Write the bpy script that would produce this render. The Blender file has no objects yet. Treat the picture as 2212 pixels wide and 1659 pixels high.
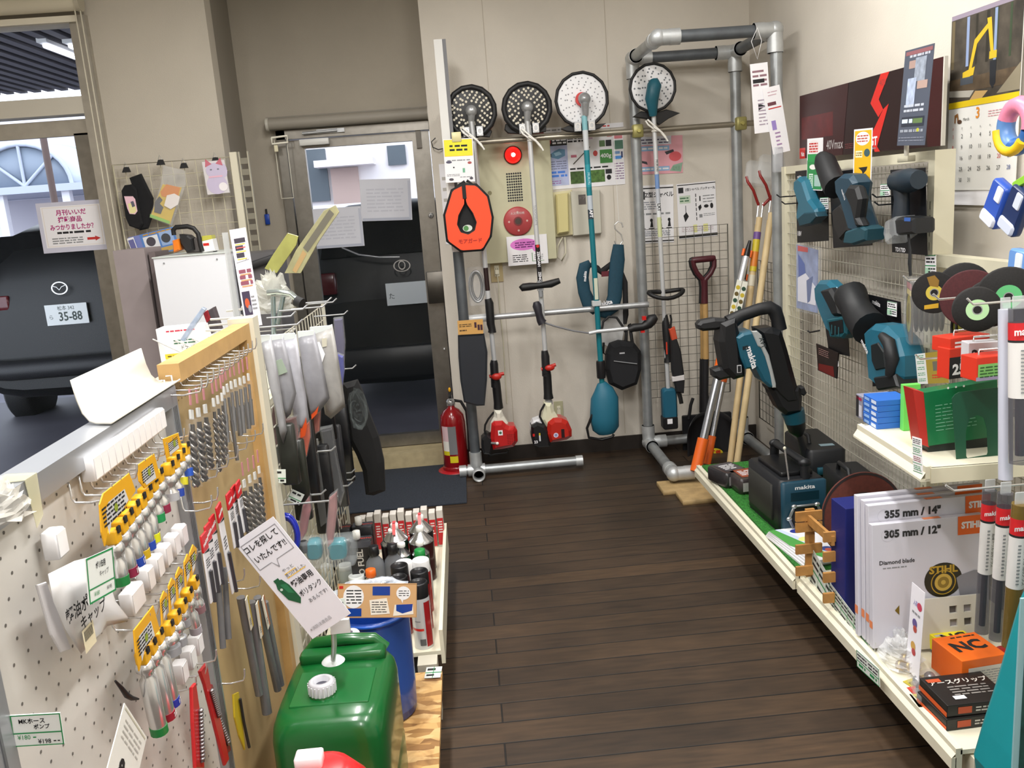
import bpy,math,random
from mathutils import Matrix,Vector
random.seed(7)
SC=bpy.context.scene
COL=SC.collection
PI=math.pi
# ------------------------------------------------------------------ camera
FPX,ROLL,PITCH,YAW,EYE=1880.0,-.0755,.209,.0445,1.56
_cy,_sy,_cp,_sp=math.cos(YAW),math.sin(YAW),math.cos(PITCH),math.sin(PITCH)
CF=Vector((_sy*_cp,_cy*_cp,-_sp))
_R=Vector((_cy,-_sy,0)); _U=_R.cross(CF)
CA=math.cos(ROLL)*_R+math.sin(ROLL)*_U
CB=-math.sin(ROLL)*_R+math.cos(ROLL)*_U
CC=Vector((0,0,EYE))
cam_d=bpy.data.cameras.new('camera')
cam_d.sensor_width=36.0
cam_d.lens=FPX*36.0/2212.0
cam_d.clip_start=.02
cam_o=bpy.data.objects.new('camera',cam_d)
COL.objects.link(cam_o)
m3=Matrix((CA,CB,-CF)).transposed()
cam_o.matrix_world=Matrix.Translation(CC)@m3.to_4x4()
SC.camera=cam_o
# ------------------------------------------------------------------ view and world
SC.view_settings.view_transform='Standard'
SC.view_settings.look='None'
SC.view_settings.exposure=0.0
SC.view_settings.gamma=1.0
SC.view_settings.use_curve_mapping=False
w=bpy.data.worlds.new('overcast_sky'); SC.world=w
w.use_nodes=True
bg=w.node_tree.nodes['Background']
bg.inputs[0].default_value=(.80,.88,1.0,1)
bg.inputs[1].default_value=3.2
def area(name,loc,sx,sy,power,col=(1,.98,.955),rot=(0,0,0)):
 l=bpy.data.lights.new(name,'AREA'); l.shape='RECTANGLE'; l.size=sx; l.size_y=sy
 l.energy=power; l.color=col
 o=bpy.data.objects.new(name,l); o.location=loc; o.rotation_euler=rot
 COL.objects.link(o); return o
CEIL=3.0
LAMPS=[(-.35,1.0),(.75,1.0),(-.35,3.1),(.9,3.1),(-1.6,2.0),(.2,-1.0)]
LPOW=[46,37,40,24,28,32]
for (lx,ly),pw in zip(LAMPS,LPOW):
 area('fluorescent_light',(lx,ly,CEIL-.10),.16,1.2,pw)
# ------------------------------------------------------------------ pixel helpers (photo pixel -> point on a plane of the room)
def P(x,y,ax,v):
 d=CF+(x-1106)/FPX*CA-(y-829.5)/FPX*CB
 i='xyz'.index(ax)
 return CC+d*((v-CC[i])/d[i])
# ------------------------------------------------------------------ materials
MATS={}
def lin(h):
 h=h.lstrip('#'); o=[]
 for i in (0,2,4):
  c=int(h[i:i+2],16)/255
  o.append(c/12.92 if c<=.04045 else ((c+.055)/1.055)**2.4)
 return (*o,1)
def M(h,rough=.5,metal=0.0,noise=0.0,scale=8.0,bump=0.0,emit=0.0,alpha=1.0,coat=0.0,trans=0.0):
 key=(h,rough,metal,noise,scale,bump,emit,alpha,coat,trans)
 if key in MATS:return MATS[key]
 m=bpy.data.materials.new('surface_'+h.lstrip('#')); m.use_nodes=True
 nt=m.node_tree; b=nt.nodes['Principled BSDF']
 c=lin(h)
 b.inputs['Base Color'].default_value=c
 b.inputs['Roughness'].default_value=rough
 b.inputs['Metallic'].default_value=metal
 if coat:b.inputs['Coat Weight'].default_value=coat; b.inputs['Coat Roughness'].default_value=.1
 if trans:b.inputs['Transmission Weight'].default_value=trans
 if alpha<1:b.inputs['Alpha'].default_value=alpha
 if emit:b.inputs['Emission Color'].default_value=c; b.inputs['Emission Strength'].default_value=emit
 if noise or bump:
  tc=nt.nodes.new('ShaderNodeTexCoord'); n=nt.nodes.new('ShaderNodeTexNoise')
  n.inputs['Scale'].default_value=scale; n.inputs['Detail'].default_value=4
  nt.links.new(tc.outputs['Object'],n.inputs['Vector'])
  if noise:
   r=nt.nodes.new('ShaderNodeValToRGB')
   r.color_ramp.elements[0].position=.3; r.color_ramp.elements[1].position=.7
   r.color_ramp.elements[0].color=tuple(x*(1-noise) for x in c[:3])+(1,)
   r.color_ramp.elements[1].color=tuple(min(1,x*(1+noise*.5)) for x in c[:3])+(1,)
   nt.links.new(n.outputs['Fac'],r.inputs['Fac']); nt.links.new(r.outputs['Color'],b.inputs['Base Color'])
  if bump:
   bp=nt.nodes.new('ShaderNodeBump'); bp.inputs['Strength'].default_value=bump; bp.inputs['Distance'].default_value=.01
   nt.links.new(n.outputs['Fac'],bp.inputs['Height']); nt.links.new(bp.outputs['Normal'],b.inputs['Normal'])
 MATS[key]=m
 return m
WHITE=M('f2f1ec',.55); PAPER=M('eeedf0',.7); BLACK=M('141416',.5); DARK=M('232427',.6)
TEAL=M('1a6078',.45); TEALD=M('0f4252',.5); CHROME=M('dedede',.24,.8); STEEL=M('b9bbbd',.35,.6,.15,30)
GALV=M('a4a8aa',.36,.55,.2,14); GALVD=M('666b70',.42,.5,.2,14); WIRE=M('ccc9bb',.4,.35); IVORY=M('eae4cc',.45,0,.05,6)
ORANGE=M('f26a22',.5); RED=M('c8201c',.35,0,0,8,0,0,1,.3); INK=M('1c1c1e',.7); GREEN=M('1f8a4c',.6)
YEL=M('f2c318',.5); RUB=M('101012',.65,0,.2,60); CLEAR=M('e8ecee',.12,0,0,8,0,0,.22); CLEARW=M('eef0f2',.2,0,0,8,0,0,.45)
PINE=M('c09a62',.55,0,.14,18); MRED=M('d3222a',.5); GREY=M('8b8d90',.5); BLUE=M('1b3fb0',.4)
def glassy(h='dfe8ea',a=.1):
 return M(h,.05,0,0,8,0,0,a)
# ------------------------------------------------------------------ mesh builder
def perp(d):
 d=Vector(d).normalized()
 a=Vector((0,0,1)) if abs(d.z)<.9 else Vector((1,0,0))
 u=d.cross(a).normalized(); return u,d.cross(u).normalized()
class MB:
 def __init__(s):s.v=[]; s.f=[]; s.mi=[]; s.sm=[]; s.mats=[]; s.x=Matrix.Identity(4)
 def at(s,m=None):s.x=m if m is not None else Matrix.Identity(4); return s
 def add(s,vs,fs,mat,smooth=False):
  b=len(s.v); s.v+=[tuple(s.x@Vector(p)) for p in vs]
  if mat not in s.mats:s.mats.append(mat)
  i=s.mats.index(mat)
  for f in fs:s.f.append([b+k for k in f]); s.mi.append(i); s.sm.append(smooth)
  return s
 def box(s,c,d,mat,rz=0,rx=0,ry=0):
  r=Matrix.Rotation(rz,3,'Z')@Matrix.Rotation(ry,3,'Y')@Matrix.Rotation(rx,3,'X')
  vs=[Vector(c)+r@Vector((i*d[0]/2,j*d[1]/2,k*d[2]/2)) for i in (-1,1) for j in (-1,1) for k in (-1,1)]
  return s.add(vs,[(0,1,3,2),(4,6,7,5),(0,4,5,1),(2,3,7,6),(0,2,6,4),(1,5,7,3)],mat)
 def bb(s,a,b,mat):
  return s.box([(a[i]+b[i])/2 for i in range(3)],[abs(b[i]-a[i]) for i in range(3)],mat)
 def rbox(s,c,d,r,mat,rx=0,ry=0,rz=0,n=3,axis='z'):
  # box with rounded vertical edges and chamfered top and bottom, long axis z
  R=Matrix.Rotation(rz,4,'Z')@Matrix.Rotation(ry,4,'Y')@Matrix.Rotation(rx,4,'X')
  A={'z':Matrix.Identity(4),'x':Matrix.Rotation(PI/2,4,'Y'),'y':Matrix.Rotation(-PI/2,4,'X')}[axis]
  if axis=='x':D=(d[2],d[1],d[0])
  elif axis=='y':D=(d[0],d[2],d[1])
  else:D=d
  def ring(sx,sy,rr,z):
   o=[]
   for q,(cx,cy) in enumerate(((1,1),(-1,1),(-1,-1),(1,-1))):
    for k in range(n+1):
     t=PI/2*(q+k/n)
     o.append((cx*(sx/2-rr)+rr*math.cos(t),cy*(sy/2-rr)+rr*math.sin(t),z))
   return o
  e=r*.45
  rings=[ring(D[0]-2*e,D[1]-2*e,max(r-e,.0004),-D[2]/2),ring(D[0],D[1],r,-D[2]/2+e),ring(D[0],D[1],r,D[2]/2-e),ring(D[0]-2*e,D[1]-2*e,max(r-e,.0004),D[2]/2)]
  N=len(rings[0]); vs=[]
  T=Matrix.Translation(c)@R@A
  for rg in rings:vs+=[T@Vector(p) for p in rg]
  fs=[list(range(N))[::-1],[3*N+k for k in range(N)]]
  s.add(vs,fs,mat)
  fs=[(j*N+k,j*N+(k+1)%N,(j+1)*N+(k+1)%N,(j+1)*N+k) for j in range(3) for k in range(N)]
  return s.add(vs,fs,mat,True)
 def cyl(s,a,b,r,mat,r2=None,n=16,caps=True,smooth=True):
  a=Vector(a); b=Vector(b); r2=r if r2 is None else r2
  u,v=perp(b-a); vs=[]
  for p,q in ((a,r),(b,r2)):
   for k in range(n):
    t=2*PI*k/n; vs.append(p+u*q*math.cos(t)+v*q*math.sin(t))
  s.add(vs,[(k,k+n,(k+1)%n+n,(k+1)%n) for k in range(n)],mat,smooth)
  if caps:s.add(vs,[list(range(n)),list(range(2*n-1,n-1,-1))],mat)
  return s
 def tube(s,pts,r,mat,n=8,closed=False,flat=1.0,up=None):
  pts=[Vector(p) for p in pts]; N=len(pts)
  rs=r if isinstance(r,(list,tuple)) else [r]*N
  vs=[]; u=None
  for i in range(N):
   if closed:d=pts[(i+1)%N]-pts[i-1]
   else:d=pts[min(i+1,N-1)]-pts[max(i-1,0)]
   d.normalize()
   if up is not None:u=Vector(up)-d*Vector(up).dot(d); u.normalize()
   elif u is None:u=perp(d)[0]
   else:
    u=u-d*u.dot(d)
    u=u.normalized() if u.length>1e-6 else perp(d)[0]
   v=d.cross(u)
   for k in range(n):
    t=2*PI*k/n; vs.append(pts[i]+u*rs[i]*math.cos(t)+v*rs[i]*flat*math.sin(t))
  m=N if closed else N-1
  fs=[(i*n+k,i*n+(k+1)%n,((i+1)%N)*n+(k+1)%n,((i+1)%N)*n+k) for i in range(m) for k in range(n)]
  s.add(vs,fs,mat,True)
  if not closed:s.add(vs,[list(range(n))[::-1],[(N-1)*n+k for k in range(n)]],mat)
  return s
 def lathe(s,prof,mat,n=24,c=(0,0,0),axis=(0,0,1),smooth=True,sq=1.0):
  ax=Vector(axis).normalized()
  if abs(ax.z)>.999:u,v=Vector((1,0,0)),Vector((0,1,0))
  else:u,v=perp(ax)
  c=Vector(c); vs=[]
  for r,h in prof:
   for k in range(n):
    t=2*PI*k/n; vs.append(c+ax*h+u*r*math.cos(t)+v*r*sq*math.sin(t))
  L=len(prof)
  s.add(vs,[(i*n+k,i*n+(k+1)%n,(i+1)*n+(k+1)%n,(i+1)*n+k) for i in range(L-1) for k in range(n)],mat,smooth)
  fs=[]
  if prof[0][0]>1e-5:fs.append(list(range(n))[::-1])
  if prof[-1][0]>1e-5:fs.append([(L-1)*n+k for k in range(n)])
  if fs:s.add(vs,fs,mat)
  return s
 def prism(s,poly,z0,z1,mat,smooth=False):
  n=len(poly); vs=[(x,y,z0) for x,y in poly]+[(x,y,z1) for x,y in poly]
  s.add(vs,[(k,(k+1)%n,n+(k+1)%n,n+k) for k in range(n)],mat,smooth)
  return s.add(vs,[list(range(n))[::-1],list(range(n,2*n))],mat)
 def bprism(s,poly,z0,z1,e,mat):
  # prism with softened (inset) front and back edges
  cx=sum(p[0] for p in poly)/len(poly); cy=sum(p[1] for p in poly)/len(poly)
  n=len(poly); ins=[]
  for i in range(n):
   p0=Vector(poly[i-1]); p=Vector(poly[i]); p1=Vector(poly[(i+1)%n])
   d0=(p-p0).normalized(); d1=(p1-p).normalized()
   nn=Vector((-d0.y-d1.y,d0.x+d1.x)); nn=nn.normalized() if nn.length>1e-6 else Vector((0,0))
   ins.append(nn)
  area_=sum(poly[i-1][0]*poly[i][1]-poly[i][0]*poly[i-1][1] for i in range(n))
  sg=1 if area_>0 else-1
  ip=[(poly[i][0]+sg*ins[i].x*e,poly[i][1]+sg*ins[i].y*e) for i in range(n)]
  vs=[(x,y,z0) for x,y in ip]+[(x,y,z0+e) for x,y in poly]+[(x,y,z1-e) for x,y in poly]+[(x,y,z1) for x,y in ip]
  s.add(vs,[(j*n+k,j*n+(k+1)%n,(j+1)*n+(k+1)%n,(j+1)*n+k) for j in range(3) for k in range(n)],mat,False)
  return s.add(vs,[list(range(n))[::-1],list(range(3*n,4*n))],mat)
 def ell(s,c,r,mat,n=20,m=12):
  vs=[]; c=Vector(c)
  for i in range(m+1):
   t=PI*i/m
   for k in range(n):
    p=2*PI*k/n; vs.append(c+Vector((r[0]*math.sin(t)*math.cos(p),r[1]*math.sin(t)*math.sin(p),r[2]*math.cos(t))))
  return s.add(vs,[(i*n+k,(i+1)*n+k,(i+1)*n+(k+1)%n,i*n+(k+1)%n) for i in range(m) for k in range(n)],mat,True)
 def rect(s,x0,y0,x1,y1,z,mat):# thin flat print lying in the local XY plane, facing +z
  return s.add([(x0,y0,z),(x1,y0,z),(x1,y1,z),(x0,y1,z)],[(0,1,2,3)],mat)
 def poly(s,pts,z,mat):return s.add([(x,y,z) for x,y in pts],[list(range(len(pts)))],mat)
 def disc(s,x,y,r,z,mat,n=20,ry=None):
  ry=ry or r; return s.poly([(x+r*math.cos(2*PI*k/n),y+ry*math.sin(2*PI*k/n)) for k in range(n)],z,mat)
 def ring(s,x,y,r0,r1,z,mat,n=24,e=1.0):
  vs=[(x+r*math.cos(2*PI*k/n),y+r*e*math.sin(2*PI*k/n),z) for r in (r0,r1) for k in range(n)]
  return s.add(vs,[(k,n+k,n+(k+1)%n,(k+1)%n) for k in range(n)],mat)
 def grid(s,nu,nv,fn,mat,smooth=True,thick=0):
  vs=[fn(i/nu,j/nv) for j in range(nv+1) for i in range(nu+1)]
  fs=[(j*(nu+1)+i,j*(nu+1)+i+1,(j+1)*(nu+1)+i+1,(j+1)*(nu+1)+i) for j in range(nv) for i in range(nu)]
  return s.add(vs,fs,mat,smooth)
 def lines(s,x0,y0,x1,y1,n,z,mat,fill=.45,seed=1):# tiny illegible print
  r=random.Random(seed); h=(y1-y0)/n
  for i in range(n):
   x=x0
   while x<x1-h*.5:
    ww=min(h*r.uniform(.8,3.0),x1-x)
    s.rect(x,y0+i*h+h*.25,x+ww,y0+i*h+h*(.25+fill),z,mat); x+=ww+h*r.uniform(.2,.6)
  return s
 def text(s,t,x,y,size,z,mat,align='C',rot=0,squeeze=1.0,bold=0.0):
  vs,fs=glyphs(t,align,bold)
  c,sn=math.cos(rot),math.sin(rot)
  o=[]
  for a,b in vs:
   a *= size*squeeze; b *= size
   o.append((x+a*c-b*sn,y+a*sn+b*c,z))
  return s.add(o,fs,mat)
 def build(s,name,parent=None,mx=None,bev=0.0,solid=0.0,sub=0,label=None,kind=None):
  me=bpy.data.meshes.new(name)
  me.from_pydata(s.v,[],s.f); me.update()
  for m in s.mats:me.materials.append(m)
  me.polygons.foreach_set('material_index',s.mi); me.polygons.foreach_set('use_smooth',s.sm)
  o=bpy.data.objects.new(name,me); COL.objects.link(o)
  if parent is not None:o.parent=parent
  if mx is not None:o.matrix_local=mx
  if solid:
   q=o.modifiers.new('thickness','SOLIDIFY'); q.thickness=solid; q.offset=0
  if sub:
   q=o.modifiers.new('subdivision','SUBSURF'); q.levels=sub; q.render_levels=sub
  if bev:
   q=o.modifiers.new('bevel','BEVEL'); q.width=bev; q.segments=2; q.limit_method='ANGLE'; q.angle_limit=.7
   q.harden_normals=False
  if label:o['label']=label
  if kind:o['kind']=kind
  return o
_G={}
def glyphs(t,align='C',bold=0.0):
 k=(t,align,bold)
 if k in _G:return _G[k]
 c=bpy.data.curves.new('lettering','FONT'); c.body=t; c.size=1.0; c.resolution_u=2
 c.align_x={'C':'CENTER','L':'LEFT','R':'RIGHT'}[align]; c.align_y='CENTER'; c.offset=bold
 o=bpy.data.objects.new('lettering',c); COL.objects.link(o)
 dg=bpy.context.evaluated_depsgraph_get(); dg.update()
 me=bpy.data.meshes.new_from_object(o.evaluated_get(dg))
 vs=[(v.co.x,v.co.y) for v in me.vertices]; fs=[]
 for p in me.polygons:
  q=list(p.vertices)
  fs.append(q if p.normal.z>=0 else q[::-1])
 bpy.data.objects.remove(o); bpy.data.meshes.remove(me); bpy.data.curves.remove(c)
 _G[k]=(vs,fs); return _G[k]
def tag(o,label,cat,group=None,kind=None):
 if kind:o['kind']=kind
 o['label']=label; o['category']=cat
 if group:o['group']=group
 return o
def thing(name,label,cat,mx=None,group=None,loc=None):
 o=bpy.data.objects.new(name,None); o.empty_display_size=.05; COL.objects.link(o)
 if loc is not None:o.location=loc
 if mx is not None:o.matrix_world=mx
 return tag(o,label,cat,group)
def struct(o):o['kind']='structure'; return o
def dup(o,mx,label=None,parent=None):
 c=o.copy(); COL.objects.link(c)
 if parent is not None:c.parent=parent
 if mx is not None:c.matrix_world=mx
 if label:c['label']=label
 for ch in list(o.children):
  if ch.name.startswith(o.name) and False:pass
  d=ch.copy(); COL.objects.link(d); d.parent=c
  for g in list(ch.children):
   e=g.copy(); COL.objects.link(e); e.parent=d
 return c
def frame(o,xr,yu):
 # matrix with local x = xr, local y = yu, z = normal, origin o
 xr=Vector(xr).normalized(); n=xr.cross(Vector(yu)).normalized(); yu=n.cross(xr)
 m=Matrix((xr,yu,n)).transposed().to_4x4(); m.translation=Vector(o); return m
def F_back(p,roll=0):return frame(p,(1,0,0),(0,0,1))@Matrix.Rotation(roll,4,'Z')    # faces -Y (towards the camera)
def F_right(p,roll=0):return frame(p,(0,-1,0),(0,0,1))@Matrix.Rotation(roll,4,'Z')   # faces -X
def F_left(p,roll=0):return frame(p,(0,1,0),(0,0,1))@Matrix.Rotation(roll,4,'Z')     # faces +X
def T(x,y,z):return Matrix.Translation((x,y,z))
def RX(a):return Matrix.Rotation(a,4,'X')
def RY(a):return Matrix.Rotation(a,4,'Y')
def RZ(a):return Matrix.Rotation(a,4,'Z')
def quadframe(tl,tr,bl):
 # from three world corners: matrix at centre, and size
 tl,tr,bl=Vector(tl),Vector(tr),Vector(bl)
 return frame((tr+bl)/2,tr-tl,tl-bl),(tr-tl).length,(tl-bl).length
ORD=['first','second','third','fourth','fifth','sixth','seventh','eighth','ninth','tenth','eleventh','twelfth','thirteenth','fourteenth','fifteenth','sixteenth','seventeenth','eighteenth','nineteenth','twentieth']
# ================================================================== helpers for tracing onto a chosen plane
def onto(mx,x,y,dz=0.0):
 d=CF+(x-1106)/FPX*CA-(y-829.5)/FPX*CB
 n=Vector(mx.col[2][:3]); o=Vector(mx.translation)+n*dz
 t=(o-CC).dot(n)/d.dot(n)
 l=mx.inverted()@(CC+d*t)
 return (l.x,l.y)
def tr(mx,*pts,dz=0.0):return [onto(mx,a,b,dz) for a,b in pts]
def qf(ax,v,tl,tr_,bl):
 return quadframe(P(*tl,ax,v),P(*tr_,ax,v),P(*bl,ax,v))
class Sheet:
 # printed sheet; u, v run 0..1 from its top left corner
 def __init__(s,w,h,base=PAPER,th=.0012,frame_=None):
  s.m=MB(); s.w=w; s.h=h; s.z=th/2+.0006
  s.m.box((0,0,0),(w,h,th),base)
  s.k=0
 def X(s,u):return (u-.5)*s.w
 def Y(s,v):return (.5-v)*s.h
 def r(s,u0,v0,u1,v1,mat):s.k+=1; s.m.rect(s.X(u0),s.Y(v1),s.X(u1),s.Y(v0),s.z+s.k*3e-5,mat); return s
 def d(s,u,v,ru,mat,rv=None,n=20):s.k+=1; s.m.disc(s.X(u),s.Y(v),ru*s.w,s.z+s.k*3e-5,mat,n,(rv*s.h) if rv else None); return s
 def p(s,pts,mat):s.k+=1; s.m.poly([(s.X(u),s.Y(v)) for u,v in pts][::-1],s.z+s.k*3e-5,mat); return s
 def t(s,txt,u,v,size,mat=INK,align='C',rot=0,squeeze=1.0,bold=0.0):s.k+=1; s.m.text(txt,s.X(u),s.Y(v),size*s.h,s.z+s.k*3e-5,mat,align,rot,squeeze,bold); return s
 def l(s,u0,v0,u1,v1,n,mat=INK,fill=.45,seed=1):s.k+=1; s.m.lines(s.X(u0),s.Y(v1),s.X(u1),s.Y(v0),n,s.z+s.k*3e-5,mat,fill,seed); return s
 def border(s,mat,e=.03):
  a=e; b=e*s.w/s.h
  s.r(0,0,1,b,mat); s.r(0,1-b,1,1,mat); s.r(0,0,a,1,mat); s.r(1-a,0,1,1,mat); return s
 def done(s,name,label,cat,mx,group=None,parent=None):
  o=s.m.build(name)
  if parent is not None:o.parent=parent; o.matrix_world=mx; return o
  o.matrix_world=mx
  return tag(o,label,cat,group)
# ================================================================== the setting
def nodes_mat(name):
 m=bpy.data.materials.new(name); m.use_nodes=True
 return m,m.node_tree,m.node_tree.nodes['Principled BSDF']
def plank_material():
 m,nt,b=nodes_mat('dark_wood_planks')
 tc=nt.nodes.new('ShaderNodeTexCoord'); br=nt.nodes.new('ShaderNodeTexBrick')
 br.inputs['Scale'].default_value=1; br.inputs['Brick Width'].default_value=1.9; br.inputs['Row Height'].default_value=.104
 br.inputs['Mortar Size'].default_value=.0032; br.inputs['Mortar Smooth'].default_value=.3
 br.inputs['Color1'].default_value=lin('4d3c2c'); br.inputs['Color2'].default_value=lin('382c22'); br.inputs['Mortar'].default_value=lin('120e0b')
 br.offset=.37
 mp=nt.nodes.new('ShaderNodeMapping'); mp.inputs['Scale'].default_value=(1.2,9,1)
 n1=nt.nodes.new('ShaderNodeTexNoise'); n1.inputs['Scale'].default_value=6; n1.inputs['Detail'].default_value=6
 n2=nt.nodes.new('ShaderNodeTexNoise'); n2.inputs['Scale'].default_value=1.6; n2.inputs['Detail'].default_value=5
 mx=nt.nodes.new('ShaderNodeMix'); mx.data_type='RGBA'; mx.blend_type='MULTIPLY'; mx.inputs['Factor'].default_value=.75
 mx2=nt.nodes.new('ShaderNodeMix'); mx2.data_type='RGBA'; mx2.blend_type='MULTIPLY'; mx2.inputs['Factor'].default_value=.8
 r1=nt.nodes.new('ShaderNodeValToRGB'); r1.color_ramp.elements[0].position=.3; r1.color_ramp.elements[0].color=(.45,.45,.45,1); r1.color_ramp.elements[1].position=.75; r1.color_ramp.elements[1].color=(1.25,1.2,1.1,1)
 r2=nt.nodes.new('ShaderNodeValToRGB'); r2.color_ramp.elements[0].position=.35; r2.color_ramp.elements[0].color=(.46,.46,.47,1); r2.color_ramp.elements[1].position=.65; r2.color_ramp.elements[1].color=(1.15,1.12,1.08,1)
 L=nt.links.new
 L(tc.outputs['Object'],br.inputs['Vector']); L(tc.outputs['Object'],mp.inputs['Vector']); L(mp.outputs['Vector'],n1.inputs['Vector']); L(tc.outputs['Object'],n2.inputs['Vector'])
 L(n1.outputs['Fac'],r1.inputs['Fac']); L(n2.outputs['Fac'],r2.inputs['Fac'])
 L(br.outputs['Color'],mx.inputs['A']); L(r1.outputs['Color'],mx.inputs['B']); L(mx.outputs['Result'],mx2.inputs['A']); L(r2.outputs['Color'],mx2.inputs['B'])
 L(mx2.outputs['Result'],b.inputs['Base Color'])
 rr=nt.nodes.new('ShaderNodeMapRange'); rr.inputs['To Min'].default_value=.38; rr.inputs['To Max'].default_value=.62
 L(n2.outputs['Fac'],rr.inputs['Value']); L(rr.outputs['Result'],b.inputs['Roughness'])
 bp=nt.nodes.new('ShaderNodeBump'); bp.inputs['Strength'].default_value=.35; bp.inputs['Distance'].default_value=.004
 L(br.outputs['Fac'],bp.inputs['Height']); bp.invert=True; L(bp.outputs['Normal'],b.inputs['Normal'])
 return m
def plaster(name,h,stain=.12):
 m,nt,b=nodes_mat(name); b.inputs['Roughness'].default_value=.85
 tc=nt.nodes.new('ShaderNodeTexCoord'); n=nt.nodes.new('ShaderNodeTexNoise'); n.inputs['Scale'].default_value=1.3; n.inputs['Detail'].default_value=7
 r=nt.nodes.new('ShaderNodeValToRGB'); c=lin(h)
 r.color_ramp.elements[0].position=.35; r.color_ramp.elements[0].color=tuple(x*(1-stain) for x in c[:3])+(1,)
 r.color_ramp.elements[1].position=.62; r.color_ramp.elements[1].color=c
 n2=nt.nodes.new('ShaderNodeTexNoise'); n2.inputs['Scale'].default_value=160; bp=nt.nodes.new('ShaderNodeBump'); bp.inputs['Strength'].default_value=.25; bp.inputs['Distance'].default_value=.003
 L=nt.links.new
 L(tc.outputs['Object'],n.inputs['Vector']); L(tc.outputs['Object'],n2.inputs['Vector']); L(n.outputs['Fac'],r.inputs['Fac']); L(r.outputs['Color'],b.inputs['Base Color'])
 L(n2.outputs['Fac'],bp.inputs['Height']); L(bp.outputs['Normal'],b.inputs['Normal'])
 return m
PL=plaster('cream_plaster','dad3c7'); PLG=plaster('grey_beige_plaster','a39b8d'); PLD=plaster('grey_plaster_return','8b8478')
YB,YD,YW,XR=5.14,5.30,4.80,1.72
struct(MB().bb((-3.2,-2.0,-.1),(1.9,5.42,0),plank_material()).build('floor'))
struct(MB().bb((-3.2,-2.0,CEIL),(1.9,5.45,CEIL+.1),plaster('white_ceiling','dcdad4',.05)).build('ceiling'))
m=MB().bb((-.13,YB,0),(1.85,YB+.3,CEIL),PL)
for gx in (.22,.9):# vertical joints of the wall panels
 m.bb((gx,YB-.0015,.1),(gx+.004,YB,CEIL),M('bdb4a4',.8))
struct(m.build('wall_back'))
# recessed wall around the glass door
m=MB()
DX0,DX1,DZ0,DZ1=-1.015,-.115,.10,2.04
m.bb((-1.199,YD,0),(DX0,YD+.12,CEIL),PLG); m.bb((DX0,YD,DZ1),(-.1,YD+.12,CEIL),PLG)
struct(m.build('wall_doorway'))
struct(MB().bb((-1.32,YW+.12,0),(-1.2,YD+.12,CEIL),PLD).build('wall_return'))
WX1=-1.80
m=MB().bb((WX1,YW,0),(-1.2,YW+.12,CEIL),plaster('beige_plaster','c2baac')); m.bb((-3.3,YW,2.60),(WX1,YW+.12,CEIL),PLG)
struct(m.build('wall_window'))
struct(MB().bb((XR,-2,0),(XR+.12,YB,CEIL),PL).build('wall_right'))
struct(MB().bb((-3.3,-2,0),(-3.2,YW,CEIL),PL).build('wall_left'))
struct(MB().bb((-3.2,-2.1,0),(XR,-2.0,CEIL),PL).build('wall_front'))
struct(MB().bb((-.13,YB-.012,0),(XR,YB,.085),M('2a2420',.5)).build('baseboard_back'))
struct(MB().bb((-1.2,YD-.16,0),(-.13,YD+.1,.095),M('b3a480',.7,0,.15,20)).build('trim_1'))     # raised door sill
# glass door
SS=M('8f8b84',.33,.85,.12,25); SSD=M('5b5751',.4,.8,.1,20)
G1=M('3c4444',.02,0,0,8,0,0,.05)
m=MB()
for a,b in (((DX0,YD-.03,.095),(DX0+.05,YD+.1,DZ1)),((DX1-.02,YD-.03,.095),(DX1+.03,YD+.1,DZ1)),((DX0,YD-.03,DZ1-.05),(DX1+.03,YD+.1,DZ1))):m.bb(a,b,SS)
df=struct(m.build('door_1'))
m=MB()
dl,dr,db,dt=DX0+.055,DX1-.025,.10,DZ1-.055
m.bb((dl,YD,db),(dl+.095,YD+.045,dt),SS); m.bb((dr-.10,YD,db),(dr,YD+.045,dt),SS)
m.bb((dl+.095,YD,db),(dr-.10,YD+.045,db+.075),SS); m.bb((dl+.095,YD,dt-.05),(dr-.10,YD+.045,dt),SS)
m.build('door_frame',df)
MB().bb((dl+.09,YD+.018,db+.07),(dr-.095,YD+.026,dt-.045),G1).build('glass_pane',df)
MB().rbox((-.145,YD-.03,1.075),(.17,.05,.19),.006,SSD).build('pull_plate',df)
m=MB(); m.lathe([(.001,.02),(.012,.02),(.016,.012),(.016,0)],CHROME,18,(-.17,YD,1.50),(0,-1,0)); m.bb((-.173,YD-.024,1.492),(-.167,YD-.019,1.508),DARK)
m.build('door_lock',df,label='round chrome thumb-turn lock')
m=MB(); m.lathe([(.001,.012),(.007,.012),(.009,0)],CHROME,12,(-.163,YD,.69),(0,-1,0)); m.build('door_bolt',df)
m=MB(); m.rbox((-.80,YD-.03,1.965),(.17,.045,.035),.006,M('d6d6d2',.4)); m.cyl((-.86,YD-.05,2.015),(-.66,YD-.05,2.02),.008,STEEL); m.box((-.70,YD-.03,2.02),(.16,.03,.022),STEEL); m.build('door_closer',df,label='grey hydraulic door closer with arm')
m=MB(); m.box((-.20,YD-.01,1.95),(.03,.02,.12),SSD); m.build('hinge',df)
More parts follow.
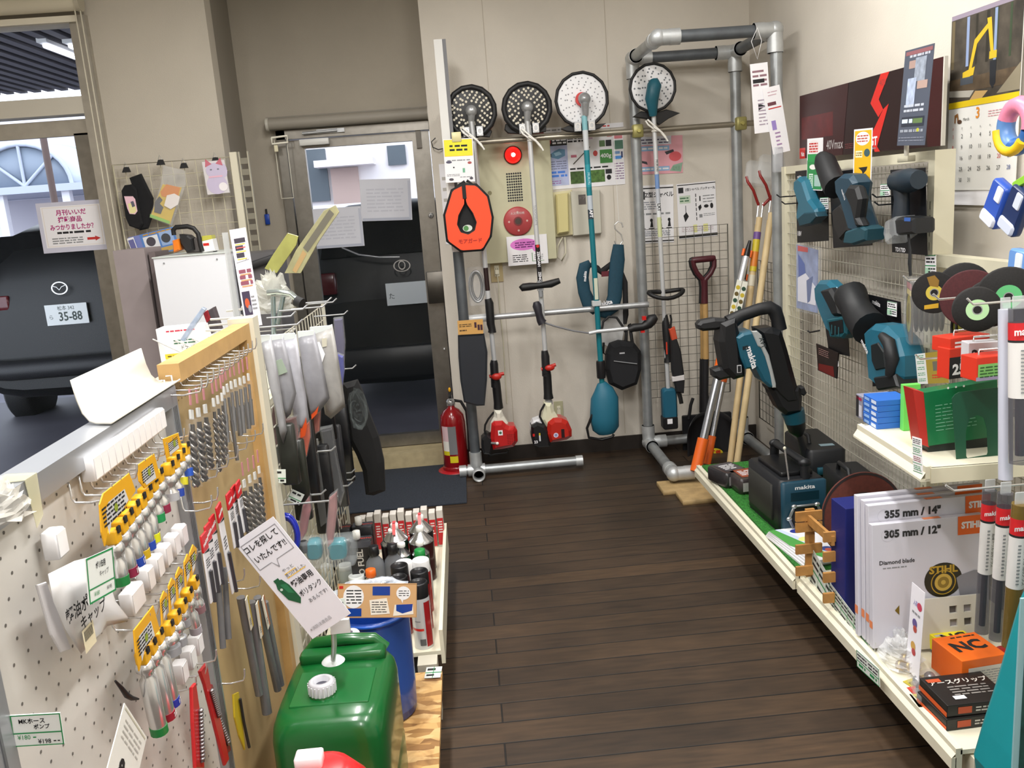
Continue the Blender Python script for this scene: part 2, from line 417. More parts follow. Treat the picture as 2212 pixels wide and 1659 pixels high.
# roller blind above the door
t=thing('roller_blind','grey roller blind casing mounted above the glass door, with its pull cord','blind',loc=(-.58,YD-.06,2.08))
m=MB().at(t.matrix_world.inverted() if False else T(.58,-(YD-.06),-2.08))
m.cyl((-1.04,YD-.06,2.075),(-.135,YD-.06,2.075),.033,M('8d877c',.6)); m.cyl((-1.055,YD-.06,2.075),(-1.04,YD-.06,2.075),.037,M('b9b5aa',.4)); m.cyl((-.135,YD-.06,2.075),(-.12,YD-.06,2.075),.037,M('b9b5aa',.4))
m.box((-.59,YD-.03,2.11),(.93,.05,.012),M('7d776c',.6)); m.build('casing',t)
m=MB().at(T(.58,-(YD-.06),-2.08)); m.tube([(-.985+.045*math.sin(PI*k/9-0)*0+(-.035+.07*(0 if k<5 else 1)),YD-.07,z) for k,z in enumerate((1.99,1.9,1.8,1.7,1.66,1.66,1.7,1.8,1.9,1.99))],.0025,M('d8d4c2',.5),6)
m.build('pull_cord',t)
m=MB().at(T(.58,-(YD-.06),-2.08)); m.tube([(-1.03,YD-.09,2.0),(-1.03,YD-.09,1.965),(-.94,YD-.09,1.97),(-.94,YD-.09,2.005),(-1.03,YD-.09,2.0)],.006,M('e8e4d4',.4),8); m.box((-1.01,YD-.09,1.94),(.02,.012,.035),M('e0d8b8',.4)); m.build('pull_handle',t,label='cream loop handle of the blind cord')
# papers stuck to the door glass (seen from the back)
for (tl,tr_,bl,lab) in (((672,452),(780,445),(680,538),'translucent white sheet taped low on the left of the door glass'),((776,388),(886,385),(782,478),'white notice taped on the upper right of the door glass')):
 mx,w_,h_=qf('y',YD+.012,tl,tr_,bl)
 s=Sheet(w_,h_,M('c9cad2',.7,0,.04,6),.001); s.r(.02,.93,.98,.99,M('a9adbb',.6)); s.r(.94,.05,.99,.95,M('b4b7c4',.6)); s.l(.12,.2,.85,.8,7,M('bbbcc6',.7),.4,3)
 s.done('notice',lab,'notice',mx)
# window with transom and sliding pane
m=MB(); SSW=M('bdb8ae',.35,.75,.1,20)
m.bb((WX1-.07,YW-.03,0),(WX1+.015,YW+.09,2.62),SSW)            # jamb
m.bb((-3.3,YW-.03,2.15),(WX1-.07,YW+.09,2.235),M('d9d4c8',.4,.4))   # transom bar
m.bb((-3.3,YW-.03,2.585),(WX1-.07,YW+.09,2.62),M('e4dfd0',.5))
wf=struct(m.build('window_1'))
m=MB(); m.bb((-3.3,YW+.03,2.05),(WX1-.07,YW+.06,2.13),SSW); m.bb((-1.965,YW+.03,0),(WX1-.07,YW+.06,2.06),SS)
m.build('sash_frame',wf)
MB().bb((-3.3,YW+.045,.05),(-1.96,YW+.05,2.06),G1).build('glass_pane',wf)
MB().bb((-3.3,YW+.045,2.23),(WX1-.06,YW+.05,2.59),G1).build('transom_glass',wf)
t=thing('roller_blind','cream roller blind rolled up above the left window, with a bead chain','blind',loc=(-2.4,YW-.07,2.66))
m=MB().at(T(2.4,-(YW-.07),-2.66)); m.cyl((-3.15,YW-.07,2.67),(WX1+.0,YW-.07,2.67),.04,M('d6cdb6',.6)); m.cyl((WX1,YW-.07,2.67),(WX1+.02,YW-.07,2.67),.045,M('b8b09c',.5)); m.build('casing',t)
m=MB().at(T(2.4,-(YW-.07),-2.66)); m.box((-2.5,YW-.05,2.60),(1.35,.012,.03),M('e9e2cf',.5)); m.build('bottom_bar',t)
m=MB().at(T(2.4,-(YW-.07),-2.66))
for dx in (-.012,.014):m.tube([(WX1+.0+dx,YW-.08,2.66),(WX1+dx*1.0,YW-.08,1.8),(WX1+dx,YW-.08,1.0)],.0035,M('cfc8b4',.4),6)
m.build('bead_chain',t)
# A4 notice on the window
mx,w_,h_=qf('y',YW+.03,(76,440),(222,430),(95,548))
s=Sheet(w_,h_,M('cfcfe0',.45),.001); s.r(.06,.08,.94,.9,M('f4f2f6',.6)); s.r(.08,.1,.92,.88,M('e9e0d8',.6)); s.r(.09,.11,.91,.87,M('f4f2f6',.6))
PK=M('b01c74',.6)
s.t('月刊いいだ',.5,.22,.12,PK,bold=.03); s.t('掲載商品',.47,.36,.12,PK,bold=.03); s.t('みつかりましたか？',.5,.51,.125,PK,squeeze=.82,bold=.03); s.l(.25,.58,.75,.65,1,INK,.6,4); s.l(.16,.70,.62,.84,3,GREY,.5,5)
s.p([(.68,.735),(.80,.735),(.80,.71),(.88,.76),(.80,.81),(.80,.785),(.68,.785)],RED)
s.done('notice','white notice with magenta Japanese writing and a red arrow, taped to the left window','notice',mx)
# ================================================================== outside
ground=MB().bb((-30,5.45,-.16),(30,45,-.1),M('6b6a78',.75,0,.25,3,.2)).build('ground',kind='structure')
struct(MB().bb((-9,5.45,-.12),(8,8.6,-.02),M('4c4b55',.6,0,.15,4)).build('trim_2'))
# canopy with ribbed soffit
m=MB().bb((-12,5.43,2.95),(6,9.2,3.2),M('4c4a4e',.7))
for k in range(60):m.bb((-6+k*.13,5.45,2.92),(-6+k*.13+.07,9.2,2.951),M('57545a',.6))
struct(m.build('ceiling_canopy'))
for x,y in ((-2.86,7.35),(-2.71,7.42)):
 t=thing('tube_light','fluorescent tube glowing under the canopy outside, %s of the pair'%('left' if x<-2.8 else 'right'),'light',loc=(x,y,2.88),group='tube lights under the canopy')
 MB().cyl((0,-.55,0),(0,.55,0),.018,M('f4f6ff',.4,0,0,8,0,3.0)).build('tube',t)
 MB().box((0,0,.03),(.07,1.2,.03),M('dedede',.5)).build('fitting',t)
# white building across the yard, with shutters
WB=M('e9e2e0',.7,0,.04,2,0,.0); SHU=M('565e64',.7)
t=thing('building','white two-storey building with grey shutters, seen through the glass door','building',loc=(0,20,0))
m=MB(); m.bb((-5.2,0,-.1),(6,6,7),WB); m.bb((-3.0,-.7,2.52),(-1.75,0,2.66),WB); m.build('wall',t)
mm=MB(); mm.box((-3.12,-.05,2.38),(.60,.06,1.12),SHU); mm.build('shutter',t)
mm=MB(); mm.box((-1.27,-.05,2.69),(.40,.06,.42),SHU); mm.build('shutter',t)
mm=MB(); mm.box((-2.45,-.04,2.1),(.6,.1,.8),M('b9a197',.7)); mm.build('door_panel',t)
mm=MB(); mm.bb((-3.7,-1.2,1.35),(-1.4,-1.1,1.72),M('eceaf0',.6)); mm.build('balcony_wall',t)
# curved roof shelter across the road
t=thing('bus_shelter','pale shelter with an arched glazed roof, seen through the left window','shelter',loc=(-7.95,17,0))
LV=M('b9c0cf',.5); m=MB()
arc=[(-.85*math.cos(PI*k/16),0,2.45+.75*math.sin(PI*k/16)) for k in range(17)]
for yy,xx in ((0,0),(.65,.375),(1.3,.75),(1.95,1.12),(2.6,1.5)):m.tube([(a+xx,yy,c) for a,b,c in arc],.04,LV,8)
for k in (4,8,12):m.cyl((0,0,2.45),arc[k],.03,LV)
m.bb((-2,-.1,2.32),(2.0,3,2.45),LV); m.build('arch_frame',t)
mm=MB(); mm.grid(16,1,lambda u,v:(-.85*math.cos(PI*u)+1.5*v,.02+2.6*v,2.46+.73*math.sin(PI*u)),M('cdd4de',.4)); mm.build('roof_glazing',t,solid=.03)
mm=MB(); mm.grid(16,1,lambda u,v:(-.82*math.cos(PI*u),.05,2.45+v*.7*math.sin(PI*u)),M('8c98a8',.5)); mm.build('gable',t,solid=.02)
for px_ in (-1.7,-.5,.7,1.8):
 MB().bb((px_-.07,0,-.1),(px_+.07,.15,2.35),M('e6e4ea',.5)).build('post',t)
mm=MB(); mm.bb((-1.7,2.4,-.1),(1.8,2.55,2.3),M('c8c4cc',.6)); mm.bb((-.4,2.3,.4),(.3,2.42,1.9),M('6e6468',.6)); mm.build('rear_wall',t)
t2=thing('building','long low pale building behind the arched shelter','building',loc=(-14,27.5,0))
m=MB(); m.bb((-9,0,-.1),(5,4,5.2),M('d8d6de',.7)); m.build('wall',t2)
for k in range(4):MB().box((-7+k*3,-.05,1.6),(1.5,.1,1.5),M('5d6068',.5)).build('window',t2)
t3=tag(MB().cyl((0,0,-.1),(0,0,3.0),.05,M('5a4640',.5)).build('street_pole'),'thin brown pole standing in front of the arched shelter','pole'); t3.location=(-6.15,14,0)
# parked cars, rear ends towards the shop
CARP=M('050608',.42); CARG=M('08090b',.12)
def car(name,label,x,y,W,H,shape,lamp_z):
 t=thing(name,label,'car',loc=(x,y,-.1))
 # body lofted from rear cross sections along +y
 secs=shape
 vs=[]; n=20
 def ring(yy,hw,z0,z1,top):# rounded section; top = half width at the roof
  o=[]
  for k in range(n):
   a=2*PI*k/n; cx,cz=math.cos(a),math.sin(a)
   q=abs(cx)**.45*(1 if cx>0 else-1); r=abs(cz)**.45*(1 if cz>0 else-1)
   z=(z0+z1)/2+r*(z1-z0)/2
   f=(z-z0)/(z1-z0); ww=hw+(top-hw)*max(0,(f-.5)*2)
   o.append((q*ww,yy,z))
  return o
 m=MB()
 for s_ in secs:vs+=ring(*s_)
 L=len(secs)
 m.add(vs,[(i*n+k,i*n+(k+1)%n,(i+1)*n+(k+1)%n,(i+1)*n+k) for i in range(L-1) for k in range(n)],CARP,True)
 m.add(vs,[list(range(n)),[(L-1)*n+k for k in range(n)]],CARP)
 m.build('body',t)
 return t
hatch=[(.0,.74,.42,1.1,.72),(.05,.82,.36,1.30,.76),(.12,.84,.33,1.45,.72),(.30,.84,.33,1.70,.64),(.6,.84,.33,1.76,.62),(2.2,.84,.33,1.76,.62),(2.9,.84,.33,1.6,.62),(3.5,.82,.33,1.1,.8),(4.2,.78,.35,.95,.7)]
cl=car('car','dark car with number plate 35-88 parked outside the left window',-3.24,7.2,1.8,1.6,hatch,1.0)
m=MB(); m.add([(-.62,.10,1.34),(.62,.10,1.34),(.52,.27,1.66),(-.52,.27,1.66)],[(0,1,2,3)],CARG); m.build('rear_window',cl,solid=.02)
for sx in (-1,1):m=MB(); m.rbox((sx*.60,.05,1.14),(.36,.1,.12),.02,M('5a1016',.2,0,0,8,0,0,1,.5)); m.build('tail_lamp',cl)
mx=T(.03,-.03,1.02)@RX(PI/2)
s=Sheet(.33,.165,M('dfe2e0',.4),.012); DG=M('2c3a34',.5); s.t('松本 342',.5,.2,.24,DG,squeeze=.9); s.t('35-88',.58,.62,.6,DG,squeeze=.82,bold=.02); s.t('ら',.12,.62,.25,DG)
o=s.done('number_plate','','',Matrix.Identity(4),parent=cl); o.matrix_local=mx
m=MB(); m.ring(0,0,.055,.065,0,CHROME,24,.8); m.tube([(-.05,.02,0),(-.02,.01,.004),(0,-.015,.006),(.02,.01,.004),(.05,.02,0)],.005,CHROME); o=m.build('badge',cl); o.matrix_local=T(.0,-.015,1.23)@RX(PI/2)
m=MB(); m.tube([(-.82,.02,.62),(-.5,-.06,.6),(.5,-.06,.6),(.82,.02,.62)],.08,M('1c1c20',.5),8); m.build('bumper',cl)
for sx in (-1,1):
 for wy in (.85,3.4):
  m=MB(); m.lathe([(.05,-.11),(.28,-.11),(.31,-.08),(.31,.08),(.28,.11),(.05,.11)],RUB,28,(sx*.80,wy,.31),(1,0,0)); m.lathe([(.01,.115*sx),(.2,.10*sx)],STEEL,20,(sx*.80,wy,.31),(1,0,0)); m.build('wheel',cl)
suv=[(.0,.78,.45,1.0,.76),(.05,.86,.38,1.12,.80),(.10,.88,.33,1.35,.74),(.22,.88,.33,1.66,.66),(.45,.88,.33,1.72,.66),(2.4,.88,.33,1.74,.66),(3.0,.88,.33,1.6,.66),(3.5,.86,.33,1.1,.8),(4.3,.8,.35,.95,.7)]
cr=car('car','black car parked close behind the glass door, tail towards the shop',-.47,6.6,1.76,1.7,suv,1.0)
m=MB(); m.add([(-.60,.085,1.32),(.60,.085,1.32),(.54,.20,1.62),(-.54,.20,1.62)],[(0,1,2,3)],CARG); m.build('rear_window',cr,solid=.02)
m=MB(); m.tube([(-.42,.0,1.40),(-.3,-.02,1.34),(-.15,-.03,1.31),(0,-.03,1.30)],.008,CHROME); m.build('chrome_strip',cr)
m=MB(); m.ring(0,0,.055,.064,0,CHROME,24,.7); m.ring(0,.004,.02,.027,.002,CHROME,16,1.3); o=m.build('badge',cr); o.matrix_local=T(.01,-.035,1.235)@RX(PI/2)
mx=T(.04,-.05,1.03)@RX(PI/2)
s=Sheet(.33,.165,M('dfe2e0',.4),.012); s.t('た',.12,.6,.3,DG); o=s.done('number_plate','','',Matrix.Identity(4),parent=cr); o.matrix_local=mx
for sx in (-1,1):m=MB(); m.rbox((sx*.62,.02,1.14),(.26,.1,.16),.02,M('4a1016',.2,0,0,8,0,0,1,.5)); m.build('tail_lamp',cr)
m=MB(); m.rbox((0,.0,.52),(1.6,.16,.24),.03,M('101114',.4)); m.build('bumper',cr)
for sx in (-1,1):
 for wy in (.9,3.4):
  m=MB(); m.lathe([(.05,-.12),(.30,-.12),(.34,-.08),(.34,.08),(.30,.12),(.05,.12)],RUB,28,(sx*.78,wy,.34),(1,0,0)); m.build('wheel',cr)
# ceiling lamps (their light is set up at the top of the script)
for i,((lx,ly),pw) in enumerate(zip(LAMPS,LPOW)):
 t=thing('ceiling_light','long white fluorescent ceiling fitting, outside the photograph','light',loc=(lx,ly,CEIL),group='fluorescent fittings on the shop ceiling')
 MB().bb((-.1,-.63,-.05),(.1,.63,0),WHITE).build('housing',t)
 mm=MB(); mm.cyl((-.05,-.6,-.07),(-.05,.6,-.07),.015,M('fffaf0',.4,0,0,8,0,4.0)); mm.cyl((.05,-.6,-.07),(.05,.6,-.07),.015,M('fffaf0',.4,0,0,8,0,4.0)); mm.build('tubes',t)
# door mat
t=tag(MB().bb((-1.1,4.40,0),(-.09,5.12,.010),M('2b313b',.95,0,.3,120)).build('door_mat',bev=.003),'dark blue-grey door mat lying on the floor in front of the glass door','mat')
# ================================================================== pipe racks by the back wall
def fit(m,p,d,r=.036,L=.05):# cast pipe fitting sleeve
 p=Vector(p); d=Vector(d).normalized(); m.cyl(p-d*L,p+d*L,r,FITM,n=20); return m
FITM=M('c2c5c6',.42,.5,.12,20)
t=thing('pipe_rack','grey pipe stand whose upright rises behind the orange collar, with two rails along the wall','rack',loc=(0,4.85,0))
O=T(0,-4.85,0)
a=P(1041,1010,'y',4.85); b=P(938,98,'y',4.85); xl=(a.x+b.x)/2
m=MB().at(O); m.cyl((xl,4.85,.04),(xl,4.85,1.92),.029,GALVD,n=20); m.build('upright',t)
m=MB().at(O); m.box((xl,4.85,2.14),(.062,.05,.52),M('6d6d70',.5)); m.bb((xl-.032,4.82,1.3),(xl+.012,4.826,2.40),M('d9d8d4',.5)); m.build('top_sleeve',t,label='square grey sleeve with a white face at the top')
m=MB().at(O); m.cyl((xl-.09,4.85,.04),(xl+.60,4.85,.04),.027,GALV,n=20); m.cyl((xl+.58,4.85,.04),(xl+.62,4.85,.04),.032,FITM); m.cyl((xl-.10,4.85,.04),(xl-.06,4.85,.04),.034,FITM); m.build('foot_pipe',t)
m=MB().at(O); fit(m,(xl,4.85,.10),(0,0,1)); fit(m,(xl,4.85,.04),(1,0,0),.036,.05)
m.lathe([(.026,.0),(.036,0),(.036,.06),(.029,.06),(.029,0)],FITM,24,(xl+.01,4.80,.036),(0,-1,0)); m.build('foot_fitting',t)
m=MB().at(O); m.cyl((xl-.02,4.92,1.875),(1.70,4.98,1.875),.016,M('a49d8f',.35,.8),n=16); m.build('top_rail',t)
m=MB().at(O); m.cyl((xl+.05,4.90,.915),(1.03,4.90,.915),.017,STEEL,n=16); m.cyl((xl+.02,4.88,.915),(xl+.13,4.90,.915),.024,CLEARW); m.build('lower_rail',t)
for cxx in (1.02,1.60):
 m=MB().at(T(0,-4.85,0)); m.rbox((cxx,4.955,1.875),(.06,.06,.07),.012,M('a39c62',.4,.4)); m.cyl((cxx,4.91,1.875),(cxx,4.93,1.875),.01,M('b8b06a',.35,.5),n=8); m.build('rail_clamp',t,label='brass-coloured clamp')
t=thing('corner_pipe_rack','tall silver pipe frame shaped like a doorway in the corner by the back wall','rack',loc=(1.0,4.9,0))
O=T(-1.0,-4.9,0)
xa,xb,yf,yb,zt,zb=1.015,1.585,4.36,4.985,2.26,.075
R_=.029
def pipe(name,p,q,mat=GALV):
 m=MB().at(O); m.cyl(p,q,R_,mat,n=20); m.build(name,t)
pipe('upright',(xa,yb,zb),(xa,yb,zt)); pipe('upright',(xb,yb,zb),(xb,yb,zt)); pipe('upright',(xb+.005,yf,zb),(xb+.005,yf,zt))
pipe('top_bar',(xa,yb,zt),(xb,yb,zt),GALVD); pipe('top_bar',(xa,yf,zt),(xb,yf,zt),GALVD); pipe('side_bar',(xa,yf,zt),(xa,yb,zt)); pipe('side_bar',(xb,yf,zt),(xb,yb,zt),GALVD)
pipe('floor_bar',(xa,yb,zb),(xa,yf,zb)); pipe('floor_bar',(xa,yf,zb),(xb,yf,zb)); pipe('floor_bar',(xa,yb,zb),(xb,yb,zb)); pipe('floor_bar',(xb,yb,zb),(xb,yf,zb))
for (c,dirs) in (((xa,yb,zt),((0,0,-1),(1,0,0),(0,-1,0))),((xa,yf,zt),((1,0,0),(0,1,0))),((xb,yf,zt),((0,0,-1),(-1,0,0),(0,1,0))),((xb,yb,zt),((0,0,-1),(-1,0,0),(0,-1,0))),((xa,yb,zb),((0,0,1),(1,0,0),(0,-1,0))),((xa,yf,zb),((1,0,0),(0,1,0))),((xb,yf,zb),((0,0,1),(-1,0,0),(0,1,0))),((xb,yb,zb),((0,0,1),(-1,0,0),(0,-1,0)))):
 m=MB().at(O); m.ell(c,(.041,.041,.041),FITM,16,10)
 for d in dirs:
  d=Vector(d); m.cyl(Vector(c),Vector(c)+d*.105,.037,FITM,n=20); m.cyl(Vector(c)+d*.055,Vector(c)+d*.105,.0385,FITM,n=20)
 m.build('corner_fitting',t)
for k,(x,y) in enumerate(((1.04,4.33),(1.10,4.16))):
 t2=MB().rbox((x,y,.012+k*.0),(.22,.16,.024),.003,M('b59a6c',.6,0,.2,20)).build('wood_pad'); tag(t2,('thin plywood pad under the front elbow of the silver pipe frame','thin plywood offcut lying on the floor just in front of the pipe frame elbow')[k],'board')
 t2.rotation_euler=(0,0,0)
# ================================================================== fixtures on the wall
def wallbox(name,label,cat,tl,br,depth,mat,y=YB):
 a=P(*tl,'y',y-depth); b=P(*br,'y',y-depth)
 c=Vector(((a.x+b.x)/2,y,(a.z+b.z)/2)); mx=F_back(c)
 return mx,b.x-a.x,a.z-b.z
CAB=M('c9c6a6',.5,0,.05,10)
mx,w_,h_=wallbox('','','',(1046,312),(1186,560),.07,CAB)
w_=.42; mx=F_back((mx.translation.x+.0,YB,mx.translation.z))
t=thing('alarm_cabinet','pale green emergency cabinet with a speaker grille, between the first two grass trimmers','cabinet',mx)
m=MB(); m.rbox((0,0,.03),(w_,h_,.06),.004,CAB); m.build('casing',t)
m=MB()
hp=tr(mx,(1095,376),(1128,432),dz=.062)
for i in range(7):
 for j in range(11):
  x=hp[0][0]+(hp[1][0]-hp[0][0])*i/6; yy=hp[0][1]+(hp[1][1]-hp[0][1])*j/10; m.disc(x,yy,.0055,.0612,DARK,8)
m.build('speaker_grille',t)
c=tr(mx,(1108,335),dz=.07)[0]
m=MB(); m.lathe([(.05,.06),(.052,.066),(.046,.07)],M('7d1f1c',.4),24,(c[0],c[1],0)); m.lathe([(.045,.068),(.042,.085),(.028,.10),(.001,.106)],M('ff1410',.2,0,0,8,0,2.2),24,(c[0],c[1],0)); m.build('red_lamp',t,label='lit red alarm lamp')
m=MB(); m.ell((c[0],c[1],.10),(.013,.013,.008),M('fff0e8',.2,0,0,8,0,6)); m.build('bulb',t)
c=tr(mx,(1119,478),dz=.07)[0]
m=MB(); m.lathe([(.001,.075),(.075,.075),(.083,.068),(.083,.06)],M('b5484a',.45),32,(c[0],c[1],0)); m.ring(c[0],c[1],.018,.026,.0765,M('7d2c30',.4)); m.disc(c[0],c[1],.018,.0762,M('4a3a34',.4))
for k in range(4):m.disc(c[0]+.052*math.cos(k*PI/2),c[1]+.052*math.sin(k*PI/2),.006,.0762,M('d8b0a8',.5),10)
m.text('火災報知機',c[0],c[1]+.045,.016,.0764,M('e8d4d0',.6)); m.build('fire_button',t,label='red round fire alarm push button')
m=MB(); c=tr(mx,(1058,417),dz=.06)[0]; m.disc(c[0],c[1],.012,.0612,M('8a8560',.5)); m.build('key_lock',t)
# notices
def poster(tl,tr_,bl,label,draw,y=YB-.003,base=PAPER,cat='poster',name='poster',group=None,ax='y'):
 mx,w_,h_=qf(ax,y,tl,tr_,bl); s=Sheet(w_,h_,base); draw(s); return s.done(name,label,cat,mx,group)
def d1(s):
 s.r(.04,.05,.96,.95,M('f0eef0',.7)); s.d(.42,.30,.34,M('e27fd0',.6),.2); s.d(.72,.42,.1,M('e27fd0',.6),.16); s.l(.2,.2,.68,.42,3,M('6b1d6a',.6),.5,5); s.l(.12,.62,.5,.9,4,INK,.4,6)
 s.r(.6,.6,.62,.9,M('7da37d')); s.r(.6,.88,.9,.9,M('7da37d')); s.l(.66,.65,.88,.84,3,GREY,.4,8)
poster((1093,512),(1180,505),(1099,575),'white notice with a pink oval, below the red fire alarm button',d1,YB-.07,cat='notice')
def d1b(s):
 s.d(.45,.35,.32,M('e9c86a',.6),.2); s.d(.5,.28,.16,M('caa24a',.6),.1); s.l(.15,.62,.85,.9,4,GREY,.4,6)
poster((1052,490),(1082,486),(1056,545),'small card with a yellow drawing stuck beside the orange harness',d1b,YB-.004,cat='notice',name='notice')
def d2(s):
 s.r(0,0,.30,.93,M('b7bfe2',.6)); s.r(0,0,.3,.16,INK); s.d(.06,.08,.045,M('a32626')); s.l(.12,.03,.29,.14,2,PAPER,.6,3)
 s.p([(.07,.33),(.14,.26),(.20,.22),(.27,.24),(.27,.36),(.18,.42),(.1,.38)],M('5f8fb4')); s.p([(.13,.3),(.2,.27),(.23,.33),(.15,.36)],M('9cc5de')); s.r(.04,.31,.1,.37,M('444a5e')); s.l(.07,.44,.28,.62,4,M('6b7090'),.35,4); s.l(.05,.64,.28,.78,2,M('3f7ee0'),.6,2); s.l(.05,.82,.2,.9,2,M('9a5fa8'),.4,2)
 s.l(.31,.02,.5,.13,2,INK,.6,9); s.r(.52,.02,.62,.08,M('c9a7c2')); s.r(.80,.0,.86,.06,M('c22f2f')); s.p([(.36,.53),(.58,.22),(.585,.235),(.37,.545)],M('4f4a40')); s.p([(.35,.54),(.4,.49),(.42,.53),(.38,.56)],M('333')) if False else None
 s.r(.34,.36,.41,.41,M('c2697f')); s.d(.645,.36,.028,RED,.055); s.r(.70,.3,.855,.56,M('3f8a3a')); s.t('400g',.775,.42,.11,PAPER,bold=.02); s.r(.70,.12,.77,.24,M('5d7a4c')); s.r(.78,.12,.85,.24,DARK)
 s.l(.32,.6,.8,.66,1,INK,.5,12); s.r(.32,.68,.49,.92,M('4d6a35',.7,0,.5,60)); s.r(.51,.68,.75,.92,M('557a3a',.7,0,.5,60)); s.r(.76,.68,.84,.77,DARK); s.d(.8,.84,.028,INK,.05); s.r(.88,0,.99,.04,INK); s.r(.88,.05,.99,.11,M('d47c84')); s.r(.88,.14,.995,.31,M('4f7a66')); s.r(.88,.35,.95,.40,M('7aa3d4')); s.r(.88,.44,.97,.5,M('4d98e8')); s.r(.965,.36,.985,.48,M('2b3768')); s.l(.88,.56,.99,.9,7,M('8a6a90'),.35,13)
poster((1172,299),(1346,286),(1178,411),'wide trimmer sales poster with blue side panel and green photographs, behind the teal trimmer shaft',d2)
def d3(s):
 s.r(0,0,.76,.22,M('d9dbe6')); s.l(.04,.04,.7,.2,2,M('4c4a66'),.4,3); s.r(0,.25,.72,.38,M('8fb6dc')); s.l(.04,.28,.68,.36,1,PAPER,.6,3); s.d(.84,.55,.13,M('d75a60'),.13); s.p([(.62,.42),(.8,.36),(.82,.42),(.66,.5)],M('33333a')); s.p([(.1,.62),(.24,.66),(.26,.74),(.12,.68)],M('33333a')); s.r(.12,.80,.72,.92,M('8fb6dc')); s.l(.14,.83,.7,.9,1,PAPER,.6,4); s.p([(.8,.78),(1,.72),(.96,.97),(.72,.93)],M('8fb09a')); s.l(.78,.8,.94,.92,4,M('3f7a50'),.3,2)
poster((1369,297),(1472,292),(1375,378),'pink leaflet with blue bands, stuck to the wall inside the silver pipe frame',d3,base=M('e9a9b4',.65))
def d4(s):
 s.r(.0,.04,1,.06,INK); s.r(.04,.1,.2,.24,DARK); s.t('Z型シャベル',.6,.17,.1,INK,squeeze=.9,bold=.02); s.l(.05,.27,.55,.42,4,M('9a9ea8'),.5,3); s.l(.05,.46,.92,.52,1,GREY,.5,3)
 for k in (0,1,2,3):s.d(.12+k*.25,.60,.04,INK,.03); s.p([(.08+k*.25,.72),(.11+k*.25,.62),(.15+k*.25,.62),(.17+k*.25,.72)],INK); s.r(.04+k*.25,.735,.2+k*.25,.75,INK)
 s.l(.05,.78,.9,.88,3,M('9a9ea8'),.5,7); s.r(0,.955,1,.975,INK)
poster((1376,402),(1453,398),(1381,527),'black and white instruction sheet with small figures, left of the two shovel sheets',d4)
def d5(s):
 s.r(.02,.02,1,.035,INK); s.r(.04,.07,.17,.17,DARK); s.t('Z型シャベル バッチャー丸',.6,.12,.055,INK,squeeze=.85,bold=.02); s.r(.06,.22,.34,.36,M('c9d8c4')); s.l(.07,.24,.33,.34,2,M('4f7a58'),.5,3); s.p([(.14,.58),(.22,.52),(.28,.6),(.18,.7)],INK); s.r(.2,.4,.215,.56,INK)
 for k in range(6):s.r(.47,.2+k*.085,.49,.26+k*.085,INK)
 s.r(.57,.25,.6,.34,INK); s.p([(.53,.44),(.6,.4),(.62,.46),(.56,.52)],INK); s.r(.55,.58,.63,.64,GREY)
 s.l(.66,.22,.95,.38,3,GREY,.3,4); s.d(.74,.44,.06,INK,.03); s.d(.88,.44,.04,INK,.05); s.l(.66,.56,.95,.62,2,GREY,.3,4); s.r(.38,.76,.48,.9,M('e4e49a')); s.r(.64,.76,.76,.9,M('e4e49a')); s.l(.08,.78,.9,.88,3,M('b9a2a8'),.3,8); s.r(0,.94,1,.985,INK)
poster((1462,398),(1546,390),(1466,517),'sheet with shovel drawings and yellow boxes, right of the two shovel sheets',d5)
# interphone
mx,w_,h_=wallbox('','','',(1238,410),(1290,506),.05,WHITE)
t=thing('wall_telephone','cream door phone with its handset on the left, half behind the teal trimmer shaft','telephone',mx)
pts=tr(mx,(1232,414),(1296,410),(1300,504),(1238,510),dz=.04)
m=MB(); m.bprism(pts[::-1],0,.045,.006,M('c5c2b4',.5)); m.build('base',t)
p2=tr(mx,(1192,416),(1236,410),(1240,507),(1197,513),dz=.04); m=MB(); m.bprism(p2[::-1],0,.03,.004,M('d8d0a8',.5)); m.build('cradle',t)
p3=tr(mx,(1200,420),(1228,416),(1230,502),(1204,506),dz=.06); m=MB(); m.bprism(p3[::-1],.03,.075,.012,M('cfc489',.45)); m.build('handset',t)
a=tr(mx,(1214,512),(1204,530),(1202,555),(1212,563),(1221,545),(1219,512)); m=MB(); m.tube([(x,y,.03) for x,y in a],.0045,M('d9d4bc',.5)); m.build('cord',t)
a=tr(mx,(1249,421),(1266,441),dz=.046); m=MB(); m.rect(a[0][0],a[1][1],a[1][0],a[0][1],.0465,M('5c5552',.5)); m.text('ドア',(a[0][0]+a[1][0])/2,a[0][1]-.02,.022,.0468,M('8d8784')); m.build('label_window',t)
# outlets
def outlet(tl,br,label,mat=M('b9a77c',.5),plug=False):
 mx,w_,h_=wallbox('','','',tl,br,.008,mat)
 t=thing('wall_outlet',label,'outlet',mx)
 MB().rbox((0,0,.004),(w_,h_,.008),.002,mat).build('cover_plate',t)
 m=MB(); m.rbox((0,0,.01),(w_*.4,h_*.5,.006),.002,M('e4dfc8',.4)); m.box((-.006,.012,.014),(.002,.009,.001),DARK); m.box((.006,.012,.014),(.002,.009,.001),DARK); m.build('socket',t)
 if plug:m=MB(); m.rbox((0,-.005,.025),(.022,.026,.03),.003,M('e4dfc8',.4)); m.tube([(0,-.02,.04),(.004,-.08,.035),(0,-.2,.01),(.006,-.4,.006),(0,-.8,.006)],.003,M('d9d4bc',.5)); m.build('plug',t,label='cream plug and cord')
outlet((1058,562),(1088,608),'yellowed wall outlet with a cream plug, right of the leftmost pipe upright',plug=True)
outlet((1196,868),(1218,905),'old pale green cover plate low on the wall behind the second trimmer engine',M('b3b090',.5))
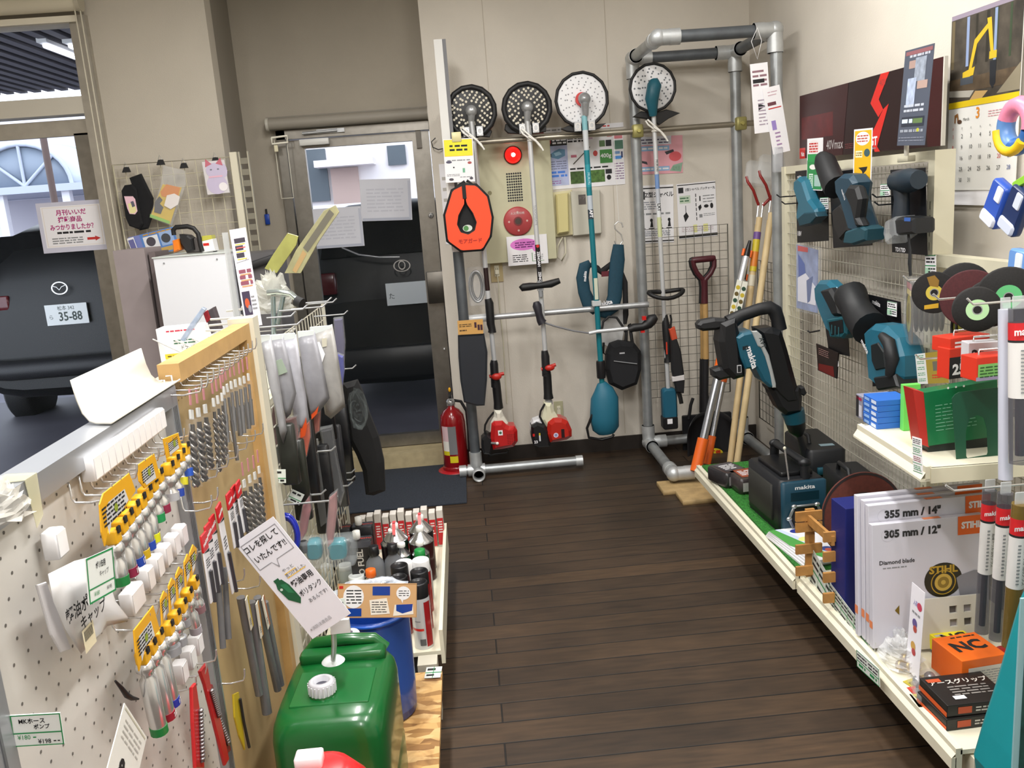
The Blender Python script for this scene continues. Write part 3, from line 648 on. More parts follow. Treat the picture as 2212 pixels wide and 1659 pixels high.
# white cable and paper behind harness
def d6(s):s.l(.1,.1,.9,.9,6,M('b9b5ae'),.3,4)
poster((945,355),(985,352),(966,528),'white sheet taped to the wall edge behind the orange harness',d6,YB-.002,cat='notice',name='notice')
# ================================================================== extinguisher
t=thing('fire_extinguisher','red fire extinguisher standing on the floor left of the pipe rack','extinguisher',loc=(-.145,5.0,.0))
REDX=M('8c0f16',.22,0,0,8,0,0,1,.4)
m=MB(); m.lathe([(.07,.012),(.074,.02),(.074,.30),(.068,.345),(.045,.375),(.022,.39),(.02,.405)],REDX,32); m.lathe([(.07,.0),(.078,.0),(.078,.035),(.074,.04)],REDX,32); m.build('cylinder',t)
m=MB(); m.lathe([(.02,.40),(.026,.405),(.026,.43),(.018,.44)],CHROME,20); m.box((.0,-.01,.45),(.02,.07,.014),STEEL); m.box((0,-.015,.475),(.018,.08,.01),DARK,rx=.35); m.build('valve',t)
m=MB(); m.ell((.0,-.02,.50),(.008,.008,.014),M('f0b020',.4)); m.build('safety_pin',t)
m=MB(); m.tube([(.02,0,.43),(.06,.0,.42),(.088,.0,.36),(.09,0,.24),(.085,0,.12)],.009,RUB); m.build('hose',t)
m=MB()
for a0,a1,z0,z1,mt in ((-2.6,-2.0,.20,.29,M('d9b9bf',.5)),(-2.6,-2.0,.14,.20,M('e8e4dc',.5)),(-2.0,-1.35,.12,.29,M('77787a',.5)),(-2.0,-1.35,.07,.11,M('d8c820',.5)),(-2.6,-2.0,.115,.14,M('d8c820',.5))):
 m.grid(6,1,lambda u,v:(.0747*math.cos(a0+(a1-a0)*u),.0747*math.sin(a0+(a1-a0)*u),z0+(z1-z0)*v),mt)
m.build('label',t)
MB().lathe([(.02,0),(.11,0),(.115,.008),(.085,.02),(.078,.015)],M('b01820',.4),32).build('stand_ring',t)
# ================================================================== grass trimmers hanging from the top rail
def polar(n,r0,r1,k0,seed):
 r=random.Random(seed); o=[]
 for q in range(n):
  rr=r0+(r1-r0)*q/(n-1); c=int(2*PI*rr/k0); rr+=r.uniform(-.003,.003)
  for k in range(c):o.append((rr+r.uniform(-.004,.004),2*PI*(k+.5*(q%2)+r.uniform(-.15,.15))/c))
 return o
def trimmer_head(t,mx,c,r,dark,dz,sd,motor=False):
 cx,cy=c; m=MB()
 body=M('18181a',.5) if dark else M('e6e6e8',.5)
 m.lathe([(.001,dz),(r*.86,dz),(r*.93,dz-.004),(r*.93,dz-.012),(.001,dz-.012)],body,36,(cx,cy,0))
 dots=M('cfc8b6',.6) if dark else M('8f9095' if not motor else '6f7378',.6)
 for rr,a in polar(4 if dark else 5,r*(.42 if dark else .3),r*.8,.026 if dark else .034,sd):
  m.disc(cx+rr*math.cos(a),cy+rr*math.sin(a),(.0065 if dark else (.0035 if not motor else .005))*r/.125,dz+.0006,dots,7)
 m.build('cutting_disc',t)
 m=MB(); n=30; pts=[(cx+(r*(.965+.02*(k%2)))*math.cos(2*PI*k/n),cy+(r*(.965+.02*(k%2)))*math.sin(2*PI*k/n),dz-.004) for k in range(n)]
 m.tube(pts,r*(.115 if dark else .06),M('101012',.55),8,closed=True); m.build('rim_cover',t)
def shaft(t,name,pts,r,mats):
 for k in range(len(pts)-1):
  pass
SILV=M('d2d4d6',.3,.35); TEALS=M('167a86',.35)
def segs(m,p,q,cuts,r,z=0):
 # shaft from p to q in the local plane, split at fractions with different colours
 p=Vector((p[0],p[1],z)); q=Vector((q[0],q[1],z)); a=0
 for b,mt in cuts:m.cyl(p.lerp(q,a),p.lerp(q,b),r,mt,n=14); a=b
def ptube(t,name,mx,px,r,mat,z=0,label=None,**k):
 m=MB(); m.tube([(x,y,z) for x,y in tr(mx,*px,dz=z)],r,mat,**k); return m.build(name,t,label=label)
def pprism(t,name,mx,px,z0,z1,mat,e=.006,label=None,parent=None):
 q=tr(mx,*px,dz=z1); m=MB(); m.bprism(q[::-1] if sum(q[i-1][0]*q[i][1]-q[i][0]*q[i-1][1] for i in range(len(q)))<0 else q,z0,z1,e,mat); return m.build(name,parent if parent is not None else t,label=label)
def twist(t,mx,px,z=.03):
 x,y=tr(mx,px,dz=z)[0]
 m=MB(); Wt=M('efece4',.5)
 m.tube([(x-.01,y+.004,z-.01),(x-.05,y+.035,z),(x-.062,y+.055,z),(x-.05,y+.06,z),(x-.03,y+.04,z),(x+.01,y,z+.01),(x+.05,y-.05,z)],.005,Wt,6); m.tube([(x-.02,y+.02,z),(x+.02,y-.01,z+.012),(x+.04,y-.03,z),(x+.055,y-.06,z)],.005,Wt,6)
 m.tube([(x+.022*math.cos(2*PI*k/12),y,.022*math.sin(2*PI*k/12)+.0) for k in range(12)],.005,Wt,6,closed=True); m.build('twist_tie',t,label='white tie holding the shaft to the rail')
YT=4.85
BG=M('0f0f11',.55,0,.1,80)
# --- first two, petrol engines
def petrol(kk,label):
 if kk==0:
  org,top,bot=(1060,760),(1018,262),(1078,890); hd=(1018,240); R0=52
 else:
  org,top,bot=(1170,700),(1139,262),(1187,890); hd=(1139,232); R0=51
 mx=F_back(P(*org,'y',YT)); t=thing('grass_trimmer',label,'trimmer',mx,'grass trimmers hanging from the top rail')
 c=tr(mx,hd,dz=.0)[0]; e=tr(mx,(hd[0]+R0,hd[1]))[0]; r=e[0]-c[0]
 trimmer_head(t,mx,c,r,True,-.02,kk)
 m=MB(); g=tr(mx,top)[0]
 m.lathe([(.03,-.02),(.032,.0),(.026,.03),(.012,.04),(.001,.042)],STEEL,20,(c[0],c[1]-.0,0)); m.cyl((c[0],c[1]-.01,.015),(g[0],g[1],.0),.022,STEEL,.016,14); m.cyl((g[0],g[1],0),(g[0]+.003,g[1]-.08,0),.0165,STEEL); m.build('gear_head',t)
 if kk==0:sh=[(966,298),(962,290),(978,272),(1006,272),(1020,262),(1034,272),(1054,270),(1063,284),(1058,296),(1010,292)]
 else:sh=[(1090,280),(1098,288),(1140,290),(1180,284),(1180,272),(1160,258),(1140,262),(1118,258),(1092,268)]
 pprism(t,'debris_shield',mx,sh,-.075,-.035,M('121214',.5),.004)
 m=MB(); g2=tr(mx,(top[0]+4,top[1]+(22 if kk==0 else 15)))[0]
 for sx in (-1,1):m=MB(); m.ring(g2[0]+sx*.036,g2[1],.010,.016,.006,CHROME,12,1.3); m.box((g2[0]+sx*.036,g2[1],-.01),(.034,.05,.03),STEEL); m.build('clamp',t)
 p,q=tr(mx,(top[0]+(2 if kk==0 else 3),top[1]+8),bot)
 cuts=[(.42 if kk==0 else .40,SILV),(.415,SILV),(.60 if kk==0 else .545,M('191518',.4)),(1,SILV)] if kk else [(.47,SILV),(.545,M('2c1214',.4)),(.69,M('3a1016',.4)),(1,SILV)]
 cuts=[(.40,SILV),(.555,M('191518',.4)),(1,SILV)] if kk else [(.48,SILV),(.56,M('241012',.4)),(1,SILV)]
 m=MB(); segs(m,p,q,cuts,.0135)
 if kk:
  pp=Vector((p[0],p[1])); qq=Vector((q[0],q[1])); dd=(qq-pp).normalized(); ang=math.atan2(dd.y,dd.x)
  for f,s_ in ((.45,'ZENOAH'),(.52,'ZENOAH')):v=pp.lerp(qq,f); m.text(s_,v.x,v.y,.020,.0138,PAPER,rot=ang,bold=.03)
  v=pp.lerp(qq,.3); m.text('TOUGHGATE',v.x,v.y,.018,.0138,GREY,rot=ang)
  v=pp.lerp(qq,.405); m.disc(v.x,v.y,.009,.0137,RED,12)
 m.build('shaft',t)
 if kk==0:
  ptube(t,'front_grip',mx,[(1054,645),(1057,655),(1060,700),(1063,712),(1063,718)],[.019,.024,.023,.021,.024],BG,.0)
  for a,b in (((1067,786),(1070,836)),):ptube(t,'coupling',mx,[(a[0],a[1]-8),a,b],[.018,.024,.024],M('1c1c1f',.4),.0)
  m=MB(); v=tr(mx,(1072,812))[0]; m.ell((v[0],v[1],.025),(.03,.02,.015),M('b8261c',.4)); m.cyl((v[0]-.04,v[1],.0),(v[0]+.045,v[1]+.01,.0),.01,M('b8261c',.4)); m.build('clamp_knob',t,label='red clamp knob')
  ptube(t,'rear_grip',mx,[(1070,822),(1072,830),(1076,870),(1077,882)],[.026,.025,.025,.028],BG,.0)
  en=[(1040,978),(1038,952),(1047,930),(1058,912),(1066,905),(1090,905),(1100,918),(1118,925),(1120,955),(1112,966),(1090,972),(1070,976)]
  con=[(1068,888),(1084,888),(1088,900),(1098,916),(1094,935),(1058,935),(1060,915),(1067,902)]
  redp=[(1062,918),(1068,912),(1086,911),(1094,919),(1100,922),(1112,922),(1118,932),(1119,955),(1110,967),(1085,972),(1066,974),(1060,950)]
  blk=[(1040,950),(1052,938),(1064,946),(1066,962),(1060,984),(1045,982),(1040,968)]
  pprism(t,'engine_cone',mx,con,-.05,.045,M('ddd9cc',.35),.02); pprism(t,'engine_housing',mx,redp,-.06,.075,M('b81a1c',.3,0,0,8,0,0,1,.3),.022)
  pprism(t,'air_filter_cover',mx,blk,-.05,.06,M('17171a',.4),.015)
  m=MB(); v=tr(mx,(1081,935),dz=.075)[0]; m.rect(v[0]-.013,v[1]-.015,v[0]+.013,v[1]+.015,.0757,PAPER); m.disc(v[0],v[1],.008,.076,M('3f6a50'),12); m.build('decal',t)
  m=MB(); v=tr(mx,(1105,948),dz=.075)[0]
  for k in range(6):
   for j in range(4):m.box((v[0]-.02+j*.012,v[1]-.025+k*.010,.0752),(.008,.004,.002),M('7d1014',.5))
  m.build('cooling_slots',t)
  ptube(t,'throttle_cable',mx,[(1067,890),(1055,905),(1048,918),(1047,930),(1050,944)],.006,RUB,.02)
  m=MB(); v=tr(mx,(1062,958),(1074,956),dz=.07); m.cyl((v[0][0],v[0][1],.06),(v[1][0],v[1][1],.085),.007,CHROME); m.ell((v[1][0],v[1][1],.088),(.009,.009,.009),WHITE); m.build('choke_lever',t)
  ptube(t,'fuel_tank_guard',mx,[(1052,978),(1055,985),(1072,980),(1095,978),(1098,970)],.007,BG,.0)
 else:
  ptube(t,'loop_bar',mx,[(1124,617),(1128,621),(1145,619),(1165,617),(1190,613),(1209,606)],[.012,.022,.022,.016,.022,.016],BG,.03)
  m=MB(); v=tr(mx,(1164,606),(1168,640)); m.cyl((v[0][0],v[0][1],.02),(v[1][0],v[1][1],.02),.012,GREY); m.box((v[0][0]+.004,v[0][1]-.03,.015),(.035,.05,.03),STEEL); m.build('handle_bracket',t)
  ptube(t,'trigger_grip',mx,[(1158,652),(1160,660),(1164,678),(1168,692),(1172,698)],[.016,.026,.02,.023,.026],M('26242c',.5),.03)
  ptube(t,'throttle_cable',mx,[(1175,697),(1200,705),(1240,715),(1275,720)],.005,M('77787c',.4),.03)
  ptube(t,'coupling',mx,[(1176,757),(1178,770),(1180,812)],[.018,.024,.024],M('1c1c1f',.4),.0)
  m=MB(); v=tr(mx,(1182,793))[0]; m.ell((v[0]+.012,v[1],.028),(.028,.018,.014),M('b8261c',.4)); m.cyl((v[0]-.035,v[1]-.01,.0),(v[0]+.05,v[1]+.01,.0),.010,M('b8261c',.4)); m.build('clamp_knob',t,label='red clamp knob')
  ptube(t,'rear_grip',mx,[(1180,804),(1182,812),(1184,850),(1185,861)],[.026,.024,.025,.029],BG,.0)
  m=MB(); v=tr(mx,(1185,864),(1186,873)); m.cyl((v[0][0],v[0][1],0),(v[1][0],v[1][1],0),.021,STEEL); m.build('collar',t)
  con=[(1176,872),(1192,872),(1198,890),(1210,908),(1218,920),(1180,925),(1170,908),(1174,890)]
  pprism(t,'engine_cone',mx,con,-.05,.045,M('dedcc0',.3),.02)
  pprism(t,'recoil_cover',mx,[(1148,945),(1146,922),(1152,910),(1166,905),(1176,915),(1172,950)],-.065,.03,M('dcdce0',.4),.012)
  pprism(t,'engine_housing',mx,[(1184,915),(1196,905),(1215,905),(1228,912),(1236,930),(1236,945),(1225,952),(1205,956),(1190,958),(1182,940)],-.06,.075,M('b82418',.3,0,0,8,0,0,1,.3),.022)
  pprism(t,'air_filter_cover',mx,[(1148,922),(1160,914),(1178,920),(1186,932),(1190,958),(1188,966),(1165,968),(1152,962),(1148,945)],-.05,.065,M('151518',.4),.015)
  m=MB()
  v=tr(mx,(1153,940),(1166,945),(1158,955),dz=.065); m.rect(v[0][0]-.006,v[0][1]-.008,v[0][0]+.006,v[0][1]+.008,.0657,RED); m.rect(v[1][0]-.004,v[1][1]-.022,v[1][0]+.005,v[1][1]+.012,.0657,M('cfcfd4')); m.rect(v[1][0]-.004,v[1][1]+.012,v[1][0]+.005,v[1][1]+.026,.0657,M('c9b82c')); m.text('23',v[2][0],v[2][1],.022,.0658,PAPER,bold=.03); m.build('warning_label',t)
  m=MB(); v=tr(mx,(1201,940),(1216,936),dz=.075); m.disc(v[0][0],v[0][1],.014,.0757,M('e2d4ea'),16); m.disc(v[0][0],v[0][1],.009,.076,M('8c92b8'),16); m.box((v[1][0],v[1][1],.074),(.018,.05,.006),M('2a1216',.4)); m.build('decal',t)
  ptube(t,'fuel_hose',mx,[(1177,872),(1168,888),(1166,900),(1174,915),(1178,922)],.006,RUB,.03)
 twist(t,mx,(1022 if kk==0 else 1150,300 if kk==0 else 302))
petrol(0,'leftmost grass trimmer, black perforated disc and red engine beside the extinguisher')
petrol(1,'grass trimmer with black perforated disc and bar handle, second from the left')
# --- cordless teal trimmer with backpack style battery bag
mx=F_back(P(1285,600,'y',YT)); t=thing('grass_trimmer','teal-shafted grass trimmer with white disc and long teal housing, third from the left','trimmer',mx,'grass trimmers hanging from the top rail')
c,e=tr(mx,(1258,214),(1315,214)); trimmer_head(t,mx,c,e[0]-c[0],False,-.02,5)
m=MB(); m.lathe([(.034,-.02),(.035,0),(.028,.03),(.001,.04)],STEEL,22,(c[0]+.01,c[1],0)); m.lathe([(.036,-.018),(.038,-.01),(.036,0)],RED,22,(c[0],c[1],0)); g=tr(mx,(1265,250))[0]; m.cyl((c[0]+.01,c[1]-.02,.015),(g[0],g[1],0),.024,STEEL,.016); m.build('gear_head',t)
pprism(t,'debris_shield',mx,[(1212,278),(1240,266),(1265,262),(1290,268),(1310,266),(1296,277),(1262,288),(1225,284)],-.075,-.035,M('121214',.5),.004)
m=MB(); g2=tr(mx,(1263,272))[0]
for sx in (-1,1):m=MB(); m.ring(g2[0]+sx*.038,g2[1],.010,.016,.006,CHROME,12,1.2); m.box((g2[0]+sx*.038,g2[1],-.01),(.036,.05,.03),STEEL); m.build('clamp',t)
p,q=tr(mx,(1262,250),(1301,838)); m=MB()
segs(m,p,q,[(.05,M('7fb4bc',.4)),(.12,M('c9cdd0',.4)),(.17,TEALS),(.25,M('2a93a0',.4)),(.28,M('167a86',.35)),(.33,M('b9c2cc',.4)),(.365,M('33414c',.4)),(1,M('11707c',.35))],.0155)
pp=Vector(p); qq=Vector(q); dd=(qq-pp).normalized(); ang=math.atan2(dd.y,dd.x); v=pp.lerp(qq,.345); m.text('AFT',v.x,v.y,.024,.016,PAPER,rot=ang,bold=.04); v=pp.lerp(qq,.22); m.text('MUR192',v.x,v.y,.018,.016,M('bfe0e4'),rot=ang)
v=pp.lerp(qq,.62); m.rect(v.x-.01,v.y-.06,v.x+.01,v.y+.06,.0162,M('c9cdb8')); m.build('shaft',t)
ptube(t,'handlebar',mx,[(1272,720),(1290,716),(1350,710),(1366,708)],.011,SILV,.04)
ptube(t,'control_grip',mx,[(1358,712),(1368,708),(1388,706),(1400,700),(1408,690),(1418,684)],[.018,.024,.022,.03,.034,.018],M('161618',.5),.05)
m=MB(); v=tr(mx,(1391,687),(1388,716),dz=.05); m.box((v[0][0],v[0][1],.05),(.022,.022,.02),RED); m.box((v[1][0],v[1][1],.05),(.022,.012,.02),RED); m.build('trigger',t,label='red trigger lever')
ptube(t,'power_cable',mx,[(1300,712),(1303,695),(1315,684),(1332,686),(1345,705),(1352,718)],.007,RUB,.03)
m=MB(); v=tr(mx,(1298,798))[0]; m.lathe([(.024,-.05),(.026,-.04),(.026,.04),(.024,.05)],M('17171a',.4),18,(v[0],v[1],0),(0,1,0)); m.build('coupling',t)
q=tr(mx,(1298,826),(1303,826)); m=MB()
bp=tr(mx,(1303,830),(1306,900),(1310,936))
m.tube([(bp[0][0]-.01,bp[0][1]+.01,0),(bp[0][0],bp[0][1]-.03,0),(bp[0][0]+.004,bp[0][1]-.08,0),(bp[1][0]-.002,bp[1][1]-.01,0),(bp[2][0]-.002,bp[2][1]+.03,0),(bp[2][0],bp[2][1],0)],[.025,.055,.080,.085,.078,.05],M('1f6880',.55),12,flat=.75); m.build('battery_housing',t)
ptube(t,'stand_hoop',mx,[(1280,895),(1268,925),(1272,945),(1300,950),(1322,944),(1326,938)],.008,M('161618',.4),.02)
m=MB(); v=tr(mx,(1288,655))[0]; m.rbox((v[0],v[1],.0),(.05,.03,.04),.004,M('bfc3c4',.4)); m.build('clip',t)
# --- fourth trimmer
mx=F_back(P(1425,600,'y',YT)); t=thing('grass_trimmer','grass trimmer with spotted white disc and teal motor head, hanging inside the silver pipe frame','trimmer',mx,'grass trimmers hanging from the top rail')
c,e=tr(mx,(1412,188),(1462,188)); trimmer_head(t,mx,c,e[0]-c[0],False,-.02,6,True)
pprism(t,'debris_shield',mx,[(1368,252),(1385,240),(1412,244),(1440,236),(1470,244),(1445,256),(1425,270),(1412,262),(1395,256)],-.075,-.035,M('121214',.5),.004)
m=MB(); v=tr(mx,(1410,185),(1405,215),(1410,250)); m.tube([(v[0][0],v[0][1]+.02,.03),(v[0][0],v[0][1],.04),(v[1][0],v[1][1],.035),(v[2][0],v[2][1],.01)],[.026,.038,.037,.02],M('1d5f70',.45),14); m.build('motor_head',t)
p,q=tr(mx,(1412,250),(1444,850)); m=MB(); segs(m,p,q,[(.2,SILV),(.25,M('6f8fc0',.4)),(.3,M('b8bcc4',.4)),(.35,M('d9dcdf',.4)),(.42,M('c9cfa0',.4)),(1,SILV)],.0125)
pp=Vector(p); qq=Vector(q); dd=(qq-pp).normalized(); ang=math.atan2(dd.y,dd.x); v=pp.lerp(qq,.315); m.text('LXT',v.x,v.y,.024,.0128,INK,rot=ang,bold=.03); v=pp.lerp(qq,.17); m.text('MUR190',v.x,v.y,.018,.0128,INK,rot=ang); m.build('shaft',t)
v,e=tr(mx,(1435,632),(1472,632)); rr=e[0]-v[0]
m=MB(); m.tube([(v[0]+rr*math.cos(2*PI*k/20),v[1]+.014*math.sin(2*PI*k/20)+.01*math.cos(4*PI*k/20),.04+.045*-math.sin(2*PI*k/20)) for k in range(20)],.012,BG,8,closed=True); m.build('loop_handle',t)
ptube(t,'control_grip',mx,[(1437,680),(1438,700),(1441,720),(1442,770),(1443,782)],[.013,.022,.027,.018,.024],M('19191b',.5),.0)
m=MB(); v=tr(mx,(1440,752),dz=.02)[0]; m.box((v[0],v[1],.02),(.006,.07,.012),M('d8402a',.4)); m.build('trim_stripe',t)
m=MB(); v=tr(mx,(1444,838),(1445,905),(1446,924)); m.rbox((v[0][0],(v[0][1]+v[1][1])/2,.0),(.082,v[0][1]-v[1][1],.07),.02,M('1c5a72',.45)); m.build('motor_housing',t)
m=MB(); m.rbox((v[1][0]+.002,(v[1][1]+v[2][1])/2+.01,.0),(.085,.075,.075),.01,M('131316',.45)); m.rect(v[1][0]-.018,v[1][1]-.02,v[1][0]+.012,v[1][1]+.01,.0382,PAPER); m.build('battery',t)
twist(t,mx,(1420,282))
# shoulder strap hanging with the fourth trimmer
mx=F_back(P(1460,780,'y',4.80)); t=thing('shoulder_strap','black padded strap with an orange patch and white band hanging beside the fourth trimmer','strap',mx)
pprism(t,'pad',mx,[(1450,735),(1462,730),(1472,760),(1480,820),(1478,850),(1462,848),(1452,800)],-.02,.02,M('151518',.7),.008)
pprism(t,'orange_patch',mx,[(1446,712),(1458,706),(1464,732),(1452,736)],-.01,.02,M('c04a2c',.6),.004)
pprism(t,'white_band',mx,[(1452,815),(1478,810),(1479,821),(1453,825)],.0,.024,M('d8d4d4',.6),.002)
ptube(t,'webbing',mx,[(1448,680),(1450,690),(1448,712)],.006,BG,.0); ptube(t,'tail_webbing',mx,[(1465,845),(1470,860),(1472,872)],.012,BG,.0,flat=.3)
# ================================================================== things hung on the left rack
mx=F_back(P(1010,470,'y',4.76)); t=thing('float_collar','bright orange eight-sided padded collar with black edging hanging on the left upright','collar',mx)
outer=[(962,465),(978,412),(1002,400),(1028,401),(1052,425),(1062,470),(1058,510),(1042,538),(997,541),(968,520)]
o2=tr(mx,*outer,dz=.03)
hole=tr(mx,(1000,418),(1003,440),(990,465),(987,485),(995,502),(1012,507),(1026,498),(1030,480),(1022,460),(1008,440),(1005,417),dz=.03)
def annulus(m,A,B,z0,z1,mat):
 # pad between an outer loop and an inner loop, sampled by angle around the inner centre
 cx=sum(p[0] for p in B)/len(B); cy=sum(p[1] for p in B)/len(B)-.01
 def hit(L,a):
  d=Vector((math.cos(a),math.sin(a))); best=0
  for i in range(len(L)):
   p=Vector(L[i-1])-Vector((cx,cy)); q=Vector(L[i])-Vector((cx,cy)); e=q-p
   den=d.x*e.y-d.y*e.x
   if abs(den)<1e-9:continue
   tt=(p.x*e.y-p.y*e.x)/den; u=(p.x*d.y-p.y*d.x)/den
   if tt>0 and-1e-6<=u<=1+1e-6:best=max(best,tt)
  return (cx+d.x*best,cy+d.y*best)
 n=72; aa=[2*PI*k/n for k in range(n)]; o=[hit(A,a) for a in aa]; i_=[hit(B,a) for a in aa]
 vs=[(x,y,z1) for x,y in o]+[(x,y,z1) for x,y in i_]+[(x,y,z0) for x,y in o]+[(x,y,z0) for x,y in i_]
 fs=[]
 for k in range(n):
  j=(k+1)%n; fs+=[(k,j,n+j,n+k)[::-1],(2*n+k,3*n+k,3*n+j,2*n+j)[::-1],(k,2*n+k,2*n+j,j)[::-1],(n+k,n+j,3*n+j,3*n+k)[::-1]]
 m.add(vs,fs,mat)
m=MB(); annulus(m,o2,hole,.0,.03,M('f0512c',.75)); mid=hole
m.build('pad',t)
m=MB(); m.prism([(x,y) for x,y in hole][::-1],-.004,.004,M('141416',.8)); m.build('backing',t); v=tr(mx,(1010,493),dz=.005)[0]; m=MB(); m.disc(v[0],v[1],.026,.0048,M('cfd6cc',.6),16,.018); m.disc(v[0]-.008,v[1],.014,.0052,M('4f8a4a',.6),12); m.build('tag_print',t)
m=MB(); m.tube([(x,y,.015) for x,y in o2],.0125,M('121214',.7),8,closed=True); m.tube([(x,y,.018) for x,y in tr(mx,(1000,420),(1001,440),(990,465),(987,485),(995,502),(1012,507),(1026,498),(1030,480),(1022,460),(1009,440),(1006,420),dz=.03)],.008,M('121214',.7),8,closed=True); a_,b_=tr(mx,(1001,402),(1004,425),dz=.03); m.box(((a_[0]+b_[0])/2,(a_[1]+b_[1])/2,.028),(.02,a_[1]-b_[1]+.02,.012),M('121214',.7)); m.build('edging',t)
m=MB(); v=tr(mx,(1016,521),dz=.031)[0]; m.text('モアガード',v[0],v[1],.026,.0315,M('a8201c',.6),bold=.02); m.build('lettering',t)
ptube(t,'hanging_tab',mx,[(1004,392),(990,400),(1005,404),(1022,398),(1008,390)],.008,M('161618',.7),.0)
mx_,w_,h_=qf('y',4.765,(957,301),(1021,298),(963,395))
s=Sheet(w_,h_,M('e9e8ea',.5),.002); s.r(.02,.02,.97,.40,YEL); s.r(.03,.03,.96,.39,M('e2dc2c',.6)); s.l(.2,.12,.8,.3,2,M('333',.6) if False else INK,.5,3); s.l(.1,.46,.9,.52,1,GREY,.4,3); s.d(.15,.53,.1,M('4d4a60'),.03); s.d(.85,.56,.07,M('a8504c'),.03); s.r(.28,.64,.33,.67,INK); s.r(.6,.68,.68,.78,M('6fae8c')); s.l(.06,.8,.5,.86,2,GREY,.4,9); s.d(.2,.93,.08,M('4a4650'),.03); s.d(.88,.92,.06,M('4a4650'),.03); s.l(.5,.86,.9,.9,1,GREY,.4,3)
s.done('product_card','white sheet with a yellow heading hanging above the orange collar','card',mx_)
m=MB(); v=P(986,296,'y',4.765); m.rbox((v.x,v.y,v.z),(.05,.012,.05),.004,M('d9cf9c',.4)); m.tube([(v.x,v.y,v.z+.02),(v.x+.01,v.y,v.z-.015),(v.x-.01,v.y,v.z-.02)],.003,STEEL); tag(m.build('bag_clip'),'cream plastic clip holding the sheet with the yellow heading','clip')
# rolled sleeve with kraft header
mx=F_back(P(1020,790,'y',4.74)); t=thing('packaged_sleeve','dark grey sleeve in clear wrap with a kraft header, hanging on the left upright','package',mx)
v=tr(mx,(989,724),(1046,720),(1053,760),(1052,820),(1047,875),(1030,876),(1002,868),(994,820),(990,770))
m=MB(); m.bprism(v[::-1],-.02,.022,.012,M('1b1f28',.4,0,.15,30)); m.build('fabric',t)
m=MB(); v2=tr(mx,(986,720),(1050,717),(1056,760),(1055,830),(1051,880),(1010,884),(994,860),(987,770)); m.bprism(v2[::-1],-.024,.026,.01,M('aeb4b8',.08,0,0,8,0,0,.03)); m.build('clear_wrap',t)
a=tr(mx,(988,694),(1043,690),(1044,720),(990,723),dz=.02); m=MB(); m.prism(a[::-1],.0,.028,M('c99a56',.7))
for k,(x,y) in enumerate(tr(mx,(1027,702),(1034,707),(1040,707),dz=.028)):m.box((x,y,.0285),(.012,.03,.001),M('3c1d2c'))
b_=tr(mx,(992,708),(1018,698),(993,717),(1008,712),dz=.028); m.lines(b_[0][0],b_[0][1],b_[1][0],b_[1][1],2,.0286,M('5a4424'),.5,3); m.lines(b_[2][0],b_[2][1],b_[3][0],b_[3][1],1,.0286,M('46301c'),.7,4); m.build('header_card',t)
# coil packet
mx=F_back(P(1030,620,'y',4.92)); t=thing('coiled_cord','black and silver coil in clear wrap hanging just right of the left upright','coil',mx)
v=tr(mx,(1030,618))[0]
m=MB()
for k in range(4):m.tube([(v[0]+(.028+.004*k)*math.cos(2*PI*j/20),v[1]+(.075+.004*k)*math.sin(2*PI*j/20),k*.008) for j in range(20)],.007,(RUB,STEEL)[k%2],6,closed=True)
m.build('coil',t)
m=MB(); m.rbox((v[0],v[1],.01),(.1,.22,.04),.012,M('e6e8ea',.08,0,0,8,0,0,.15)); m.build('clear_wrap',t)
# s-hook with teal harness
mx=F_back(P(1310,610,'y',4.93)); t=thing('backpack_harness','teal and black shoulder harness hanging from a metal S hook behind the teal trimmer','harness',mx)
HT=M('133e50',.75,0,.1,60)
ptube(t,'shoulder_pad',mx,[(1336,528),(1334,560),(1330,600),(1328,640),(1322,662),(1308,672),(1290,668)],[.03,.042,.042,.042,.045,.045,.04],HT,.0,flat=.35,n=12)
ptube(t,'shoulder_pad',mx,[(1290,668),(1272,655),(1262,630),(1258,600),(1263,575),(1275,568)],[.04,.042,.036,.036,.034,.02],HT,-.005,flat=.35,n=12)
ptube(t,'black_lining',mx,[(1275,570),(1290,580),(1300,588),(1318,572),(1340,585),(1350,610),(1352,680),(1350,700)],[.012,.018,.022,.018,.016,.016,.016,.01],M('151518',.7),-.03,flat=.4)
m=MB(); v=tr(mx,(1312,592))[0]; m.box((v[0],v[1],-.025),(.06,.03,.012),M('6e2430',.6)); m.build('red_tab',t)
v=tr(mx,(1306,655),(1264,597),dz=.018); m=MB(); m.text('makita',v[0][0],v[0][1],.034,.0185,PAPER,rot=.14,bold=.03); m.text('makita',v[1][0],v[1][1],.022,.016,PAPER,rot=1.45,bold=.03); m.build('lettering',t)
pprism(t,'back_plate',mx,[(1285,676),(1340,655),(1352,690),(1345,735),(1318,752),(1296,740),(1288,700)],-.055,-.045,M('b9b9b8',.5),.003)
m=MB(); v=tr(mx,(1336,500))[0]
m.tube([(v[0]-.025,v[1]-.05,0),(v[0]-.018,v[1]-.07,0),(v[0]+.004,v[1]-.078,0),(v[0]+.022,v[1]-.055,0),(v[0]+.015,v[1]-.02,0),(v[0]-.018,v[1]+.015,0),(v[0]-.02,v[1]+.04,0),(v[0],v[1]+.055,0),(v[0]+.02,v[1]+.045,0),(v[0]+.026,v[1]+.02,0)],.004,CHROME,8)
o=m.build('s_hook'); o.matrix_world=mx; tag(o,'bright metal S hook on a thin string holding the teal harness','hook')
m=MB(); q=P(1337,482,'y',4.93); m.cyl((q.x,q.y,q.z),(q.x-.003,4.945,1.86),.0015,M('e2e0dc',.4),n=6); tag(m.build('string'),'thin string running from the top rail down to the S hook','string')
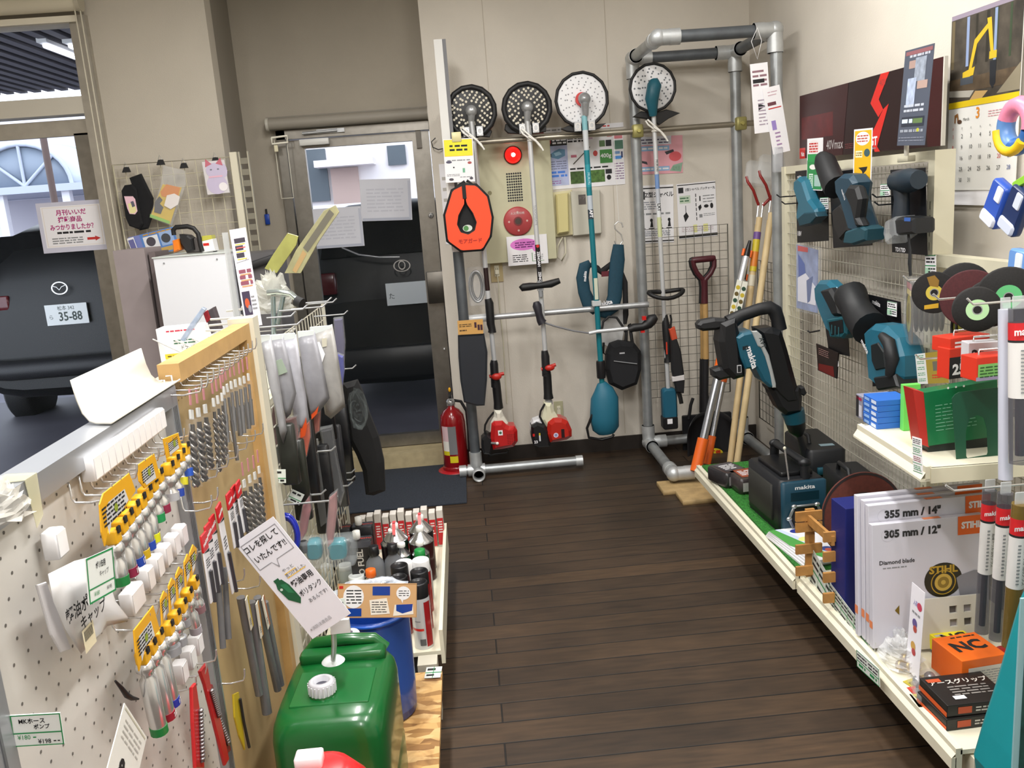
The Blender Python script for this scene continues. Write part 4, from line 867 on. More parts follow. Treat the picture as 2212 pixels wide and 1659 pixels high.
# black pouch
mx=F_back(P(1348,790,'y',4.95)); t=thing('tool_bag','black bag with a zipped front hanging under the lower rail beside the silver frame','bag',mx)
pprism(t,'bag_body',mx,[(1320,745),(1340,738),(1372,742),(1386,760),(1387,800),(1378,832),(1345,845),(1318,832),(1309,800),(1312,765)],-.05,.05,M('17181c',.8,0,.1,60),.025)
ptube(t,'strap',mx,[(1304,740),(1303,762),(1308,768),(1318,752)],.007,M('161618',.7),.0); ptube(t,'carry_handle',mx,[(1352,742),(1353,715),(1360,700),(1366,742)],[.01]*4,M('161618',.7),.0)
ptube(t,'zip',mx,[(1326,780),(1350,783),(1376,786)],.003,GREY,.055)
m=MB(); v=tr(mx,(1344,763),dz=.053)[0]; m.box((v[0],v[1],.051),(.03,.008,.002),M('bfc0c4')); m.build('logo_tag',t)
# ================================================================== wire panel and shovels inside the frame
def wirepanel(t,mx,w_,h_,nx,ny,r=.0016,mat=WIRE,rf=.0032,name='mesh_wires'):
 m=MB(); n=6
 for i in range(1,nx):x=-w_/2+w_*i/nx; m.cyl((x,-h_/2,0),(x,h_/2,0),r,mat,n=5,caps=False)
 for j in range(1,ny):y=-h_/2+h_*j/ny; m.cyl((-w_/2,y,-.003),(w_/2,y,-.003),r,mat,n=5,caps=False)
 m.build(name,t)
 m=MB(); m.tube([(-w_/2,-h_/2,0),(w_/2,-h_/2,0),(w_/2,h_/2,0),(-w_/2,h_/2,0)],rf,mat,6,closed=True); m.build('border_wire',t)
GW=M('77756c',.45,.5)
mx,w_,h_=qf('y',5.06,(1388,497),(1570,484),(1404,860)); t=thing('wire_grid','grey wire grid panel hung inside the silver pipe frame on the back wall','panel',mx)
wirepanel(t,mx,w_,h_,10,20,.0018,GW,.004)
def shovel(px,label,yy,grip,dx=0):
 # px: handle top, blade pixel outline
 mx=F_back(P(1518,700,'y',yy)); t=thing('shovel',label,'shovel',mx,'shovels against the wire grid')
 def o(x,y):return (x+dx,y)
 ptube(t,'handle',mx,[o(1523,650),o(1524,720),o(1525,790)],[.017,.018,.019],M('b8935c',.55,0,.15,12),.0)
 ptube(t,'socket',mx,[o(1524,775),o(1523,850),o(1526,890)],[.021,.02,.03],M('1d1d20',.5),.0)
 ptube(t,'grip_stem',mx,[o(1522,655),o(1522,620),o(1521,605)],[.021,.019,.022],grip,.0)
 ptube(t,'grip_yoke',mx,[o(1521,607),o(1506,590),o(1499,575),o(1497,562)],.014,grip,.0); ptube(t,'grip_yoke',mx,[o(1521,607),o(1536,590),o(1543,575),o(1543,560)],.014,grip,.0)
 ptube(t,'grip_bar',mx,[o(1495,563),o(1500,562),o(1540,558),o(1545,557)],[.014,.018,.018,.014],grip,.0)
 return mx,t,o
MAR=M('4a1720',.45)
mx,t,o=shovel(None,'scoop shovel with a maroon D handle, standing in front of its black twin',4.93,MAR)
def blade(t,mx,o,mat):
 a=tr(mx,o(1478,915),o(1490,895),o(1518,885),o(1550,888),o(1572,908),o(1580,950),o(1580,1000),o(1476,1012))
 n=10; TL=Vector(a[0]);
 def f(u,v):
  x0,x1=a[0][0]-.0,a[5][0]; yt=a[2][1]; yb_=a[7][1]
  x=x0+(x1-x0)*u; k=abs(u-.5)*2; y=yt-.05*k**3*1.6-(yt-.05*k**3*1.6-yb_)*v
  return (x,y,.05*(k**3)*(1)+.05*(1-v)**6+.02*v)
 m=MB(); m.grid(14,10,f,mat); return m.build('blade',t,solid=.004)
blade(t,mx,o,M('232326',.3,.2,0,8,0,0,1,.4))
m=MB(); v=tr(mx,(1540,980),dz=.04)[0]; m.disc(v[0],v[1],.06,.045,M('d8c62c',.5),24,.035); m.text('大特価',v[0],v[1]+.006,.03,.046,RED,bold=.04); m.rect(v[0]-.05,v[1]-.03,v[0]+.05,v[1]-.012,.046,RED); m.build('sticker',t,label='yellow oval price sticker')
mx,t,o=shovel(None,'scoop shovel with a black D handle, half hidden behind the maroon one',5.0,M('1a1a1c',.5),-5)
ptube(t,'blade_lip',mx,[(1497,860),(1492,875),(1488,905)],.01,M('1d1d20',.5),.0)
m=MB(); v=tr(mx,(1478,890),(1500,940)); m.rbox((v[1][0]+.08,v[1][1]-.05,-.01),(.3,.35,.02),.008,M('1d1d20',.4)); m.build('blade',t)
# ================================================================== long poles leaning in the corner
def leaner(name,label,cat,p_top,p_bot,ytop,ybot,segs_,r,group=None):
 a=P(*p_top,'y',ytop); b=P(*p_bot,'y',ybot); d=a-b; L=d.length
 mx=frame(b,Vector((0,1,0)).cross(d),d)   # local y along the pole
 t=thing(name,label,cat,mx,group)
 for nm,f0,f1,mat,rr in segs_:
  m=MB(); m.cyl((0,L*f0,0),(0,L*f1,0),rr,mat,n=14); m.build(nm,t)
 return t,mx,L
ALU=M('b9bcc2',.25,.9)
OR2=M('ee6a1c',.45)
for k,(pt,pb,yt,yb_,lab) in enumerate((((1620,520),(1503,1018),4.62,4.32,'orange and silver telescopic pruner pole in the corner, the thicker one in front'),((1612,575),(1527,1003),4.72,4.42,'thinner orange-tipped silver pole standing just behind the thick pruner pole'))):
 rr=(.021,.014)[k]
 t,mx,L=leaner('pruner_pole',lab,'pole',pt,pb,yt,yb_,[('grip',.0,.14,OR2,rr*1.45),('tube',.14,.30,ALU,rr),('tube',.30,.42,ALU,rr*1.02),('clamp',.405,.53,OR2,rr*1.5) if k==0 else ('clamp',.41,.43,OR2,rr*1.3),('inner_tube',.53,.93,M('d9dce0',.3,.6),rr*.85)],0,'pruner poles in the corner')
 m=MB(); m.cyl((-rr,L*.93,0),(-rr,L*.96,0),.008,OR2,n=10); m.cyl((rr,L*.93,0),(rr,L*.96,0),.008,OR2,n=10); m.cyl((0,L*.93,0),(0,L*1.0,0),rr*.9,M('131315',.4),.008); m.build('head',t)
 if k==0:
  m=MB()
  for q in range(2):
   x0=-.03+q*.032; m.box((x0+.014,L*.70,.03),(.028,L*.24,.004),M('e9e9dc',.5));
   for j in range(7):m.disc(x0+.014,L*.62+j*L*.028,.012,.0325,(M('c9b23a'),M('2b4a3a'),M('6a5a30'))[(j+q)%3],10)
   m.rect(x0+.002,L*.585,x0+.026,L*.605,.0324,M('4a9a5a'))
  m.build('product_card',t,label='long printed card with round pictures')
for k,(pt,pb,yt,yb_,lab,col) in enumerate((((1640,470),(1577,1000),4.66,4.40,'pale wooden tool handle leaning in the corner, left of the pair','cdb588'),((1666,460),(1592,1000),4.60,4.36,'pale wooden tool handle leaning in the corner, right of the pair','d4bd90'))):
 t,mx,L=leaner('wooden_pole',lab,'pole',pt,pb,yt,yb_,[('shaft',0,1.0,M(col,.55,0,.12,14),.0175)],0,'wooden tool handles in the corner')
 if k==0:
  m=MB(); m.cyl((0,L*.78,0),(0,L*.94,0),.019,M('c8b42a',.5)); m.cyl((0,L*.80,0),(0,L*.86,0),.0193,M('d07a28',.5)); m.cyl((0,L*.91,0),(0,L*.94,0),.0193,M('6a4a8c',.5)); m.cyl((0,L*.72,0),(0,L*.765,0),.019,M('c9c2ae',.5)); m.build('label_sleeve',t,label='yellow and orange printed sleeve')
 m=MB(); m.cyl((-.012,L*.97,0),(-.012,L*1.06,.0),.006,CHROME); m.cyl((.012,L*.97,0),(.012,L*1.06,0),.006,CHROME); m.build('ferrule',t)
 m=MB(); m.tube([(-.012,L*1.05,0),(-.06,L*1.10,.03),(-.10,L*1.13,.04),(-.105,L*1.15,.03)],.008,M('8c2420',.4)); m.tube([(.012,L*1.05,0),(.05,L*1.09,.03),(.09,L*1.12,.04),(.10,L*1.16,.03)],.008,M('8c2420',.4)); m.build('red_fork',t,label='red-coated fork at the top')
 m=MB(); m.rbox((0,L*1.17,.02),(.22,.13,.05),.02,M('e8ecee',.06,0,0,8,0,0,.2)); m.build('clear_bag',t)
# hanging price cards on the frame
def d7(s):s.l(.1,.08,.9,.34,4,M('8d6a74'),.45,3); s.l(.1,.22,.8,.3,1,INK,.7,5); s.d(.45,.62,.28,DARK,.06,3); s.l(.3,.5,.9,.9,8,M('a79aa8'),.35,9)
poster((1614,140),(1652,135),(1636,288),'long pale price card hanging left of the front right upright of the silver frame',d7,4.30,cat='card',name='price_card')
def d8(s):s.l(.25,.05,.8,.14,2,M('c9a9b4'),.3,2); s.l(.15,.2,.95,.3,1,M('6b3c44'),.5,3); s.r(.15,.31,.9,.325,RED); s.r(.2,.5,.45,.64,M('9a86c8')); s.l(.3,.66,.6,.95,5,M('a88ab0'),.4,4)
poster((1657,190),(1694,181),(1660,336),'pale card with a red underline clipped on the front right upright of the silver frame',d8,4.29,cat='card',name='price_card')
m=MB(); a=P(1636,60,'y',4.31); b=P(1636,128,'y',4.31)
m.tube([(a.x,a.y,a.z),(a.x-.03,a.y,a.z-.06),(b.x,b.y,b.z),(a.x+.02,a.y,a.z-.06),(a.x,a.y,a.z)],.0018,M('d9d9d9',.4)); tag(m.build('string_loop'),'thin string loop hanging from the top bar of the silver frame','string')
m=MB(); a=P(1680,345,'y',4.30); m.rbox(a,(.05,.03,.12),.01,M('cfd2d6',.15,0,0,8,0,0,.5)); tag(m.build('clear_clip'),'clear plastic clip on the front right upright just above the red fork','clip')
MG=F_right((1.655,4.54,.66)); t=thing('wire_grid','grey wire grid on the right wall behind the leaning poles','panel',MG); wirepanel(t,MG,.66,.92,12,17,.0018,GW,.004)
def d9(s):s.r(.0,.0,.4,1,M('8a2a2c')); s.l(.05,.2,.38,.8,1,PAPER,.5,3); s.l(.5,.2,.95,.8,1,GREY,.4,3)
poster((1148,279),(1212,274),(1149,290),'thin red and white label strip above the top rail beside the second disc',d9,YB-.004,cat='label',name='label_strip')
poster((1296,268),(1346,264),(1297,278),'thin white label strip on the wall beside the silver frame upright',lambda s:s.l(.1,.2,.4,.8,1,RED,.5,3),YB-.004,cat='label',name='label_strip')
q=P(938,310,'y',YB-.03); m=MB(); m.tube([(.05,.02,-.03),(.02,0,-.035),(-.01,0,-.02),(-.015,0,.01),(.01,0,.03)],.003,DARK,6); o=m.build('wall_hook'); o.location=q; tag(o,'thin dark wire hook on the wall edge beside the glass door','hook')
# ================================================================== right hand wall: wire mesh display and low shelf
XM=1.57
BEIGE=M('d9d4bc',.45,0,.05,5)
LMET=M('e6e1cb',.4,0,.06,5)
a0=P(1700,500,'x',XM); a1=P(2008,500,'x',XM)
yl,yr=a0.y,a1.y
t=thing('display_rack','cream shop rack with wire mesh back along the right wall, holding power tools','rack',loc=(XM,(yl+yr)/2,0))
O=T(-XM,-(yl+yr)/2,0)
ztop=P(1850,343,'x',XM).z
for nm,y in (('upright',yl+.02),('upright',yr-.02),('upright',1.62)):
 m=MB().at(O); m.bb((XM-.01,y-.02,0),(XM+.06,y+.02,ztop),BEIGE)
 if y<yl:
  for k in range(26):m.bb((XM-.0112,y-.004,.3+k*.045),(XM-.0098,y+.004,.325+k*.045),M('8f8b78',.6))
 m.build(nm,t)
m=MB().at(O); m.bb((XM-.005,yr,ztop-.035),(XM+.03,yl,ztop),BEIGE); m.build('top_rail',t)
m=MB().at(O); m.bb((XM-.005,1.62,P(2010,548,'x',XM).z-.04),(XM+.04,yr-.04,P(2010,548,'x',XM).z),BEIGE); m.build('side_rail',t)
m=MB().at(O); n=int((yl-1.62)/.03)
zlo,zhi=.25,ztop-.04
for k in range(n+1):
 y=1.64+(yl-1.66)*k/n; hi=zhi if y<yl and y>yr else P(2010,548,'x',XM).z-.04
 m.cyl((XM+.008,y,zlo),(XM+.008,y,hi),.0015,WIRE,n=4,caps=False)
m.build('mesh_verticals',t)
m=MB().at(O); k=0; z=zlo
while z<zhi:
 far=z>P(2010,548,'x',XM).z-.04
 m.cyl((XM+.004,1.63 if not far else yr,z),(XM+.004,yl,z),.0018,WIRE,n=4,caps=False); z+=.05
m.build('mesh_horizontals',t)
m=MB().at(O); q=P(1695,430,'x',XM)
# low shelf, two joined trays
LX,LZ=1.07,.22
ysp=2.74
def tray(y0,y1,x0,zt,name='shelf',par=t,O=O):
 m=MB().at(O); m.bb((x0,y0,zt-.012),(XM,y1,zt),LMET)
 m.bb((x0-.012,y0,zt-.05),(x0+.004,y1,zt+.004),LMET); m.bb((x0-.022,y0,zt-.05),(x0-.01,y1,zt-.02),LMET)
 m.add([(x0-.022,y0,zt-.02),(x0-.022,y1,zt-.02),(x0+.002,y1,zt+.006),(x0+.002,y0,zt+.006)],[(0,1,2,3)],LMET)
 return m.build(name,par)
tray(ysp,4.02,LX-.01,LZ,'low_shelf'); tray(1.775,ysp,LX+.005,LZ-.012,'low_shelf')
for y in (1.795,2.74,3.99):
 m=MB().at(O); m.bb((LX+.03,y-.018,LZ-.10),(XM,y+.018,LZ-.05),LMET); m.build('bracket',t)
m=MB().at(O); m.bb((LX+.03,1.76,0),(LX+.075,1.80,LZ-.03),LMET); m.build('leg',t)
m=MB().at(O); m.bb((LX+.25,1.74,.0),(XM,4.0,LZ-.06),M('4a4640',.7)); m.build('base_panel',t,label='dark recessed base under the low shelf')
# upper shelf, slightly askew
sa,sb,sc_=P(1860,918,'z',.80),P(1998,1018,'z',.80),P(2212,985,'z',.80)
sb=sb+Vector((.025,.02,0)); sa=sa+Vector((.0,.0,0))
mxs=frame(sb,Vector((sa.y-sb.y,sb.x-sa.x,0)),(sa-sb)); w_,h_=.45,(sa-sb).length
ts=thing('shelf','narrow cream shelf carrying the blue boxes and the green metal box','shelf',mxs)
m=MB(); m.bb((0,0,-.012),(w_,h_,0),LMET); m.bb((-.012,0,-.034),(.003,h_,.004),LMET); m.add([(-.024,0,-.03),(-.024,h_,-.03),(0,h_,.006),(0,0,.006)],[(0,1,2,3)],LMET); m.bb((-.024,0,-.036),(0,h_,-.03),LMET); m.build('tray',ts)
m=MB(); m.bb((0,-.006,-.04),(w_,.006,.0),BEIGE); m.build('bracket',ts); MB().bb((0,h_-.006,-.055),(w_,h_+.006,0),BEIGE).build('bracket',ts)
# banner
mx,w_,h_=qf('x',1.66,(1728,208),(2040,122),(1730,343))
t=thing('banner','long dark red and black power tool banner standing on top of the display rack','banner',mx)
s=Sheet(w_,h_,M('210b0d',.4),.006); MD=M('4c0f12',.4,0,.3,3)
s.p([(0,0),(.42,0),(.38,1),(0,1)],M('351013',.4)); s.r(.02,.35,.3,.7,M('5e1216',.4,0,.4,12)); s.p([(.88,0),(1,0),(1,1),(.93,1)],M('3a0d10',.4))
s.p([(.645,0),(.70,0),(.635,.32),(.665,.46),(.635,.55),(.58,.35)],M('d02a22',.5)); s.p([(.665,.46),(.70,.40),(.63,.93),(.65,1),(.615,1),(.58,.80)],M('d02a22',.5))
s.t('40Vmax',.315,.84,.2,M('b8b4b4',.4),squeeze=.9); s.r(.0,.83,.055,1.0,RED); s.t('Makita',.03,.93,.1,PAPER,squeeze=.5,bold=.02); s.t('XGT',.592,.86,.16,PAPER,bold=.03); s.t('40V',.66,.12,.12,M('8d3a38')); s.l(.55,.93,.62,.97,1,GREY,.5)
s.l(.40,.84,.46,.92,3,M('77393a'),.4,4)
o=s.done('print','','',mx,parent=t)
m=MB(); m.box((w_/2+.004,0,0),(.008,h_,.012),M('d9d5ca',.5)); m.build('edge_strip',t)
# tilted card
a,b,c=P(1975,118,'x',1.50),P(2041,101,'x',1.48),P(1921,303,'x',1.50)
mx,w_,h_=quadframe(a,b,c); s=Sheet(w_,h_,M('4e5666',.35),.0015)
s.r(.05,.02,.97,.06,M('8d5a60')); s.l(.2,.05,.9,.1,1,M('b9bcc8'),.5,3); s.r(.2,.12,.5,.2,M('a98f86')); s.r(.42,.1,.8,.34,M('9aa4b4',.5,0,.4,40)); s.r(.2,.3,.5,.6,M('b4c2dc',.5,0,.3,40)); s.r(.55,.34,.9,.42,M('b49a90'))
s.l(.15,.56,.85,.66,2,M('c0c6d2'),.5,4); s.r(.1,.7,.9,.8,M('2b3240')); s.l(.12,.72,.5,.78,1,M('cfe0f0'),.7,6); s.r(.52,.72,.85,.77,M('5f7a4a')); s.l(.08,.83,.9,.87,1,M('9aa0ac'),.7,5); s.d(.72,.84,.05,M('b8b83a'),.02); s.l(.05,.9,.95,.96,2,M('8b90a0'),.3,5)
s.done('popup_card','tall dark bluish card tilted in front of the dark red banner','card',mx)
m=MB(); q=P(1958,330,'x',1.52); m.tube([(q.x,q.y,q.z-.03),(q.x,q.y,q.z+.035)],.008,M('cfccc0',.3)); m.rbox((q.x,q.y,q.z-.02),(.03,.07,.02),.004,M('b9b5a0',.4)); tag(m.build('card_holder'),'small clear holder gripping the foot of the tilted dark card','clip')
# calendar
mx,w_,h_=qf('x',XR-.015,(2051,40),(2204,-14),(2053,410))
w_=(P(2204,100,'x',XR-.015)-P(2051,130,'x',XR-.015)).length
t=thing('wall_calendar','wall calendar for March with an excavator photograph above the date page','calendar',mx)
s=Sheet(w_,h_,WHITE,.003)
s.r(0,0,1,.025,M('9a8fa0',.4)); s.r(0,.025,1,.49,M('4d463c',.6,0,.6,14))
rr=random.Random(3)
for k in range(11):u=rr.uniform(0,1); s.r(u,.03,min(1,u+rr.uniform(.01,.05)),.3,(M('8fa0c4'),M('2d2a22'),M('3a4a34'),M('6e6248'))[k%4])
s.r(0,.36,1,.44,M('5a4a36',.7,0,.4,20)); s.p([(0,.42),(.38,.44),(.32,.475),(0,.455)],M('b9b4a8')); s.p([(.4,.445),(.58,.455),(.5,.49),(.32,.49)],M('c8a468')); s.p([(1,.34),(1,.48),(.7,.48)],M('8f8670'))
YB_=M('d8b62c',.5); s.p([(.27,.36),(.31,.36),(.40,.19),(.56,.12),(.56,.09),(.36,.165)],YB_); s.p([(.53,.07),(.59,.07),(.64,.27),(.60,.27)],YB_); s.p([(.2,.33),(.38,.31),(.36,.355),(.2,.365)],YB_); s.r(.58,.25,.68,.29,YB_); s.p([(.59,.3),(.68,.3),(.68,.42),(.64,.45),(.6,.42)],M('20242a')); s.r(.17,.36,.36,.4,M('4a5058'))
s.r(0,.49,1,.525,M('e8c818',.5))
s.t('3',.45,.57,.085,M('e8922a'),bold=.02); s.t('March',.28,.595,.025,INK); s.l(.6,.56,.95,.6,3,M('e0a0a8'),.3,3); s.p([(.1,.61),(.1,.565),(.15,.555),(.17,.60),(.145,.60),(.14,.575),(.12,.58),(.12,.61)],M('9a6a3a')); s.d(.18,.605,.035,M('5a4030'),.012)
cells=list(range(1,32))
for i,dnum in enumerate(cells):
 cx,cy=i%7,i // 7; mt=RED if cx==0 or dnum==20 else (M('26408c',.6) if cx==6 else INK)
 s.t(str(dnum),.09+cx*.137,.69+cy*.063,.034,mt)
for k,ch in enumerate('日月火水木金土'):s.t(ch,.09+k*.137,.645,.014,RED if k==0 else INK)
s.done('page','','',mx,parent=t)
m=MB(); m.box((-.0,-h_/2-.02,-.004),(w_,.06,.003),PAPER); m.build('rear_page',t)
# pop cards
def g1(s):s.r(.03,.03,.97,.3,M('e8e8ea')); s.d(.45,.17,.34,M('e8e0e0'),.14); s.l(.15,.08,.7,.28,4,RED,.6,3); s.r(.03,.42,.97,.98,M('2c8c4c')); s.r(.05,.3,.95,.45,M('2f9a50')); s.d(.4,.55,.22,WHITE,.05); s.r(.15,.68,.42,.95,M('d9eadd')); s.l(.18,.7,.4,.94,6,GREEN,.5,4); s.r(.5,.7,.9,.92,M('a8c8c0'))
poster((1745,300),(1779,297),(1742,410),'white and green pop card clipped at the top left of the wire mesh display',g1,1.49,cat='card',name='price_card',ax='x')
def g2(s):s.r(.06,.03,.96,.97,M('e8b41c')); s.d(.5,.17,.38,WHITE,.12); s.l(.2,.1,.8,.24,3,M('b84a3a'),.5,3); s.r(.12,.38,.5,.5,M('f4e8b8')); s.l(.14,.4,.48,.48,2,M('8a6a20'),.5,3); s.d(.75,.42,.16,M('3a5a60'),.07); s.p([(.3,.68),(.8,.66),(.75,.72),(.55,.8),(.5,.74)],INK); s.l(.15,.85,.6,.94,3,M('9a7418'),.4,5)
poster((1848,280),(1888,276),(1840,400),'yellow and white pop card hanging at the middle of the wire mesh display',g2,1.49,cat='card',name='price_card',ax='x')
def tagd(s):s.r(0,.0,1,.04,GREEN); s.l(.1,.1,.9,.42,2,INK,.5,random.randint(1,99)); s.r(0,.5,1,.55,GREEN); s.r(0,.62,.5,.95,M('a8d0b4')); s.l(.3,.6,.95,.9,2,INK,.45,random.randint(1,99))
for tl,tr_,bl,X,lab in (((1771,427),(1789,426),(1772,452),1.50,'small price tag beside the leftmost hanging teal tool'),((1879,488),(1906,489),(1881,522),1.50,'white and green price tag right of the long black nozzle tool'),((1902,398),(1922,397),(1902,424),1.50,'small price tag left of the black drill'),((2000,551),(2023,551),(1998,594),1.53,'white and green price tag on the rack upright right of the drill'),((1793,765),(1810,763),(1794,793),1.50,'small price tag on the little black and red card'),((1917,650),(1937,654),(1917,680),1.49,'small price tag above the vacuum-shaped teal tool')):
 poster(tl,tr_,bl,lab,tagd,X,cat='price tag',name='price_tag',group=None,ax='x')
# blister backing cards + tools
BC=M('121216',.45)
def tool(org,X,label,cat='power tool',name='power_tool'):
 mx=F_right(P(*org,'x',X)); return mx,thing(name,label,cat,mx,'packaged tools on the wire mesh')
def card(t,mx,px,z=-.05,mat=BC,txt=None,label=None):
 q=tr(mx,*px,dz=z); m=MB(); m.bprism(q[::-1],z-.002,z,.0008,mat)
 if txt:
  for s_,p,sz,rot in txt:v=tr(mx,p,dz=z)[0]; m.text(s_,v[0],v[1],sz,z+.0006,PAPER,rot=rot,bold=.02)
 return m.build('backing_card',t,label=label)
TL2=M('1b6178',.4,0,0,8,0,0,1,.2)
BK2=M('17191c',.55)
mx,t=tool((1745,440),1.48,'leftmost teal tool body clipped on a black card in the top row')
card(t,mx,[(1718,370),(1787,362),(1790,520),(1722,525)],txt=[('makita',(1727,382),.018,0),('18V',(1727,505),.03,0)])
pprism(t,'body',mx,[(1713,390),(1722,382),(1732,390),(1745,430),(1760,450),(1762,462),(1750,480),(1725,487),(1718,470),(1722,440),(1712,410)],-.03,.025,TL2,.012)
pprism(t,'battery_socket',mx,[(1722,472),(1735,460),(1760,458),(1764,468),(1750,484),(1726,490)],-.01,.04,M('0f3c4a',.5),.005)
ptube(t,'blister_hook',mx,[(1692,425),(1705,424),(1712,424)],.003,BK2,-.0)
mx,t=tool((1830,430),1.46,'long black-nozzled teal tool hanging under the yellow pop card')
card(t,mx,[(1790,372),(1880,362),(1884,530),(1800,536)])
ptube(t,'nozzle',mx,[(1775,340),(1782,350),(1798,390),(1808,405)],[.028,.042,.046,.05],BK2,.0,n=14)
pprism(t,'body',mx,[(1800,388),(1815,376),(1835,378),(1845,395),(1840,430),(1850,460),(1858,490),(1845,505),(1830,500),(1812,440),(1802,420)],-.03,.045,M('1a3a4c',.45),.015)
pprism(t,'rubber_grip',mx,[(1830,400),(1848,402),(1856,430),(1850,470),(1858,488),(1846,492),(1835,450),(1822,420)],.02,.06,BK2,.012)
pprism(t,'battery_mount',mx,[(1824,500),(1858,488),(1870,496),(1868,520),(1840,530),(1820,526)],-.02,.055,M('17424e',.5),.008)
pprism(t,'disc_guard',mx,[(1795,455),(1812,440),(1828,460),(1830,500),(1812,520),(1798,490)],-.025,.02,M('15161a',.4),.01)
m=MB(); v=tr(mx,(1822,420),dz=.046)[0]; m.text('makita',v[0],v[1],.018,.0465,PAPER,rot=-.9); m.build('lettering',t)
mx,t=tool((1950,450),1.47,'black drill with clear base clipped on the rightmost black card in the top row')
card(t,mx,[(1923,367),(1999,362),(2003,552),(1927,545)],txt=[('makita',(1942,378),.02,0),('TD173D',(1945,540),.02,0)])
m=MB(); v=tr(mx,(1980,380),dz=-.045)[0]; m.rbox((v[0],v[1],-.046),(.05,.028,.002),.0009,M('8c9296')); m.build('badge_print',t)
ptube(t,'motor_body',mx,[(1930,395),(1938,392),(1965,390),(1985,388)],[.02,.036,.04,.03],M('1a2a36',.4),.0,n=14)
ptube(t,'handle',mx,[(1945,400),(1948,430),(1946,470)],[.026,.024,.028],M('18222c',.5),.0,n=12)
pprism(t,'battery',mx,[(1920,475),(1945,468),(1972,472),(1972,505),(1920,510)],-.03,.045,M('15181c',.4),.01)
m=MB(); v=tr(mx,(1960,474),dz=.046)[0]; m.rect(v[0]-.02,v[1]-.006,v[0]+.02,v[1]+.006,.0462,M('2f58a0')); m.build('blue_button',t)
pprism(t,'clear_cover',mx,[(1910,478),(1930,468),(1935,510),(1912,528),(1906,505)],-.03,.05,M('d5dadd',.06,0,0,8,0,0,.25),.008)
ptube(t,'wrist_strap',mx,[(1962,505),(1966,540),(1965,570),(1967,596)],[.006,.008,.009,.007],BK2,.02,flat=.5)
mx,t=tool((1743,600),1.50,'blue and white printed package hanging at the left edge below the top row','package','tool_package')
q=tr(mx,(1722,528),(1766,540),(1765,676),(1722,665)); m=MB(); m.bprism(q[::-1],-.004,.004,.001,M('8f9cc4',.4,0,.3,20)); m.build('printed_card',t)
m=MB(); q=tr(mx,(1723,530),(1745,535),(1745,545),(1723,542),dz=.005); m.poly(q[::-1],.0048,RED); q=tr(mx,(1723,600),(1740,590),(1762,620),(1762,660),(1723,650),dz=.005); m.poly(q[::-1],.0049,M('e4e4f0')); q=tr(mx,(1724,548),(1738,570),(1740,590),(1725,598),dz=.005); m.poly(q[::-1],.005,M('3f5aa8')); q=tr(mx,(1742,606),(1756,596),(1750,650),(1744,655),dz=.005); m.poly(q[::-1],.005,M('5a6a9a')); m.build('picture',t)
pprism(t,'clear_pouch',mx,[(1720,524),(1768,534),(1768,682),(1720,672)],-.006,.008,M('e6e8ea',.06,0,0,8,0,0,.12),.001)
mx,t=tool((1795,680),1.46,'teal tool with square battery socket facing out, left one of the lower row')
card(t,mx,[(1770,612),(1822,618),(1835,770),(1790,760)])
pprism(t,'body',mx,[(1756,620),(1765,606),(1785,606),(1800,620),(1812,650),(1822,680),(1826,720),(1800,732),(1782,715),(1768,680),(1758,650)],-.02,.04,TL2,.015)
pprism(t,'rubber_grip',mx,[(1770,628),(1790,622),(1806,650),(1812,680),(1796,684),(1784,660)],.03,.07,BK2,.012)
pprism(t,'battery_socket',mx,[(1784,690),(1822,682),(1828,692),(1826,722),(1818,732),(1792,730)],.02,.07,M('13505c',.5),.008)
m=MB(); q=tr(mx,(1790,696),(1820,690),(1822,718),(1796,724),dz=.072); m.poly(q[::-1],.0722,M('0b0d10',.5))
for k in range(3):m.box((q[0][0]*.75+q[1][0]*.25+(q[1][0]-q[0][0])*.25*k,(q[0][1]+q[3][1])/2,.073),(.004,.035,.003),M('2a5a62',.5))
m.build('terminals',t)
m=MB(); v=tr(mx,(1808,630),dz=-.04)[0]; m.rect(v[0]-.014,v[1]-.012,v[0]+.014,v[1]+.012,-.048,PAPER); m.build('label',t)
ptube(t,'hook',mx,[(1745,715),(1750,718),(1770,714)],.0035,BK2,.02)
mx,t=tool((1890,730),1.44,'large black and blue-teal vacuum-shaped tool, right one of the lower row')
card(t,mx,[(1873,635),(1945,652),(1953,830),(1885,835)],z=-.07,txt=[('makita',(1893,655),.024,-.12)])
ptube(t,'nozzle',mx,[(1826,640),(1838,640),(1848,665),(1862,690),(1880,710)],[.045,.062,.055,.06,.065],BK2,.0,n=16)
pprism(t,'body',mx,[(1862,715),(1880,700),(1905,704),(1930,730),(1942,770),(1942,815),(1935,838),(1892,842),(1872,822),(1868,780)],-.05,.05,TL2,.02)
pprism(t,'handle_opening',mx,[(1880,745),(1895,740),(1908,760),(1912,795),(1890,800),(1882,780)],.045,.056,M('0c1518',.6),.004)
ptube(t,'grip',mx,[(1905,725),(1920,740),(1928,775),(1922,810)],[.014,.022,.022,.016],BK2,.06)
pprism(t,'battery',mx,[(1885,815),(1930,808),(1938,836),(1893,844)],-.04,.06,M('13171a',.45),.008)
m=MB(); v=tr(mx,(1868,748),(1890,738),dz=.055); m.text('makita',v[0][0],v[0][1],.024,.056,PAPER,rot=-.65,bold=.02); m.build('lettering',t)
mx,t=tool((1786,780),1.50,'small black and red printed card low on the wire mesh','package','tool_package')
